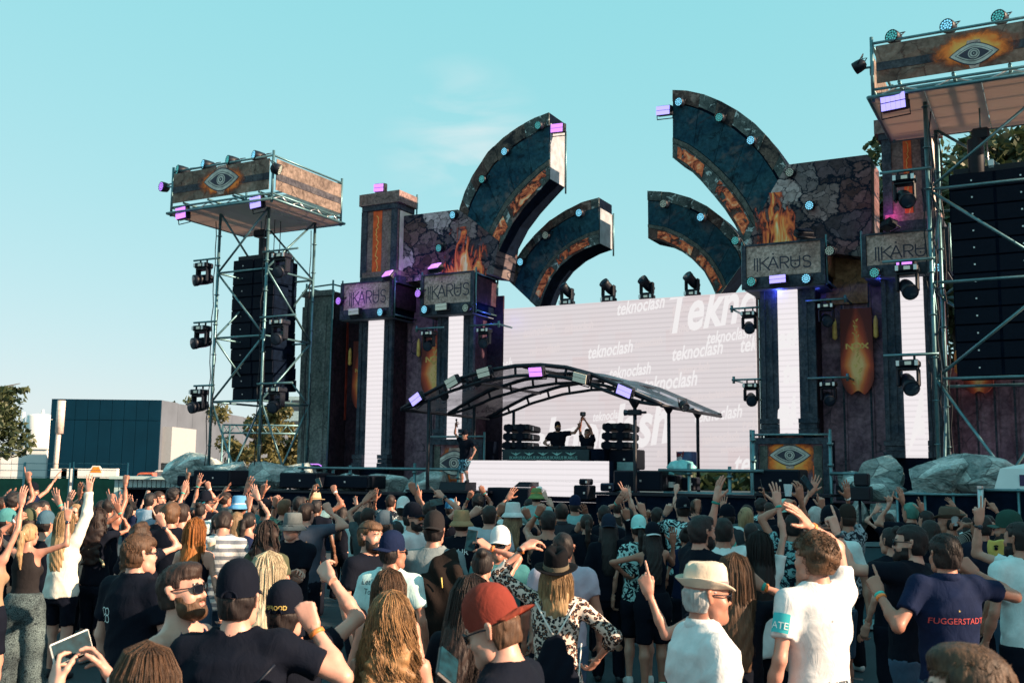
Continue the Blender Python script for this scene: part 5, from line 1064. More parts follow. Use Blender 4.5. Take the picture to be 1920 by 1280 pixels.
rails('steel railing right of the right eye plinth', -1.0, [(1412, 806), (1556, 812), (1660, 884)], [(1556, 1680, 888)])
amp('black flight case with white labels behind the railing', [(1246, 890), (1268, 920)], -1.4, .5, False, 'case', 'flight_case'); amp('black flight case standing right of the labelled one', [(1276, 894), (1302, 920)], -1.3, .5, False, 'case', 'flight_case')
u, z = SP(1257, 908, -1.42); MB()
lb = thing('case_label', 'white printed labels stuck on the flight case behind the railing', 'label', (u, -1.46, z)); ORG[lb.name] = (0, 0, 0); MB().box((0, 0, 0), (.20, .01, .14)).build('paper', M_white, lb); MB().box((-.02, 0, .28), (.3, .01, .07)).build('paper', mat('teal_paper', (.3, .7, .7), .6), lb)
# drinks cooler
u, z = SP(1288, 882, .3); _, z1 = SP(1288, 848, .3); ck = thing('drinks_cooler', 'round drinks cooler printed like a blue, red and yellow can reading Red', 'cooler', (u, .3, z)); ORG[ck.name] = (0, 0, 0); hC = z1 - z
MB().lathe([(.27, 0), (.27, hC), (.255, hC + .02), (.01, hC + .02)], 24).build('body', mat('cooler_blue', (.03, .06, .17), .35), ck)
def wrap(name, m, a0, a1, z0, z1, k=.274):
 b = MB(); n = 8; V = []
 for i in range(n + 1):
  a = R(a0 + (a1 - a0) * i / n); V += [(k * math.cos(a), k * math.sin(a), z0[0] + (z0[1] - z0[0]) * i / n), (k * math.cos(a), k * math.sin(a), z1[0] + (z1[1] - z1[0]) * i / n)]
 b._add(V, [(2 * i, 2 * i + 2, 2 * i + 3, 2 * i + 1) for i in range(n)], True); b.build(name, m, ck)
wrap('silver_panel', mat('cooler_silver', (.5, .55, .6), .35), 200, 262, (.02, .02), (hC * .6, hC * .95)); wrap('red_patch', mat('cooler_red', (.45, .03, .03), .4), 262, 318, (.05, .05), (hC * .45, hC * .4)); wrap('yellow_patch', mat('cooler_yellow', (.75, .45, .05), .4), 215, 275, (.03, .05), (hC * .35, hC * .25), .277)
V, F = text_polys('Red', .2, .15, .006); b = MB(); b._add([(.279 * math.cos(R(236) + x / .27), .279 * math.sin(R(236) + x / .27), hC * .76 + y) for x, y, k in V], F); b.build('can_word', mat('cooler_red', (.45, .03, .03), .4), ck)
# plastic sack on the rail
u, z = SP(1278, 882, -1.75); pb = thing('plastic_bag', 'crumpled turquoise plastic bag on the right railing', 'bag', (u, -1.75, z)); ORG[pb.name] = (0, 0, 0)
rs = np.random.RandomState(9); b = MB(); V = []; n1, n2 = 9, 14
for i in range(n1):
 for j in range(n2): th_ = math.pi * i / (n1 - 1); ph = 2 * math.pi * j / n2; rr = 1 + rs.uniform(-.16, .16); V.append((.36 * rr * math.sin(th_) * math.cos(ph), .18 * rr * math.sin(th_) * math.sin(ph), .08 + .17 * rr * math.cos(th_)))
b._add(V, [(i * n2 + j, i * n2 + (j + 1) % n2, (i + 1) * n2 + (j + 1) % n2, (i + 1) * n2 + j) for i in range(n1 - 1) for j in range(n2)], True); b.build('sack', mat('turquoise_plastic', (.25, .62, .64), .3), pb)
# ================================================================ ROCKS
m, nt, b = new_mat('grey_rock'); M_rock = m; v = coords(nt); nA = noise(nt, coords(nt, (1, 1, 2.2), (.3, .4, .2)), 1.6, 9, .68, .8); nB = noise(nt, v, 14, 5, .6)
c_ = ramp(nt, [(.32, (.06, .11, .12)), (.42, (.40, .50, .50)), (.60, (.80, .86, .84))], nA.outputs[0]).outputs[0]; vr = nt.nodes.new('ShaderNodeTexVoronoi'); vr.inputs['Scale'].default_value = 1.5; nt.links.new(coords(nt, (1, 1, 1.6), (.5, .3, .6)), vr.inputs['Vector']); c_ = mixc(nt, c_, ramp(nt, [(.15, (.5, .53, .55)), (.8, (1.25,) * 3)], vr.outputs['Color']).outputs[0], .85, 'MULTIPLY'); ve = nt.nodes.new('ShaderNodeTexVoronoi'); ve.feature = 'DISTANCE_TO_EDGE'; ve.inputs['Scale'].default_value = 1.5; nt.links.new(coords(nt, (1, 1, 1.6), (.5, .3, .6)), ve.inputs['Vector']); c_ = mixc(nt, c_, (.02, .04, .05, 1), ramp(nt, [(.0, (.6,) * 3), (.022, (0,) * 3)], ve.outputs[0]).outputs[0]); nt.links.new(mixc(nt, c_, ramp(nt, [(.3, (.6,) * 3), (.7, (1.2,) * 3)], nB.outputs[0]).outputs[0], .8, 'MULTIPLY'), b.inputs['Base Color'])  # light and shade of the facets painted in as cell tones
b.inputs['Roughness'].default_value = .9; b.inputs['Specular IOR Level'].default_value = .15; bump(nt, b, nA.outputs[0], 1.0, .25)
def rock(label, px, py0, py1, wpx, v, seed, group, dv=.9):
 (a, zt_), (c, _) = SP(px - wpx / 2, py0, v), SP(px + wpx / 2, py0, v); _, zb_ = SP(px, py1, v); Wd = c - a; H = zt_ - zb_
 rs = np.random.RandomState(seed); o = []
 import bmesh
 bm = bmesh.new(); bmesh.ops.create_icosphere(bm, subdivisions=4, radius=1)
 pl = rs.normal(0, 1, (26, 3)); pl /= np.linalg.norm(pl, axis=1)[:, None]; dd = rs.uniform(.50, .92, 26); fr = rs.normal(0, 4, (9, 3)); ph = rs.uniform(0, 6, 9)
 for q in bm.verts:
  p = np.array(q.co); p *= 1.15
  for nrm, d_ in zip(pl, dd):
   e = p.dot(nrm) - d_
   if e > 0: p -= nrm * e * .97
  s_ = sum(abs(math.sin(p.dot(f) * (1 + .5 * k) + h)) / (1 + .5 * k) for k, (f, h) in enumerate(zip(fr, ph))) * .030; p *= .96 + s_
  q.co = Vector((p[0] * Wd * .60, p[1] * dv, p[2] * H * .62))
 me = bpy.data.meshes.new('rock'); bm.to_mesh(me); bm.free(); me.materials.append(M_rock)
 for p in me.polygons: p.use_smooth = False
 ob = bpy.data.objects.new('rock', me); COL.objects.link(ob); ob.location = S((a + c) / 2, v + .4, (zt_ + zb_) / 2); ob.rotation_euler = (0, 0, TH); return tag(ob, label, 'rock', group)
for i, (px, a, c, wd, v, lab) in enumerate([(352, 843, 915, 95, -.6, 'grey rock with a pointed top, leftmost of the rocks by the left tower'), (413, 862, 925, 90, -.8, 'rounded grey rock left of centre under the left tower'), (495, 862, 935, 70, -.7, 'angular grey rock under the left speaker stack'), (545, 867, 920, 60, -.3, 'low grey rock beside the greenish end pillar'),
           (640, 885, 935, 80, -.9, 'dark rock under the left stage rail, left one'), (720, 885, 935, 90, -.9, 'dark rock under the left stage rail, middle one'), (790, 885, 940, 70, -.9, 'teal rock next to the left eye plinth')]): rock(lab, px, a, c, wd, v, 50 + i, 'rocks along the stage foot')
for i, (px, a, c, wd, v, lab) in enumerate([(1640, 863, 925, 105, -1.2, 'long flat grey rock right of the right eye plinth'), (1645, 888, 945, 85, -1.9, 'smaller bright rock before the long flat one, by the speaker on a stand'), (1745, 853, 935, 125, -1.6, 'big cleft grey rock under the pale LED pillar'), (1850, 850, 935, 170, -1.8, 'broad grey rock next to the white tent roof'), (1716, 914, 945, 60, -2.5, 'small low rock in front of the big cleft rock'), (1605, 938, 1000, 60, -2.4, 'dark rock low behind the speaker stand, left'), (1670, 938, 1000, 70, -2.5, 'dark rock low behind the speaker stand, right'), (1590, 880, 930, 50, -1.1, 'narrow teal rock behind the raised hand')]): rock(lab, px, a, c, wd, v, 70 + i, 'rocks along the stage foot')
# speaker on a stand, right
u, z = SP(1612, 938, -2.9); _, zt_ = SP(1612, 911, -2.9); sp = thing('stand_speaker', 'black speaker on a tripod stand in front of the right rocks', 'speaker', (u, -2.9, 0)); ORG[sp.name] = (0, 0, 0)
MB().box((0, 0, (z + zt_) / 2), (.50, .4, zt_ - z), bev=.03).build('cabinet', M_black, sp); MB().box((.06, 0, zt_ + .14), (.30, .3, .28), bev=.03).build('top_cabinet', M_black, sp); MB().tube((0, 0, .6), (0, 0, z), .03).build('pole', M_black, sp)
for a in (20, 140, 260): MB().tube((0, 0, .9), (.5 * math.cos(R(a)), .5 * math.sin(R(a)), 0.02), .02).build('leg', M_black, sp)
# black crowd fence / pit wall, right
def fence(label, pts, v, hpx, n, m, cat='fence', name='pit_fence', frame=M_steel):
 (a, zt_), (c, _) = SP(pts[0], hpx, v), SP(pts[1], hpx, v); t = thing(name, label, cat, ((a + c) / 2, v, 0))
 for k in range(n):
  x0 = a + (c - a) * k / n; x1 = a + (c - a) * (k + 1) / n; part_box('panel', m, t, x0 + .03, x1 - .03, v, v + .04, .05, zt_ - .03); MB().tube((x0, v, 0), (x0, v, zt_ + .04), .03, 8).build('post', frame, t)
 MB().tube((a, v - .02, zt_), (c, v - .02, zt_), .03, 8).build('top_rail', frame, t); return t
fence('tall black covered fence on the right below the rocks', (1682, 1842), -3.3, 925, 3, M_blackm); fence('black covered fence at the right edge below the white tent', (1842, 2050), -3.6, 918, 3, M_blackm)
p_ = SP(1838, 915, -3.7); po = thing('fence_pole', 'pale steel pole standing at the joint of the black fences', 'pole', (p_[0], -3.7, 0)); ORG[po.name] = (0, 0, 0); MB().tube((0, 0, 0), (0, 0, p_[1]), .06, 10).build('tube', M_alu, po); MB().lathe([(.07, 0), (.07, .05)], 10, (0, 0, p_[1])).build('cap', M_alu, po)
# crowd barrier panels in front of the stage
M_barr = mat('barrier_steel', (.03, .10, .13), .5, .3, .2, 5)
for (px, d, lab) in [(1628, 12.2, 'teal steel barrier panel between the white tee man and the black tee man'), (1700, 12.6, 'teal steel barrier panel behind the man in the black tee')]:
 q = ground(px, 1172); x = at(px, 1172, q[1]); t = thing('crowd_barrier', lab, 'barrier', (x[0], q[1], 0), 'crowd barriers at the right', stage=False); ORG[t.name] = (0, 0, 0)
 MB().box((0, 0, .62), (1.0, .05, 1.1)).build('panel', M_barr, t); MB().box((0, -.02, 1.22), (1.04, .1, .06)).build('top_tube', M_steel, t); MB().box((0, -.03, .55), (1.0, .03, .03)).build('seam', M_steel, t); MB().box((0, -.35, .07), (1.0, .6, .06)).build('step_plate', mat('pale_step', (.30, .46, .48), .5, .2), t)
# white tent
q = SP(1864, 917, -3.2); te = thing('tent', 'small white tent roof at the right edge with a dark sign', 'tent', (q[0], -3.2, 0)); ORG[te.name] = (0, 0, 0); zc = q[1]; Wt = 2.6; M_tent = mat('white_tarp', (.74, .78, .79), .6, 0, .06, 2, .3, 3)
zt_ = SP(1930, 858, -2.8)[1]
b = MB(); b._add([(0, 0, zc), (Wt, 0, zc), (Wt, .9, zc), (0, .9, zc), (Wt * .5 - .2, .40, zt_), (Wt * .5 + .2, .40, zt_), (Wt * .5 + .2, .5, zt_), (Wt * .5 - .2, .5, zt_), (.12, .08, zc + .42), (Wt - .12, .08, zc + .42), (Wt - .12, .82, zc + .42), (.12, .82, zc + .42)],
    [(0, 1, 9, 8), (1, 2, 10, 9), (2, 3, 11, 10), (3, 0, 8, 11), (8, 9, 5, 4), (9, 10, 6, 5), (10, 11, 7, 6), (11, 8, 4, 7), (4, 5, 6, 7)]); b.build('roof', M_tent, te)
b = MB(); b._add([(0, -.01, zc), (Wt, -.01, zc), (Wt, -.01, zc - .08), (0, -.01, zc - .08)], [(0, 1, 2, 3)]); b.build('valance', M_tent, te)
for x in (0.05, Wt - .05):
 for y in (.05, .85): MB().tube((x, y, 0), (x, y, zc), .05).build('leg', M_alu, te)
uu, zz = SP(1920, 900, -3.2); MB().box((uu - q[0], .02, zz), (.16, .03, .22)).build('sign', mat('dark_purple_print', (.05, .02, .09), .5), te)
# ================================================================ LEFT: fence, hut, cars
M_mesh = mat('green_fence_mesh', (.015, .085, .055), .85, 0, .25, 3)
dF = 40.0; a = at(-40, 894, dF)
for k, (x0, x1, lab) in enumerate([(-60, 45, 'green screened fence panel at the left edge'), (45, 131, 'green screened fence panel below the white shed'), (136, 240, 'green screened fence panel beside the pale hut')]):
 p0, p1 = at(x0, 893, dF), at(x1, 893, dF); t = thing('screened_fence', lab, 'fence', (p0[0], dF, 0), 'green screened fences', stage=False); ORG[t.name] = (0, 0, 0); L = p1[0] - p0[0]; zt_ = p0[2]
 MB().box((L / 2, .05, zt_ / 2), (L - .06, .02, zt_ - .1)).build('mesh_screen', M_mesh, t)
 for x in (0.02, L - .02): MB().tube((x, 0, 0), (x, 0, zt_ + .55), .03, 8).build('post', M_steel, t)
 for z_ in (zt_ + .5, zt_ + .25, zt_): MB().tube((0, 0, z_), (L, 0, z_), .012, 6).build('wire', M_steel, t)
p0, p1 = at(215, 905, 37), at(338, 905, 37); hut = thing('hut', 'pale panelled container hut with a dark serving opening', 'hut', (p0[0], 37, 0), stage=False); ORG[hut.name] = (0, 0, 0); L = p1[0] - p0[0]; zt_ = at(275, 898, 37)[2]
M_hut = mat('pale_teal_panel', (.42, .55, .56), .5, 0, .08, 2)
for k in range(14):
 x0 = L * k / 14; x1 = L * (k + 1) / 14; op = 3 <= k <= 11
 MB().box(((x0 + x1) / 2, 0, (zt_ - .28 + zt_) / 2 if op else zt_ / 2), (x1 - x0 - .03, .1, .28 if op else zt_)).build('wall_panel', M_hut, hut)
MB().box((L * .5, .8, zt_ / 2), (L - .1, 1.4, zt_ - .1)).build('dark_inside', M_blackm, hut); MB().box((L / 2, .6, zt_ + .05), (L + .2, 1.8, .1)).build('roof', M_hut, hut); MB().box((L * .54, -.3, zt_ - .32), (L * .72, .5, .05)).build('awning', M_black, hut)
def car(label, px0, px1, py0, d, col):
 p0, p1 = at(px0, py0, d), at(px1, py0, d); L = p1[0] - p0[0]; H = 1.45; t = thing('parked_car', label, 'car', ((p0[0] + p1[0]) / 2, d, p0[2] - H), stage=False); ORG[t.name] = (0, 0, 0)
 MB().prism([(-L / 2, .3), (-L / 2, .8), (-L * .42, .92), (-L * .26, 1.38), (-L * .16, H), (L * .22, H), (L * .36, .95), (L / 2, .85), (L / 2, .3)], 0, 1.7).build('body', mat(label[:12].replace(' ', '_') + '_paint', col, .3), t)
 MB().prism([(-L * .36, .95), (-L * .24, 1.34), (L * .20, 1.36), (L * .32, .96)], -.01, 0.005).build('window', M_win, t)
 for x in (-L * .31, L * .31): MB().lathe([(.33, 0), (.33, .2)], 14, (x, .1, .33), Matrix.Rotation(R(90), 4, 'X')).build('wheel', M_blackm, t)
 return t
car('orange red car behind the hut roof', 246, 300, 885, 62, (.55, .12, .06)); car('white van roof behind the hut', 282, 318, 881, 66, (.7, .7, .68))
q = at(180, 880, 44); sg = thing('warning_sign', 'small orange and white trapezoid sign above the green fence', 'sign', (q[0], 44, 0), stage=False); ORG[sg.name] = (0, 0, 0); MB().tube((0, .05, 0), (0, .05, q[2]), .03).build('pole', M_steel, sg)
MB().prism([(-.30, q[2] - .32), (.30, q[2] - .32), (.30, q[2] - .05), (.15, q[2] + .16), (-.15, q[2] + .16), (-.30, q[2] - .05)], 0, .03).build('plate', M_white, sg); MB().prism([(-.24, q[2] - .12), (.24, q[2] - .12), (.12, q[2] + .12), (-.12, q[2] + .12)], -.012, -.001).build('orange_face', mat('orange_paint', (.9, .28, .03), .5), sg)
# pallets and white barrels along the hall
for k, x in enumerate((112, 132, 155, 205)):
 q = at(x, 878, 60); t = thing('white_barrier', f'white plastic road barrier, {["first","second","third","fourth"][k]} from the left below the dark hall', 'barrier', (q[0], 60, 0), 'white barriers below the dark hall', stage=False); ORG[t.name] = (0, 0, 0)
 MB().prism([(-.5, 0), (.5, 0), (.46, q[2]), (-.46, q[2])], -.1, .3).build('block', M_white, t); MB().box((0, -.11, q[2] * .6), (.9, .01, .2)).build('stripe', M_grey, t)
# truss gate behind the left tower
tg = thing('truss_gate', 'slim steel truss gate seen through the left speaker tower', 'truss', (at(418, 800, 52)[0], 52, 0), stage=False); ORG[tg.name] = (0, 0, 0); x0, x1 = at(418, 798, 52)[0], at(562, 798, 52)[0]; L = x1 - x0; z0, z1 = at(490, 812, 52)[2], at(490, 797, 52)[2]
for z_ in (z0, z1): MB().tube((0, 0, z_), (L, 0, z_), .05, 6).build('chord', M_steel, tg)
for k in range(12): MB().tube((L * k / 12, 0, z0 if k % 2 else z1), (L * (k + 1) / 12, 0, z1 if k % 2 else z0), .025, 5).build('web', M_steel, tg)
for x in (0, .35, L): MB().tube((x, 0, 0), (x, 0, z1), .05, 6).build('leg', M_steel, tg)
for k in range(8): MB().tube((0, 0, k * z1 / 8), (.35, 0, (k + 1) * z1 / 8), .02, 5).build('web', M_steel, tg)
# ================================================================ PEOPLE: signed-distance bodies turned into meshes
def surfnet(D, lo, h):
 """surface of D = 0 as quads (numpy surface nets)"""
 I = D < 0; nx, ny, nz = D.shape
 c = np.zeros((nx - 1, ny - 1, nz - 1), np.int8)
 for a in (0, 1):
  for b_ in (0, 1):
   for d in (0, 1): c += I[a:nx - 1 + a, b_:ny - 1 + b_, d:nz - 1 + d]
 act = (c > 0) & (c < 8); idx = np.full(act.shape, -1, np.int64); A = np.argwhere(act); n = len(A)
 if n == 0: return np.zeros((0, 3)), np.zeros((0, 4), int)
 idx[act] = np.arange(n); acc = np.zeros((n, 3)); cnt = np.zeros(n)
 co = [(0, 0, 0), (1, 0, 0), (0, 1, 0), (1, 1, 0), (0, 0, 1), (1, 0, 1), (0, 1, 1), (1, 1, 1)]
 val = [D[A[:, 0] + x, A[:, 1] + y, A[:, 2] + z] for x, y, z in co]
 for i in range(8):
  for ax in range(3):
   if co[i][ax] == 0:
    j = i + (1 << ax); a, b_ = val[i], val[j]; m = (a < 0) != (b_ < 0); t = np.where(m, a / np.where(m, a - b_, 1), 0)
    p = np.array(co[i], float)[None, :].repeat(n, 0); p[:, ax] += t; acc += np.where(m[:, None], p, 0); cnt += m
 V = (A + acc / cnt[:, None]) * h + np.array(lo)
 Q = []
 for ax in range(3):
  sl0 = [slice(1, None)] * 3; sl0[ax] = slice(0, -1) if False else slice(None)
  s0 = [slice(1, -1)] * 3; s0[ax] = slice(0, -1); s1 = [slice(1, -1)] * 3; s1[ax] = slice(1, None)
  a, b_ = I[tuple(s0)], I[tuple(s1)]; E = np.argwhere(a != b_)
  if len(E) == 0: continue
  fl = a[tuple(E.T)]; P = E.copy(); o = [k for k in range(3) if k != ax]; P[:, o[0]] += 1; P[:, o[1]] += 1
  def cell(d0, d1): q = P.copy(); q[:, o[0]] += d0; q[:, o[1]] += d1; return idx[q[:, 0], q[:, 1], q[:, 2]]
  q = np.stack([cell(-1, -1), cell(0, -1), cell(0, 0), cell(-1, 0)], 1)
  if ax == 1: fl = ~fl
  q[~fl] = q[~fl][:, ::-1]; Q.append(q)
 return V, np.concatenate(Q)
def smin(a, b, k):
 h = np.clip(.5 + .5 * (b - a) / k, 0, 1); return b + (a - b) * h - k * h * (1 - h)
class Grid:
 def __init__(s, lo, hi, h):
  s.lo = np.array(lo, float); s.h = h; s.n = np.ceil((np.array(hi) - s.lo) / h).astype(int) + 1; s.D = np.full(s.n, 9.0)
  s.ax = [s.lo[i] + np.arange(s.n[i]) * h for i in range(3)]
 def sub(s, lo, hi, pad):
  a = np.clip(np.floor((np.array(lo) - pad - s.lo) / s.h).astype(int), 0, s.n - 1); b = np.clip(np.ceil((np.array(hi) + pad - s.lo) / s.h).astype(int) + 1, 1, s.n)
  sl = tuple(slice(a[i], max(b[i], a[i] + 1)) for i in range(3)); return sl, np.meshgrid(*[s.ax[i][sl[i]] for i in range(3)], indexing='ij', sparse=True)
 def put(s, sl, d, k): s.D[sl] = smin(s.D[sl], d, k)
 def cone(s, a, b, r1, r2, k=.03, off=0.0, flat=None, cut=None):
  a = np.array(a, float); b = np.array(b, float); r1 += off; r2 += off; rm = max(r1, r2)
  sl, (X, Y, Z) = s.sub(np.minimum(a, b) - rm, np.maximum(a, b) + rm, k + s.h * 2); d = b - a; L = max(1e-9, d.dot(d))
  t = np.clip(((X - a[0]) * d[0] + (Y - a[1]) * d[1] + (Z - a[2]) * d[2]) / L, 0, 1)
  px, py, pz = X - a[0] - t * d[0], Y - a[1] - t * d[1], Z - a[2] - t * d[2]
  if flat is not None:       # flatten along a direction
   ax_, f = flat; ax_ = np.array(ax_); q = px * ax_[0] + py * ax_[1] + pz * ax_[2]; px, py, pz = px + ax_[0] * q * (f - 1), py + ax_[1] * q * (f - 1), pz + ax_[2] * q * (f - 1)
  dd = np.sqrt(px * px + py * py + pz * pz) - (r1 + (r2 - r1) * t)
  if cut is not None: c, m = cut; dd = np.maximum(dd, (X - c[0]) * m[0] + (Y - c[1]) * m[1] + (Z - c[2]) * m[2])
  s.put(sl, dd, k)
 def ell(s, c, r, k=.03, off=0.0, sub=False):
  c = np.array(c, float); r = np.array(r, float) + off; sl, (X, Y, Z) = s.sub(c - r, c + r, k + s.h * 2)
  x, y, z = (X - c[0]) / r[0], (Y - c[1]) / r[1], (Z - c[2]) / r[2]; k0 = np.sqrt(x * x + y * y + z * z); k1 = np.sqrt((x / r[0]) ** 2 + (y / r[1]) ** 2 + (z / r[2]) ** 2) + 1e-9
  d = k0 * (k0 - 1) / k1
  if sub: s.D[sl] = -smin(-s.D[sl], d, k)
  else: s.put(sl, d, k)
 def loft(s, prof, k=.03, off=0.0):
  """stack of ellipses: prof rows (z, cx, cy, wx, wy) with rising z"""
  P = np.array(prof, float); lo = np.array([(P[:, 1] - P[:, 3]).min(), (P[:, 2] - P[:, 4]).min(), P[0, 0]]); hi = np.array([(P[:, 1] + P[:, 3]).max(), (P[:, 2] + P[:, 4]).max(), P[-1, 0]])
  sl, (X, Y, Z) = s.sub(lo, hi, k + s.h * 2 + max(0, off)); z = Z.ravel(); f = lambda i: np.interp(z, P[:, 0], P[:, i])[None, None, :]
  wx, wy = f(3) + off, f(4) + off; q = np.sqrt(((X - f(1)) / wx) ** 2 + ((Y - f(2)) / wy) ** 2); d = (q - 1) * np.minimum(wx, wy)
  e = np.maximum(P[0, 0] - off - z, z - P[-1, 0] - off)[None, None, :]
  s.put(sl, np.maximum(d, e), k)
 def clip(s, fn): X, Y, Z = np.meshgrid(*s.ax, indexing='ij', sparse=True); s.D = np.maximum(s.D, fn(X, Y, Z))
 def add(s, fn): X, Y, Z = np.meshgrid(*s.ax, indexing='ij', sparse=True); s.D = s.D + fn(X, Y, Z)
 def mesh(s): return surfnet(np.pad(s.D, 1, constant_values=9.0), s.lo - s.h, s.h)
# ---------------------------------------------------------------- head (origin at its centre, facing +y), cached
HEADS = {}
def head_sdf(g, fem, off=0.0, face=True):
 j = .92 if fem else 1.0
 g.ell((0, -.012, .030), (.077, .098, .092), .03, off); g.ell((0, .028, -.040), (.062 * j, .070, .084), .035, off); g.cone((-.040 * j, .030, -.078), (0, .078, -.098), .028, .022 * j, .03, off); g.cone((.040 * j, .030, -.078), (0, .078, -.098), .028, .022 * j, .03, off)
 if face:
  g.cone((-.034, .076, .024), (.034, .076, .024), .016, .016, .02, off)
  for s_ in (-1, 1): g.ell((s_ * .031, .106, .004), (.018, .018, .013), .014, 0, True); g.ell((s_ * .031, .078, .003), (.0135, .0125, .0125), .004, off); g.ell((s_ * .045, .058, -.030), (.024, .028, .026), .02, off)
  g.cone((0, .088, .012), (0, .109, -.026), .0075, .0105, .014, off); g.cone((-.013, .097, -.030), (.013, .096, -.030), .007, .007, .008, off)
  g.cone((-.018, .086, -.056), (.018, .086, -.056), .0085, .0085, .010, off); g.cone((-.015, .084, -.067), (.015, .084, -.067), .009, .009, .010, off)
def head_mesh(fem, h, mouth=False):
 key = (fem, h, mouth)
 if key in HEADS: return HEADS[key]
 g = Grid((-.11, -.13, -.17), (.11, .15, .14), h); head_sdf(g, fem)
 if mouth: g.ell((0, .100, -.062), (.016, .02, .010), .006, 0, True)
 for s_ in (-1, 1):
  g.cone((s_ * .078, -.008, -.022), (s_ * .086, -.018, .020), .011, .017, .010, 0, ((s_ * .9, .43, 0), 1.8)); g.ell((s_ * .094, -.008, .008), (.007, .010, .014), .006, 0, True)
 V, F = g.mesh(); c = V[F].mean(1); m = np.zeros(len(F), int)
 m[(np.abs(np.abs(c[:, 0]) - .031) < .013) & (np.abs(c[:, 2] - .003) < .0065) & (c[:, 1] > .082)] = 1
 m[(np.abs(np.abs(c[:, 0]) - .031) < .006) & (np.abs(c[:, 2] - .003) < .006) & (c[:, 1] > .085)] = 2
 m[(np.abs(c[:, 0]) < .023) & (c[:, 2] < -.051) & (c[:, 2] > -.073) & (c[:, 1] > .084)] = 3
 m[(np.abs(np.abs(c[:, 0]) - .032) < .018) & (c[:, 2] > .024) & (c[:, 2] < .032) & (c[:, 1] > .078)] = 2
 HEADS[key] = (V, F, m); return HEADS[key]
# ---------------------------------------------------------------- hands (wrist at origin, fingers +z, palm +y, thumb +x), cached
HANDS = {}
POSES = {  # per finger: (curl at three joints in degrees), spread; thumb: (swing, curl)
 'open': ([(8, 6, 4)] * 4, 9, (0, 0)), 'flat': ([(14, 10, 6)] * 4, 4, (-6, 10)), 'relax': ([(28, 30, 18), (34, 34, 20), (38, 36, 22), (42, 38, 22)], 4, (-8, 18)),
 'point': ([(4, 4, 2), (78, 88, 50), (82, 90, 50), (84, 90, 50)], 2, (-28, 40)), 'fist': ([(80, 90, 55)] * 4, 1, (-30, 45)), 'peace': ([(4, 4, 2), (6, 4, 2), (80, 90, 50), (82, 90, 50)], 9, (-30, 45)),
 'claw': ([(10, 40, 30), (12, 42, 30), (14, 44, 30), (16, 46, 30)], 8, (4, 12)), 'grip': ([(48, 46, 26), (50, 48, 28), (52, 50, 28), (54, 50, 28)], 3, (6, 30)), 'droop': ([(40, 20, 10), (42, 22, 10), (44, 24, 12), (48, 26, 12)], 5, (-10, 20))}
def hand_mesh(pose, h):
 key = (pose, h)
 if key in HANDS: return HANDS[key]
 cur, spread, (tsw, tcu) = POSES[pose]; g = Grid((-.11, -.06, -.045), (.11, .12, .215), h)
 kn = [(.031, .090), (.0105, .096), (-.011, .091), (-.0305, .080)]; ln = [(.043, .026, .021), (.047, .030, .022), (.044, .028, .021), (.034, .021, .019)]
 g.cone((0, 0, -.04), (0, 0, .01), .026, .027, .01, 0, ((0, 1, 0), 1.35))
 for (x, z) in kn: g.cone((x * .55, 0, .005), (x, 0, z), .0185, .0125, .016, 0, ((0, 1, 0), 1.25))
 g.cone((.020, .010, .018), (.034, .012, .050), .017, .013, .014)
 for i, ((x, z), L, c) in enumerate(zip(kn, ln, cur)):
  p = np.array([x, 0.0, z]); a = 0; sp = math.radians(spread * (1.25 - i) * .9); r = .0093 if i < 3 else .0082
  for k in range(3):
   a += math.radians(c[k]); d = np.array([math.sin(sp) * math.cos(a), math.sin(a), math.cos(a) * math.cos(sp)]); q = p + d * L[k]
   g.cone(p, q, r * (1 - .07 * k), r * (.93 - .08 * k), (.0035 if k == 0 else .005) * (.5 if pose == 'fist' else 1)); p = q
 p = np.array([.030, .010, .026]); base = math.radians(48 + tsw)
 for k, L in enumerate((.036, .031, .026)):
  b_ = base - math.radians(tcu * .5 * k) - .12 * k; f = math.radians(12 + tcu * (.6 + .5 * k)); d = np.array([math.sin(b_) * math.cos(f), math.sin(f), math.cos(b_) * math.cos(f)]); q = p + d * L
  g.cone(p, q, .0125 - .0012 * k, .0112 - .0015 * k, .008); p = q
 HANDS[key] = g.mesh(); return HANDS[key]
# ---------------------------------------------------------------- skin, hair and cloth materials
def skin_mat(name, col):
 if name in MATS: return MATS[name]
 m, nt, b = new_mat(name); v = coords(nt); n = noise(nt, v, 9, 4); n2 = noise(nt, v, 120, 2)
 r = ramp(nt, [(.3, tuple(c * k for c, k in zip(col, (.86, .80, .78)))), (.7, tuple(c * k for c, k in zip(col, (1.06, 1.06, 1.08))))], n.outputs[0])
 nt.links.new(r.outputs[0], b.inputs['Base Color']); b.inputs['Roughness'].default_value = .46; b.inputs['Subsurface Weight'].default_value = 0.0; bump(nt, b, n2.outputs[0], .12, .004); return m
SK = [skin_mat('fair_skin', (.50, .245, .18)), skin_mat('tanned_skin', (.39, .175, .12)), skin_mat('light_skin', (.56, .305, .235)), skin_mat('brown_skin', (.17, .085, .055))]
M_eye = mat('eye_white', (.62, .60, .58), .25, 0, .03); M_iris = mat('dark_iris', (.03, .02, .018), .3, 0, .1); M_lip = mat('lips', (.46, .19, .16), .45, 0, .1)
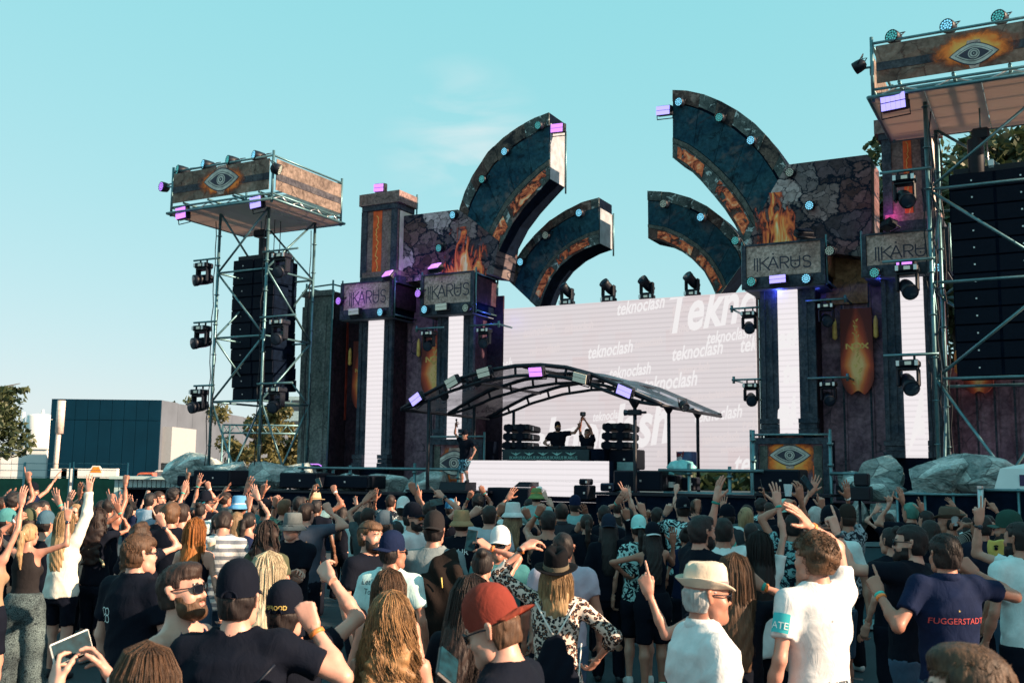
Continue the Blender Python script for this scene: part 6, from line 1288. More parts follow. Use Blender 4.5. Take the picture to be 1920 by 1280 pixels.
def hair_mat(name, c1, c2, rough=.58):
 if name in MATS: return MATS[name]
 m, nt, b = new_mat(name); v = coords(nt, (1, 1, .09)); n = noise(nt, v, 110, 3, .6); n3 = noise(nt, coords(nt, (1, 1, .5)), 16, 2)
 gi = nt.nodes.new('ShaderNodeNewGeometry'); f = mathn(nt, 'ADD', mathn(nt, 'MULTIPLY', n.outputs[0], .45), mathn(nt, 'ADD', mathn(nt, 'MULTIPLY', gi.outputs['Random Per Island'], .25), mathn(nt, 'MULTIPLY', n3.outputs[0], .4)))
 r = ramp(nt, [(.32, c1), (.78, c2)], f); nt.links.new(r.outputs[0], b.inputs['Base Color']); b.inputs['Roughness'].default_value = rough; b.inputs['Specular IOR Level'].default_value = .35; bump(nt, b, n.outputs[0], .8, .006); return m
HM = {'dark': hair_mat('dark_brown_hair', (.002, .002, .005), (.016, .010, .010)), 'brown': hair_mat('brown_hair', (.005, .003, .005), (.034, .017, .013)), 'light': hair_mat('light_brown_hair', (.012, .007, .006), (.14, .07, .036)), 'blonde': hair_mat('blonde_hair', (.06, .032, .018), (.52, .34, .18)),
  'red': hair_mat('red_hair', (.06, .018, .007), (.50, .18, .04)), 'grey': hair_mat('grey_hair', (.18, .18, .18), (.52, .52, .52)), 'black': hair_mat('black_hair', (.004, .004, .007), (.018, .014, .016)), 'green': hair_mat('green_dyed_hair', (.02, .10, .09), (.08, .26, .22)), 'white': hair_mat('platinum_hair', (.22, .17, .11), (.80, .68, .48)), 'curl': hair_mat('honey_blonde_hair', (.014, .007, .005), (.46, .25, .11), .5)}
CM = {}
def cloth(col, kind='plain', rough=.85):
 key = (tuple(col), kind)
 if key in CM: return CM[key]
 m, nt, b = new_mat('cloth_' + kind); v = coords(nt); n = noise(nt, v, 7, 4, .6); w_ = noise(nt, v, 220, 2)
 base = ramp(nt, [(.3, tuple(c * .82 for c in col)), (.7, tuple(min(1, c * 1.12) for c in col))], n.outputs[0]).outputs[0]
 if kind == 'leopard':
  vo = nt.nodes.new('ShaderNodeTexVoronoi'); vo.inputs['Scale'].default_value = 42; vv = noise(nt, v, 30, 2); mx = nt.nodes.new('ShaderNodeVectorMath'); mx.operation = 'MULTIPLY_ADD'; mx.inputs[1].default_value = (.03,) * 3; nt.links.new(vv.outputs[1], mx.inputs[0]); nt.links.new(v, mx.inputs[2]); nt.links.new(mx.outputs[0], vo.inputs['Vector'])
  base = ramp(nt, [(.0, (.30, .16, .10)), (.24, (.22, .11, .07)), (.30, (.012, .012, .02)), (.50, (.012, .012, .02)), (.56, (.66, .54, .48)), (1, (.70, .58, .52))], vo.outputs[0]).outputs[0]
 elif kind == 'stripes':
  sp_ = nt.nodes.new('ShaderNodeSeparateXYZ'); nt.links.new(v, sp_.inputs[0]); f = mathn(nt, 'FRACT', mathn(nt, 'MULTIPLY', sp_.outputs[2], 13)); base = ramp(nt, [(0, col), (.48, col), (.52, (.20, .22, .26)), (1, (.20, .22, .26))], f).outputs[0]
 elif kind == 'floral':
  vo = noise(nt, v, 11, 3, .6, 2.2); base = ramp(nt, [(.44, (.008, .012, .022)), (.50, (.02, .03, .04)), (.54, col)], vo.outputs[0]).outputs[0]
 elif kind == 'snake':
  vo = nt.nodes.new('ShaderNodeTexVoronoi'); vo.feature = 'DISTANCE_TO_EDGE'; vo.inputs['Scale'].default_value = 55; nt.links.new(coords(nt, (1.3, 1.3, .8)), vo.inputs['Vector']); nn = noise(nt, v, 4, 3)
  base = mixc(nt, mixc(nt, (.008, .014, .02, 1), (.13, .18, .19, 1), ramp(nt, [(.02, (0,) * 3), (.10, (1,) * 3)], vo.outputs[0]).outputs[0]), ramp(nt, [(.35, (.25, .25, .28)), (.65, (1.2,) * 3)], nn.outputs[0]).outputs[0], .9, 'MULTIPLY')
 elif kind == 'lines':
  sp_ = nt.nodes.new('ShaderNodeTexWave'); sp_.inputs['Scale'].default_value = 16; sp_.inputs['Distortion'].default_value = 1.5; nt.links.new(coords(nt, (1, 1, .4), (0, .6, 0)), sp_.inputs['Vector']); base = ramp(nt, [(.55, (.008, .010, .016)), (.68, col)], sp_.outputs[1]).outputs[0]
 elif kind == 'denim':
  base = mixc(nt, base, ramp(nt, [(.35, (.6,) * 3), (.65, (1.4,) * 3)], w_.outputs[0]).outputs[0], .6, 'MULTIPLY')
 nt.links.new(base, b.inputs['Base Color']); b.inputs['Roughness'].default_value = rough; b.inputs['Specular IOR Level'].default_value = .12
 nf = noise(nt, coords(nt, (1, 1, .6)), 14, 3, .55, .8); ad = mathn(nt, 'ADD', nf.outputs[0], mathn(nt, 'MULTIPLY', w_.outputs[0], .06)); bump(nt, b, ad, .4, .02)
 CM[key] = m; return m
BLK = (.0035, .0055, .013); NAVY = (.006, .013, .045); WHT = (.66, .66, .68); GREY = (.10, .11, .13); CYAN = (.62, .74, .75); BROWN = (.10, .055, .03); DENIM = (.05, .09, .15)
M_shoe = mat('trainer_white', (.6, .6, .6), .6, 0, .2); M_shoed = mat('trainer_dark', (.02, .022, .03), .6, 0, .3); M_lensd = mat('sunglass_lens', (.006, .008, .014), .06, 0, .1); M_lensm = mat('mirror_lens', (.05, .30, .34), .08, .7, .5, 20); M_lenso = mat('orange_mirror_lens', (.75, .22, .05), .1, .6, .6, 14)
M_band = [mat('teal_wristband', (.02, .42, .36), .5), mat('orange_wristband', (.75, .22, .05), .5), mat('white_wristband', (.75, .75, .75), .5), mat('black_watch_strap', (.012, .012, .016), .4)]
def quadmesh(name, V, F, mats, parent=None, mi=None, smooth=True):
 me = bpy.data.meshes.new(name); V = np.asarray(V, np.float32); F = np.asarray(F, np.int32); n = len(F)
 me.vertices.add(len(V)); me.vertices.foreach_set('co', V.ravel()); me.loops.add(n * 4); me.loops.foreach_set('vertex_index', F.ravel()); me.polygons.add(n); me.polygons.foreach_set('loop_start', np.arange(0, n * 4, 4, dtype=np.int32))
 try: me.polygons.foreach_set('loop_total', np.full(n, 4, np.int32))
 except Exception: pass
 me.polygons.foreach_set('use_smooth', np.full(n, smooth, bool))
 for k in (mats if isinstance(mats, (list, tuple)) else [mats]): me.materials.append(k)
 if mi is not None: me.polygons.foreach_set('material_index', np.asarray(mi, np.int32))
 me.update(calc_edges=True); me.validate()
 o = bpy.data.objects.new(name, me); link(o, parent); return o
def frame_from(z, y):
 z = np.array(z, float); z /= np.linalg.norm(z); y = np.array(y, float); y -= z * y.dot(z); n = np.linalg.norm(y)
 y = y / n if n > 1e-4 else np.array([1, 0, 0.]) - z * z[0]; y /= np.linalg.norm(y); return np.stack([np.cross(y, z), y, z], 1)
# ---------------------------------------------------------------- hair
HAIRC = {}
def hair_mesh(kind, h, seed):
 """hair volume in head coordinates, cached"""
 key = (kind, h, seed)
 if key in HAIRC: return HAIRC[key]
 rs = np.random.RandomState(seed * 13 + 5); ph = rs.uniform(0, 6, 6)
 g = Grid((-.20, -.27, -.56 if kind in ('long', 'half', 'pony', 'longcurl') else -.2), (.20, .17, .22), h)
 off = {'short': .009, 'fade': .010, 'buzz': .004, 'curly': .030, 'crop': .012, 'long': .012, 'half': .011, 'pony': .008, 'bun': .008, 'bob': .016, 'longcurl': .017, 'quiff': .011, 'afro': .045}[kind]
 g.ell((0, -.012, .030), (.077, .098, .092), .02, off); g.ell((0, -.03, -.03), (.066, .070, .075), .03, off * .7)
 if kind in ('quiff', 'fade'): g.ell((0, .04, .095), (.058, .055, .030), .025, .004)
 if kind == 'crop': g.ell((0, .05, .075), (.06, .05, .035), .03)
 lng = kind in ('long', 'half', 'pony', 'longcurl', 'bob', 'bun')
 if kind in ('long', 'half', 'longcurl'):
  w_ = .128 if kind == 'longcurl' else .090
  P = [(-.53, 0, -.135, w_ * .75, .024), (-.46, 0, -.138, w_ * .9, .034), (-.30, 0, -.132, w_, .042), (-.16, 0, -.105, w_, .052), (-.05, 0, -.06, .092, .066), (.02, 0, -.03, .085, .085)]; g.loft(P, .03)
  for s_ in (-1, 1): g.cone((s_ * .083, .005, .03), (s_ * .092, -.03, -.14), .022, .026, .03); g.cone((s_ * .092, -.03, -.14), (s_ * .085, -.075, -.34), .026, .016, .03)
 if kind == 'bob':
  g.loft([(-.15, 0, -.035, .09, .065), (-.05, 0, -.03, .10, .085), (.02, 0, -.025, .092, .09)], .03)
  for s_ in (-1, 1): g.cone((s_ * .083, .02, .03), (s_ * .085, .02, -.12), .022, .024, .03)
 if kind == 'pony':
  q = [(0, -.11, .035), (0, -.150, .02), (.005, -.168, -.07), (.0, -.170, -.20), (.01, -.150, -.36)]
  for a, b_, r1, r2 in zip(q[:-1], q[1:], (.022, .030, .036, .030), (.030, .036, .030, .010)): g.cone(a, b_, r1, r2, .02)
 if kind == 'bun': g.ell((0, -.09, .105), (.045, .045, .042), .015)
 def wav(X, Y, Z):
  if kind in ('curly', 'afro', 'longcurl'): f = 48 if kind != 'afro' else 60; return .0075 * (np.sin(f * X + ph[0] + 2 * np.sin(f * .6 * Z)) * np.sin(f * Z + ph[1]) + np.sin(f * 1.2 * Y + ph[2]) * np.sin(f * .9 * Z + ph[3]))
  a = np.arctan2(X, -(Y + .01)); return np.clip((.115 - Z) / .07, .12, 1) * (.0022 if lng else .0020) * np.sin(a * 17 + ph[0] + 9 * np.sin(Z * 7 + ph[1])) + .0022 * np.sin(a * 41 + Z * 20 + ph[2]) + (.0025 * np.sin(Z * 60 + X * 70 + ph[3]) if not lng else 0)
 g.add(wav)
 # hairline: leave face, ears and neck free
 if lng:
  g.clip(lambda X, Y, Z: np.minimum(np.minimum(Y + .02 * (Z < -.05) - (.022 if kind != 'bob' else .045) - .0 * Z, (.070 - Z) + .55 * (Y - .03)), .2 - np.abs(X)) if True else 0)
  if kind in ('pony', 'bun'): g.clip(lambda X, Y, Z: np.minimum(np.minimum(-.045 - Z + .25 * (Y + .02), Y + .125), 0.13 + 0 * X) + 0 * X)
 else:
  top = .058
  g.clip(lambda X, Y, Z: np.minimum(top - Z + .75 * np.maximum(0, Y - .085) * -1 + .0 * X, Y - .030 + .0 * X))          # forehead and face
  g.clip(lambda X, Y, Z: np.minimum(.018 - Z, Y + .012) + 0 * X); g.clip(lambda X, Y, Z: (-.075 - Z) + 0 * X + 0 * Y)     # sides and nape
  if kind in ('fade', 'quiff'): g.clip(lambda X, Y, Z: np.minimum(.045 - Z, np.abs(X) - .066 + 0 * Y) if kind == 'fade' else -1 + 0 * X + 0 * Y + 0 * Z)
  if kind == 'fade':
   g.ell((0, -.012, .030), (.077, .098, .092), .006, .0035); g.ell((0, -.03, -.03), (.066, .070, .075), .006, .003)
   g.clip(lambda X, Y, Z: np.minimum(.052 - Z, Y - .034) + 0 * X); g.clip(lambda X, Y, Z: np.minimum(.014 - Z, Y + .002) + 0 * X); g.clip(lambda X, Y, Z: (-.07 - Z) + 0 * X + 0 * Y)
 HAIRC[key] = g.mesh(); return HAIRC[key]
def strands(kind, n, seed, rad=.0028, length=.42, curl=.0, spread=.10):
 """single locks of hair over and below the head: three-sided tapering tubes"""
 rs = np.random.RandomState(seed); V = []; F = []; steps = 12 if curl > .01 else 8
 for k in range(n):
  if k % (16 if curl > .01 else 5) == 0: a0 = rs.uniform(-2.1, 2.1); L0 = length * rs.uniform(.70, 1.08); ph0 = rs.uniform(0, 6.28); am0 = curl * rs.uniform(.5, 1.3); fr0 = rs.uniform(22, 34); li0 = rs.uniform(.0, .020)
  a = a0 + rs.normal(0, .07) if curl > .01 else rs.uniform(-2.1, 2.1); rt = np.array([math.sin(a), -math.cos(a)]); pts = []; ry0 = rs.uniform(-.05, .075); L = L0 * rs.uniform(.93, 1.05); ph = ph0 + rs.normal(0, .35); amp = am0 * rs.uniform(.8, 1.2); fr = fr0; lift = li0 + rs.uniform(0, .008)
  for i in range(steps):
   t = i / (steps - 1)
   if t < .32:
    q = t / .32 * (math.pi / 2); rx, ry, rz = .077 + .016 + lift, .098 + .014 + lift, .092 + .016 + lift
    p = np.array([rt[0] * rx * math.sin(q), -.012 + rt[1] * ry * math.sin(q) + ry0 * (1 - math.sin(q)), .030 + rz * math.cos(q) - 4.5 * (ry0 - .0) ** 2 * math.cos(q)])
   else:
    s = (t - .32) / .68; p = np.array([rt[0] * (.093 + lift) * (1 + spread * math.sin(s * 2.4)), -.012 + rt[1] * (.112 + lift) - .018 * s * (1 if rt[1] < 0 else -2.2), .030 - L * s])
    if rt[1] > -.2: p[1] = min(p[1], -.012 + .0 - .07 * s)
   g_ = max(0, (t - .16)) ** .8
   p += np.array([math.sin(ph + fr * p[2]), math.cos(ph + fr * p[2]) * .8, 0]) * amp * g_
   pts.append(p)
  pts = np.array(pts); o = len(V); tap = np.concatenate([np.linspace(.7, 1, steps // 2), np.linspace(1, .25, steps - steps // 2)])
  for i in range(steps):
   d = pts[min(i + 1, steps - 1)] - pts[max(i - 1, 0)]; M = frame_from(d, (rt[0], rt[1], .1)); r = rad * tap[i] * rs.uniform(.85, 1.2)
   for q in range(3): an = q * 2.094; V.append(pts[i] + M[:, 0] * r * 1.5 * math.cos(an) + M[:, 1] * r * math.sin(an))
  for i in range(steps - 1):
   for q in range(3): F.append((o + i * 3 + q, o + i * 3 + (q + 1) % 3, o + i * 3 + 3 + (q + 1) % 3, o + i * 3 + 3 + q))
 return np.array(V), np.array(F)
def tufts(n, seed, off=.014, L=.028, rad=.0022, curly=0.0, top_only=False, fwd=.4):
 """short locks lying over a cropped head; curly > 0 bends each into a ringlet"""
 rs = np.random.RandomState(seed); V = []; F = []; m = 7 if curly else 3
 while len(F) < n * 3 * (m - 1):
  d = rs.normal(0, 1, 3); d /= np.linalg.norm(d)
  p = np.array([0, -.012, .030]) + d * (np.array([.077, .098, .092]) + off * .8)
  if p[2] < -.06 or (p[1] > -.01 and p[2] < .022) or (p[1] > .045 and p[2] < .062) or (top_only and p[2] < .06): continue
  nr = d / np.array([.077, .098, .092]); nr /= np.linalg.norm(nr); fl = np.array([rs.normal(0, .25), fwd * (1 if p[2] > .06 else -.6), -.6 if p[2] < .08 else .05]); t = nr * .10 + fl + rs.normal(0, .12 + curly, 3); t -= nr * (t.dot(nr) - .12); t /= np.linalg.norm(t); M = frame_from(t, nr); l = L * rs.uniform(.6, 1.3); o = len(V); rr = l * .36; side = rs.choice([-1, 1]); ph = rs.uniform(0, 6)
  for i in range(m):
   s = i / (m - 1)
   c = p + t * (rr * math.sin(s * 4.4 + ph)) + (nr * .7 + M[:, 0] * side) * rr * (math.cos(s * 4.4 + ph)) + M[:, 0] * side * s * .008 if curly else p + t * l * s - nr * (.003 + .010 * s * s)
   w_ = 1.0 if curly and 0 < i < m - 1 else (1, .9, .25)[min(i, 2)] if not curly else .4
   for q in range(3): an = q * 2.094; V.append(c + (M[:, 0] * math.cos(an) * (1.0 if curly else 1.7) + M[:, 1] * math.sin(an)) * rad * w_)
  for i in range(m - 1):
   for q in range(3): F.append((o + i * 3 + q, o + i * 3 + (q + 1) % 3, o + i * 3 + 3 + (q + 1) % 3, o + i * 3 + 3 + q))
 return np.array(V), np.array(F)
# ---------------------------------------------------------------- hats and glasses (head coordinates)
def hat_parts(kind, fwd=1):
 """list of (name, builder, material key)"""
 out = []
 if kind == 'cap':
  b = MB(); pr = [(.101, -.012), (.102, .015), (.100, .055), (.088, .095), (.064, .123), (.034, .139), (.001, .144)]; M = Matrix.Diagonal((.86, 1.06, 1.0)).to_4x4(); b.lathe(pr, 28, (0, -.012, .034), M); out.append(('crown', b, 0))
  b = MB(); n = 13; V = []
  for i in range(n):
   a = R(-68 + 136 * i / (n - 1)); x = math.sin(a)
   for j in range(5):
    t = j / 4; y = .100 * math.cos(a) + .078 * t * (math.cos(a) ** .6); V.append((x * (.085 + .002 * t), fwd * (y) - .012, .046 + .004 * t - .020 * x * x * (1) - .014 * t * t))
  m = len(V); V2 = [(p[0], p[1], p[2] - .004) for p in V]; fs = [(i * 5 + j, (i + 1) * 5 + j, (i + 1) * 5 + j + 1, i * 5 + j + 1) for i in range(n - 1) for j in range(4)]
  b._add(V, fs, True); b._add(V2, [f[::-1] for f in fs], True); out.append(('brim', b, 1)); b = MB(); b.lathe([(.001, .147), (.009, .144), (.010, .139)], 8, (0, -.012, .024)); out.append(('button', b, 0))
  if fwd < 0 or True:
   b = MB();
   if fwd > 0: b.path([(.034 * math.cos(R(a)), -.122 + .006 * math.sin(R(a)), .020 + .030 * math.sin(R(a))) for a in range(0, 181, 20)], .005, 5); out.append(('strap_arch', b, 2))
 elif kind in ('bucket', 'bucket_big'):
  M = Matrix.Diagonal((.90, 1.06, 1.0)).to_4x4(); b = MB(); b.lathe([(.104, -.005), (.098, .05), (.090, .100), (.078, .110), (.001, .114)], 28, (0, -.012, .036), M); out.append(('crown', b, 0)); b = MB(); b.lathe([(.104, -.003), (.132, -.032), (.152, -.058), (.150, -.061), (.128, -.036), (.102, -.010)], 28, (0, -.012, .036), M); out.append(('brim', b, 1))
  b = MB(); b.lathe([(.1045, .0), (.1035, .012)], 28, (0, -.012, .036), M, sm=True); out.append(('band', b, 2))
 elif kind in ('trilby', 'fedora', 'wide', 'straw'):
  M = Matrix.Diagonal((.88, 1.06, 1.0)).to_4x4(); rim = {'trilby': .135, 'fedora': .150, 'wide': .170, 'straw': .160}[kind]; cr = .105 if kind != 'wide' else .135
  b = MB(); V = []; n = 32; pr = [(.101, -.004, 0), (.099, .03, .0), (.096, .06, .15), (.090, cr * .85, .55), (.078, cr, .9), (.045, cr - .004, 1), (.001, cr - .016, 1)]
  for (r_, z, pin) in pr:
   for i in range(n):
    a = 2 * math.pi * i / n; x = r_ * .88 * math.cos(a); y = r_ * 1.06 * math.sin(a); fr = max(0, math.sin(a)); x *= 1 - .30 * pin * fr; V.append((x, y - .012, .046 + z + .012 * pin * fr - .022 * pin * math.exp(-(x / .026) ** 2) * (1 if pin > .5 else 0)))
  b._add(V, [(k * n + i, k * n + (i + 1) % n, (k + 1) * n + (i + 1) % n, (k + 1) * n + i) for k in range(len(pr) - 1) for i in range(n)], True); out.append(('crown', b, 0))
  b = MB(); V = []; rr = [.100, .115, rim * .9, rim, rim * .995, rim * .88, .112, .099]
  for q, r_ in enumerate(rr):
   for i in range(n):
    a = 2 * math.pi * i / n; f = (r_ - .10) / (rim - .10); fr = math.sin(a); z = (.036 * (math.cos(a) ** 2) - .012 * max(0, fr) + .030 * max(0, -fr)) * f * (1 if kind in ('trilby', 'fedora') else .55) - (.010 * f if kind in ('straw', 'wide') else 0)
    V.append((r_ * .90 * math.cos(a), r_ * 1.05 * fr - .012, .044 + z - (.004 if q > 3 else 0)))
  b._add(V, [(k * n + i, (k + 1) * n + i, (k + 1) * n + (i + 1) % n, k * n + (i + 1) % n) for k in range(len(rr) - 1) for i in range(n)], True); out.append(('brim', b, 1))
  b = MB(); b.lathe([(.1035, .000), (.1025, .030)], 32, (0, -.012, .046), M); out.append(('band', b, 2))
 elif kind == 'beanie':
  b = MB(); b.lathe([(.098, -.01), (.104, .01), (.104, .04), (.094, .085), (.060, .125), (.001, .140)], 26, (0, -.012, .026), Matrix.Diagonal((.9, 1.08, 1.0)).to_4x4()); out.append(('crown', b, 0)); b = MB(); b.lathe([(.102, -.014), (.108, -.005), (.108, .022), (.102, .028)], 26, (0, -.012, .026), Matrix.Diagonal((.9, 1.08, 1.0)).to_4x4()); out.append(('band', b, 1))
 return out
def glasses(mirror=False, shield=False):
 L = MB(); F_ = MB()
 for s_ in (-1, 1):
  n = 8; V = []
  for i in range(n):
   a = 2 * math.pi * i / n + .39; x = .0275 * (abs(math.cos(a)) ** .6) * (1 if math.cos(a) > 0 else -1); z = .020 * (abs(math.sin(a)) ** .6) * (1 if math.sin(a) > 0 else -1); X = s_ * .033 + x; V.append((X, .108 - 4.5 * X * X, .005 + z))
  V += [(v[0], v[1] - .004, v[2]) for v in V]; L._add(V, [tuple(range(n)), tuple(range(2 * n - 1, n - 1, -1))] + [((i + 1) % n, i, n + i, n + (i + 1) % n) for i in range(n)])
  F_.path([(s_ * .060, .094, .014), (s_ * .078, .075, .014), (s_ * .086, .02, .014), (s_ * .084, -.012, .010), (s_ * .082, -.02, -.005)], .0032, 5)
  F_.path([(v[0], v[1] + .002, v[2]) for v in V[:n]] + [(V[0][0], V[0][1] + .002, V[0][2])], .0026, 5)
 F_.tube((-.008, .108, .012), (.008, .108, .012), .003, 6); return L, F_
# ---------------------------------------------------------------- the person
from mathutils.bvhtree import BVHTree
PEOPLE = []
def unit(v): v = np.array(v, float); return v / max(1e-9, np.linalg.norm(v))
def HZX(px): return HZ + .012 * (px - 960)
def under_hat(V):
 V = np.array(V); f = np.clip((V[:, 2] - .015) / .03, 0, 1)[:, None]; return V * (1 - f) + (np.array([0, -.012, .03]) + (V - [0, -.012, .03]) * .80) * f
def person(label, px, py, d, yaw=0, fem=False, skin=0, hair=('short', 'brown'), hat=None, top=('tee', BLK), bot=('long', BLK), lh=None, rh=None, bw=1.0, lean=0.0, hyaw=0, hpitch=0, shades=None, beard=None,
   det=None, bands=(), group='crowd of festival visitors', base=None, H=None, loose=.0, locks=0, shoes=None, prints=(), straps=(), mouth=False, legs=None, pole=None, hs=1.0, world=None):
 rs = np.random.RandomState(abs(hash((int(px), int(py)))) % (2 ** 31)); fm = fem
 if world is None and H is None:
  Hm = (1.76 if fem else 1.86) + (.04 if hat else 0) + (.06 if px > 1200 else 0)
  if CH - (py - HZX(px)) * d / FPX > Hm: d = min(20.5, (CH - Hm) * FPX / max(20, py - HZX(px)))
 det = (2 if d < 7.2 else 1 if d < 11.5 else 0) if det is None else det
 if world is None: P = at(px, py, d)
 else: P = np.array(world, float)
 if H is None: H = float(np.clip(P[2] - (.03 if hat else 0), 1.50, 1.99))
 s = H / 1.775; z0 = 0.0 if base is None else base
 hB = (.037, .026, .018)[det]; hHd = (.0155, .0105, .0065)[det]; hHand = (.0088, .0070, .0045)[det]; hS = (.034, .023, .0145)[det]
 cy = lambda z: lean * max(0.0, z - .95)
 ya = math.radians(yaw); c_, s_ = math.cos(ya), math.sin(ya); Rz = np.array([[c_, -s_, 0], [s_, c_, 0], [0, 0, 1]])
 Np = np.array([0, cy(1.5) - .012, 1.512]); Rh = np.array((Matrix.Rotation(math.radians(hyaw), 3, 'Z') @ Matrix.Rotation(math.radians(hpitch), 3, 'X')))
 hsc = hs * (.99 if not fm else .95); Hc = Np + Rh @ np.array([0, .024, .128]) * 1.0
 off = Rz @ (Hc * s); org = np.array([P[0] - off[0], P[1] - off[1], z0]); loc = lambda T: (Rz.T @ (np.array(T) - org)) / s
 w_ = bw
 if fm: prof = [(.80, .165, .10), (.92, .178, .118), (1.0, .160, .108), (1.10, .128, .092), (1.20, .134, .098), (1.31, .150, .112), (1.40, .148, .098), (1.46, .110, .074), (1.50, .062, .055)]
 else: prof = [(.80, .155, .105), (.92, .168, .118), (1.0, .160, .112), (1.10, .150, .108), (1.20, .160, .116), (1.32, .182, .128), (1.41, .178, .112), (1.47, .125, .082), (1.51, .066, .060)]
 prof = [(z, a * (w_ if z < 1.44 else 1), b_ * (w_ if z < 1.44 else 1)) for z, a, b_ in prof]
 shx = (.158 if fm else .190) * (1 + (w_ - 1) * .5); ar = .71 if fm else .88; ar *= (1 + (w_ - 1) * .5)
 # arms
 arms = []
 for sd, tg, pk in ((-1, lh, 0), (1, rh, 1)):
  Sh = np.array([sd * shx, cy(1.43), 1.425]); L1, L2 = .298, .262
  if tg is None: tg = ('rest',)
  pose = 'relax'; palm = None
  if tg[0] == 'rest':
   W = Sh + np.array([sd * (.085 + .03 * rs.rand() + .05 * (w_ - 1)), .045 + .06 * rs.rand(), -.525]); pl = np.array([sd * .5, -1, 0]); up = False; hz = None; palm = np.array([-sd, .25, 0])
  elif tg[0] == 'local':            # fixed point in body space
   W = np.array(tg[1], float); pose = tg[2] if len(tg) > 2 else 'relax'; up = W[2] > 1.5; pl = np.array([sd * 1.0, -.3, -.5]); hz = None
  else:
   T = loc(at(tg[0], tg[1], (d if world is None else P[1]) + (tg[3] if len(tg) > 3 else .12))); pose = tg[2] if len(tg) > 2 else 'open'; up = T[2] > 1.38; W = T; pl = np.array([sd * .42, .8, -.35]) if up else np.array([sd * .8, -.4, -.5])
   hz = 1
  if pole is not None and pole[pk] is not None: pl = np.array(pole[pk], float)
  if up: Sh = Sh + np.array([-sd * .018, .0, .035])
  T = W.copy(); hdir = np.array([0, 0, 1.0]) if up else unit(W - Sh)
  for it in range(3):
   if hz is not None: W = T - hdir * .085
   v = W - Sh; L = np.linalg.norm(v); Lm = (L1 + L2) * .985
   if L > Lm: W = Sh + v / L * Lm; v = W - Sh; L = Lm
   if L < .12: v = v / L * .12; W = Sh + v; L = .12
   a_ = (L1 * L1 - L2 * L2 + L * L) / (2 * L); hh_ = math.sqrt(max(0, L1 * L1 - a_ * a_)); u_ = v / L; q = pl - u_ * pl.dot(u_); q = unit(q); E = Sh + u_ * a_ + q * hh_
   fd = unit(W - E); hdir = unit(fd + (np.array([0, 0, .35]) if (up and pose not in ('droop',)) else 0) + (np.array([0, .5, -.3]) if pose == 'droop' else 0))
  if palm is None: palm = np.array([-.15 * sd, 1, .1]) if up else np.array([-sd * .6, .6, -.2])
  if pose in ('grip',): palm = np.array([-sd, .45, 0])
  if len(tg) > 4 and tg[4] is not None: palm = np.array(tg[4], float)
  arms.append((sd, Sh, E, W, hdir, palm, pose))
 # legs
 st = (legs[0] if legs else (rs.uniform(.095, .13), rs.uniform(-.05, .08))); hip = [np.array([sd * (.088 if not fm else .092) * w_ ** .5, 0, .90]) for sd in (-1, 1)]
 ank = [np.array([sd * st[0], -.02 + sd * st[1], .085]) for sd in (-1, 1)] if not isinstance(st, dict) else [np.array(st['l'][1]), np.array(st['r'][1])]
 kne = [(h_ + a_) / 2 + np.array([0, .035, .01]) for h_, a_ in zip(hip, ank)] if not isinstance(st, dict) else [np.array(st['l'][0]), np.array(st['r'][0])]
 pts = np.array([a[i] for a in arms for i in (1, 2, 3)] + kne + ank); lo = np.minimum(pts.min(0) - .12, [-.30, -.26, .0]); hi = np.maximum(pts.max(0) + .12, [.30, .26, 1.64]); lo[2] = min(0, ank[0][2] - .1, ank[1][2] - .1)
 toff = -.010 if top[0] not in ('none',) else 0
 g = Grid(lo, hi, hB / s); g.loft([(z, 0, cy(z), a, b_) for z, a, b_ in prof], .04, toff)
 g.cone((0, cy(1.46) - .015, 1.46), Hc + Rh @ np.array([0, -.018, -.055]), .060 if not fm else .050, .056 if not fm else .045, .045)
 for sd, Sh, E, W, hd, pm, pose in arms:
  g.cone((sd * .06, cy(1.44), 1.455), Sh, .055 * ar, .054 * ar, .05); g.cone(Sh, E, .053 * ar, .040 * ar, .03); g.cone(E, E + (W - E) * .35, .041 * ar, .042 * ar, .02); g.cone(E + (W - E) * .35, W, .042 * ar, .026 * ar, .02)
  if not fm and toff == 0: pass
 if fm:
  for sd in (-1, 1): g.ell((sd * .072, cy(1.28) + .085, 1.275), (.058, .055, .058), .03)
 for h_, k_, a_ in zip(hip, kne, ank):
  g.cone(h_, k_, .086 * (1.04 if fm else 1) * w_ ** .5, .056, .04); g.cone(k_, k_ + (a_ - k_) * .33 + np.array([0, -.018, 0]), .054, .056, .03); g.cone(k_ + (a_ - k_) * .33 + np.array([0, -.018, 0]), a_, .056, .036, .03); g.cone(a_, a_ + np.array([0, .10, -.045]), .038, .030, .02)
 V, F = g.mesh(); mi = np.zeros(len(F), int)
 # head and hands join the body mesh
 HV, HF, hm = head_mesh(fm, hHd, mouth); Vs = [V]; Fs = [F]; Ms = [mi]; o = len(V); Vs.append((HV * hsc) @ Rh.T + Hc); Fs.append(HF + o); Ms.append(hm); o += len(HV)
 for sd, Sh, E, W, hd, pm, pose in arms:
  KV, KF = hand_mesh(pose, hHand); M = frame_from(hd, pm); k = (1.03 if not fm else .96) * (1.06 if det == 0 else 1.0)
  v = KV.copy(); f = KF
  if sd > 0: v[:, 0] *= -1; f = KF[:, ::-1]
  Vs.append((v * k) @ M.T + W); Fs.append(f + o); Ms.append(np.zeros(len(f), int)); o += len(v)
 body = quadmesh('person', np.concatenate(Vs) * s, np.concatenate(Fs), [SK[skin], M_eye, M_iris, M_lip], None, np.concatenate(Ms)); body.location = org; body.rotation_euler = (0, 0, ya)
 tag(body, label, 'person', group); ORG[body.name] = (0, 0, 0)
 ph = rs.uniform(0, 6, 5)
 cr = lambda q: (1 - np.abs(np.sin(q))) ** 2 - .27
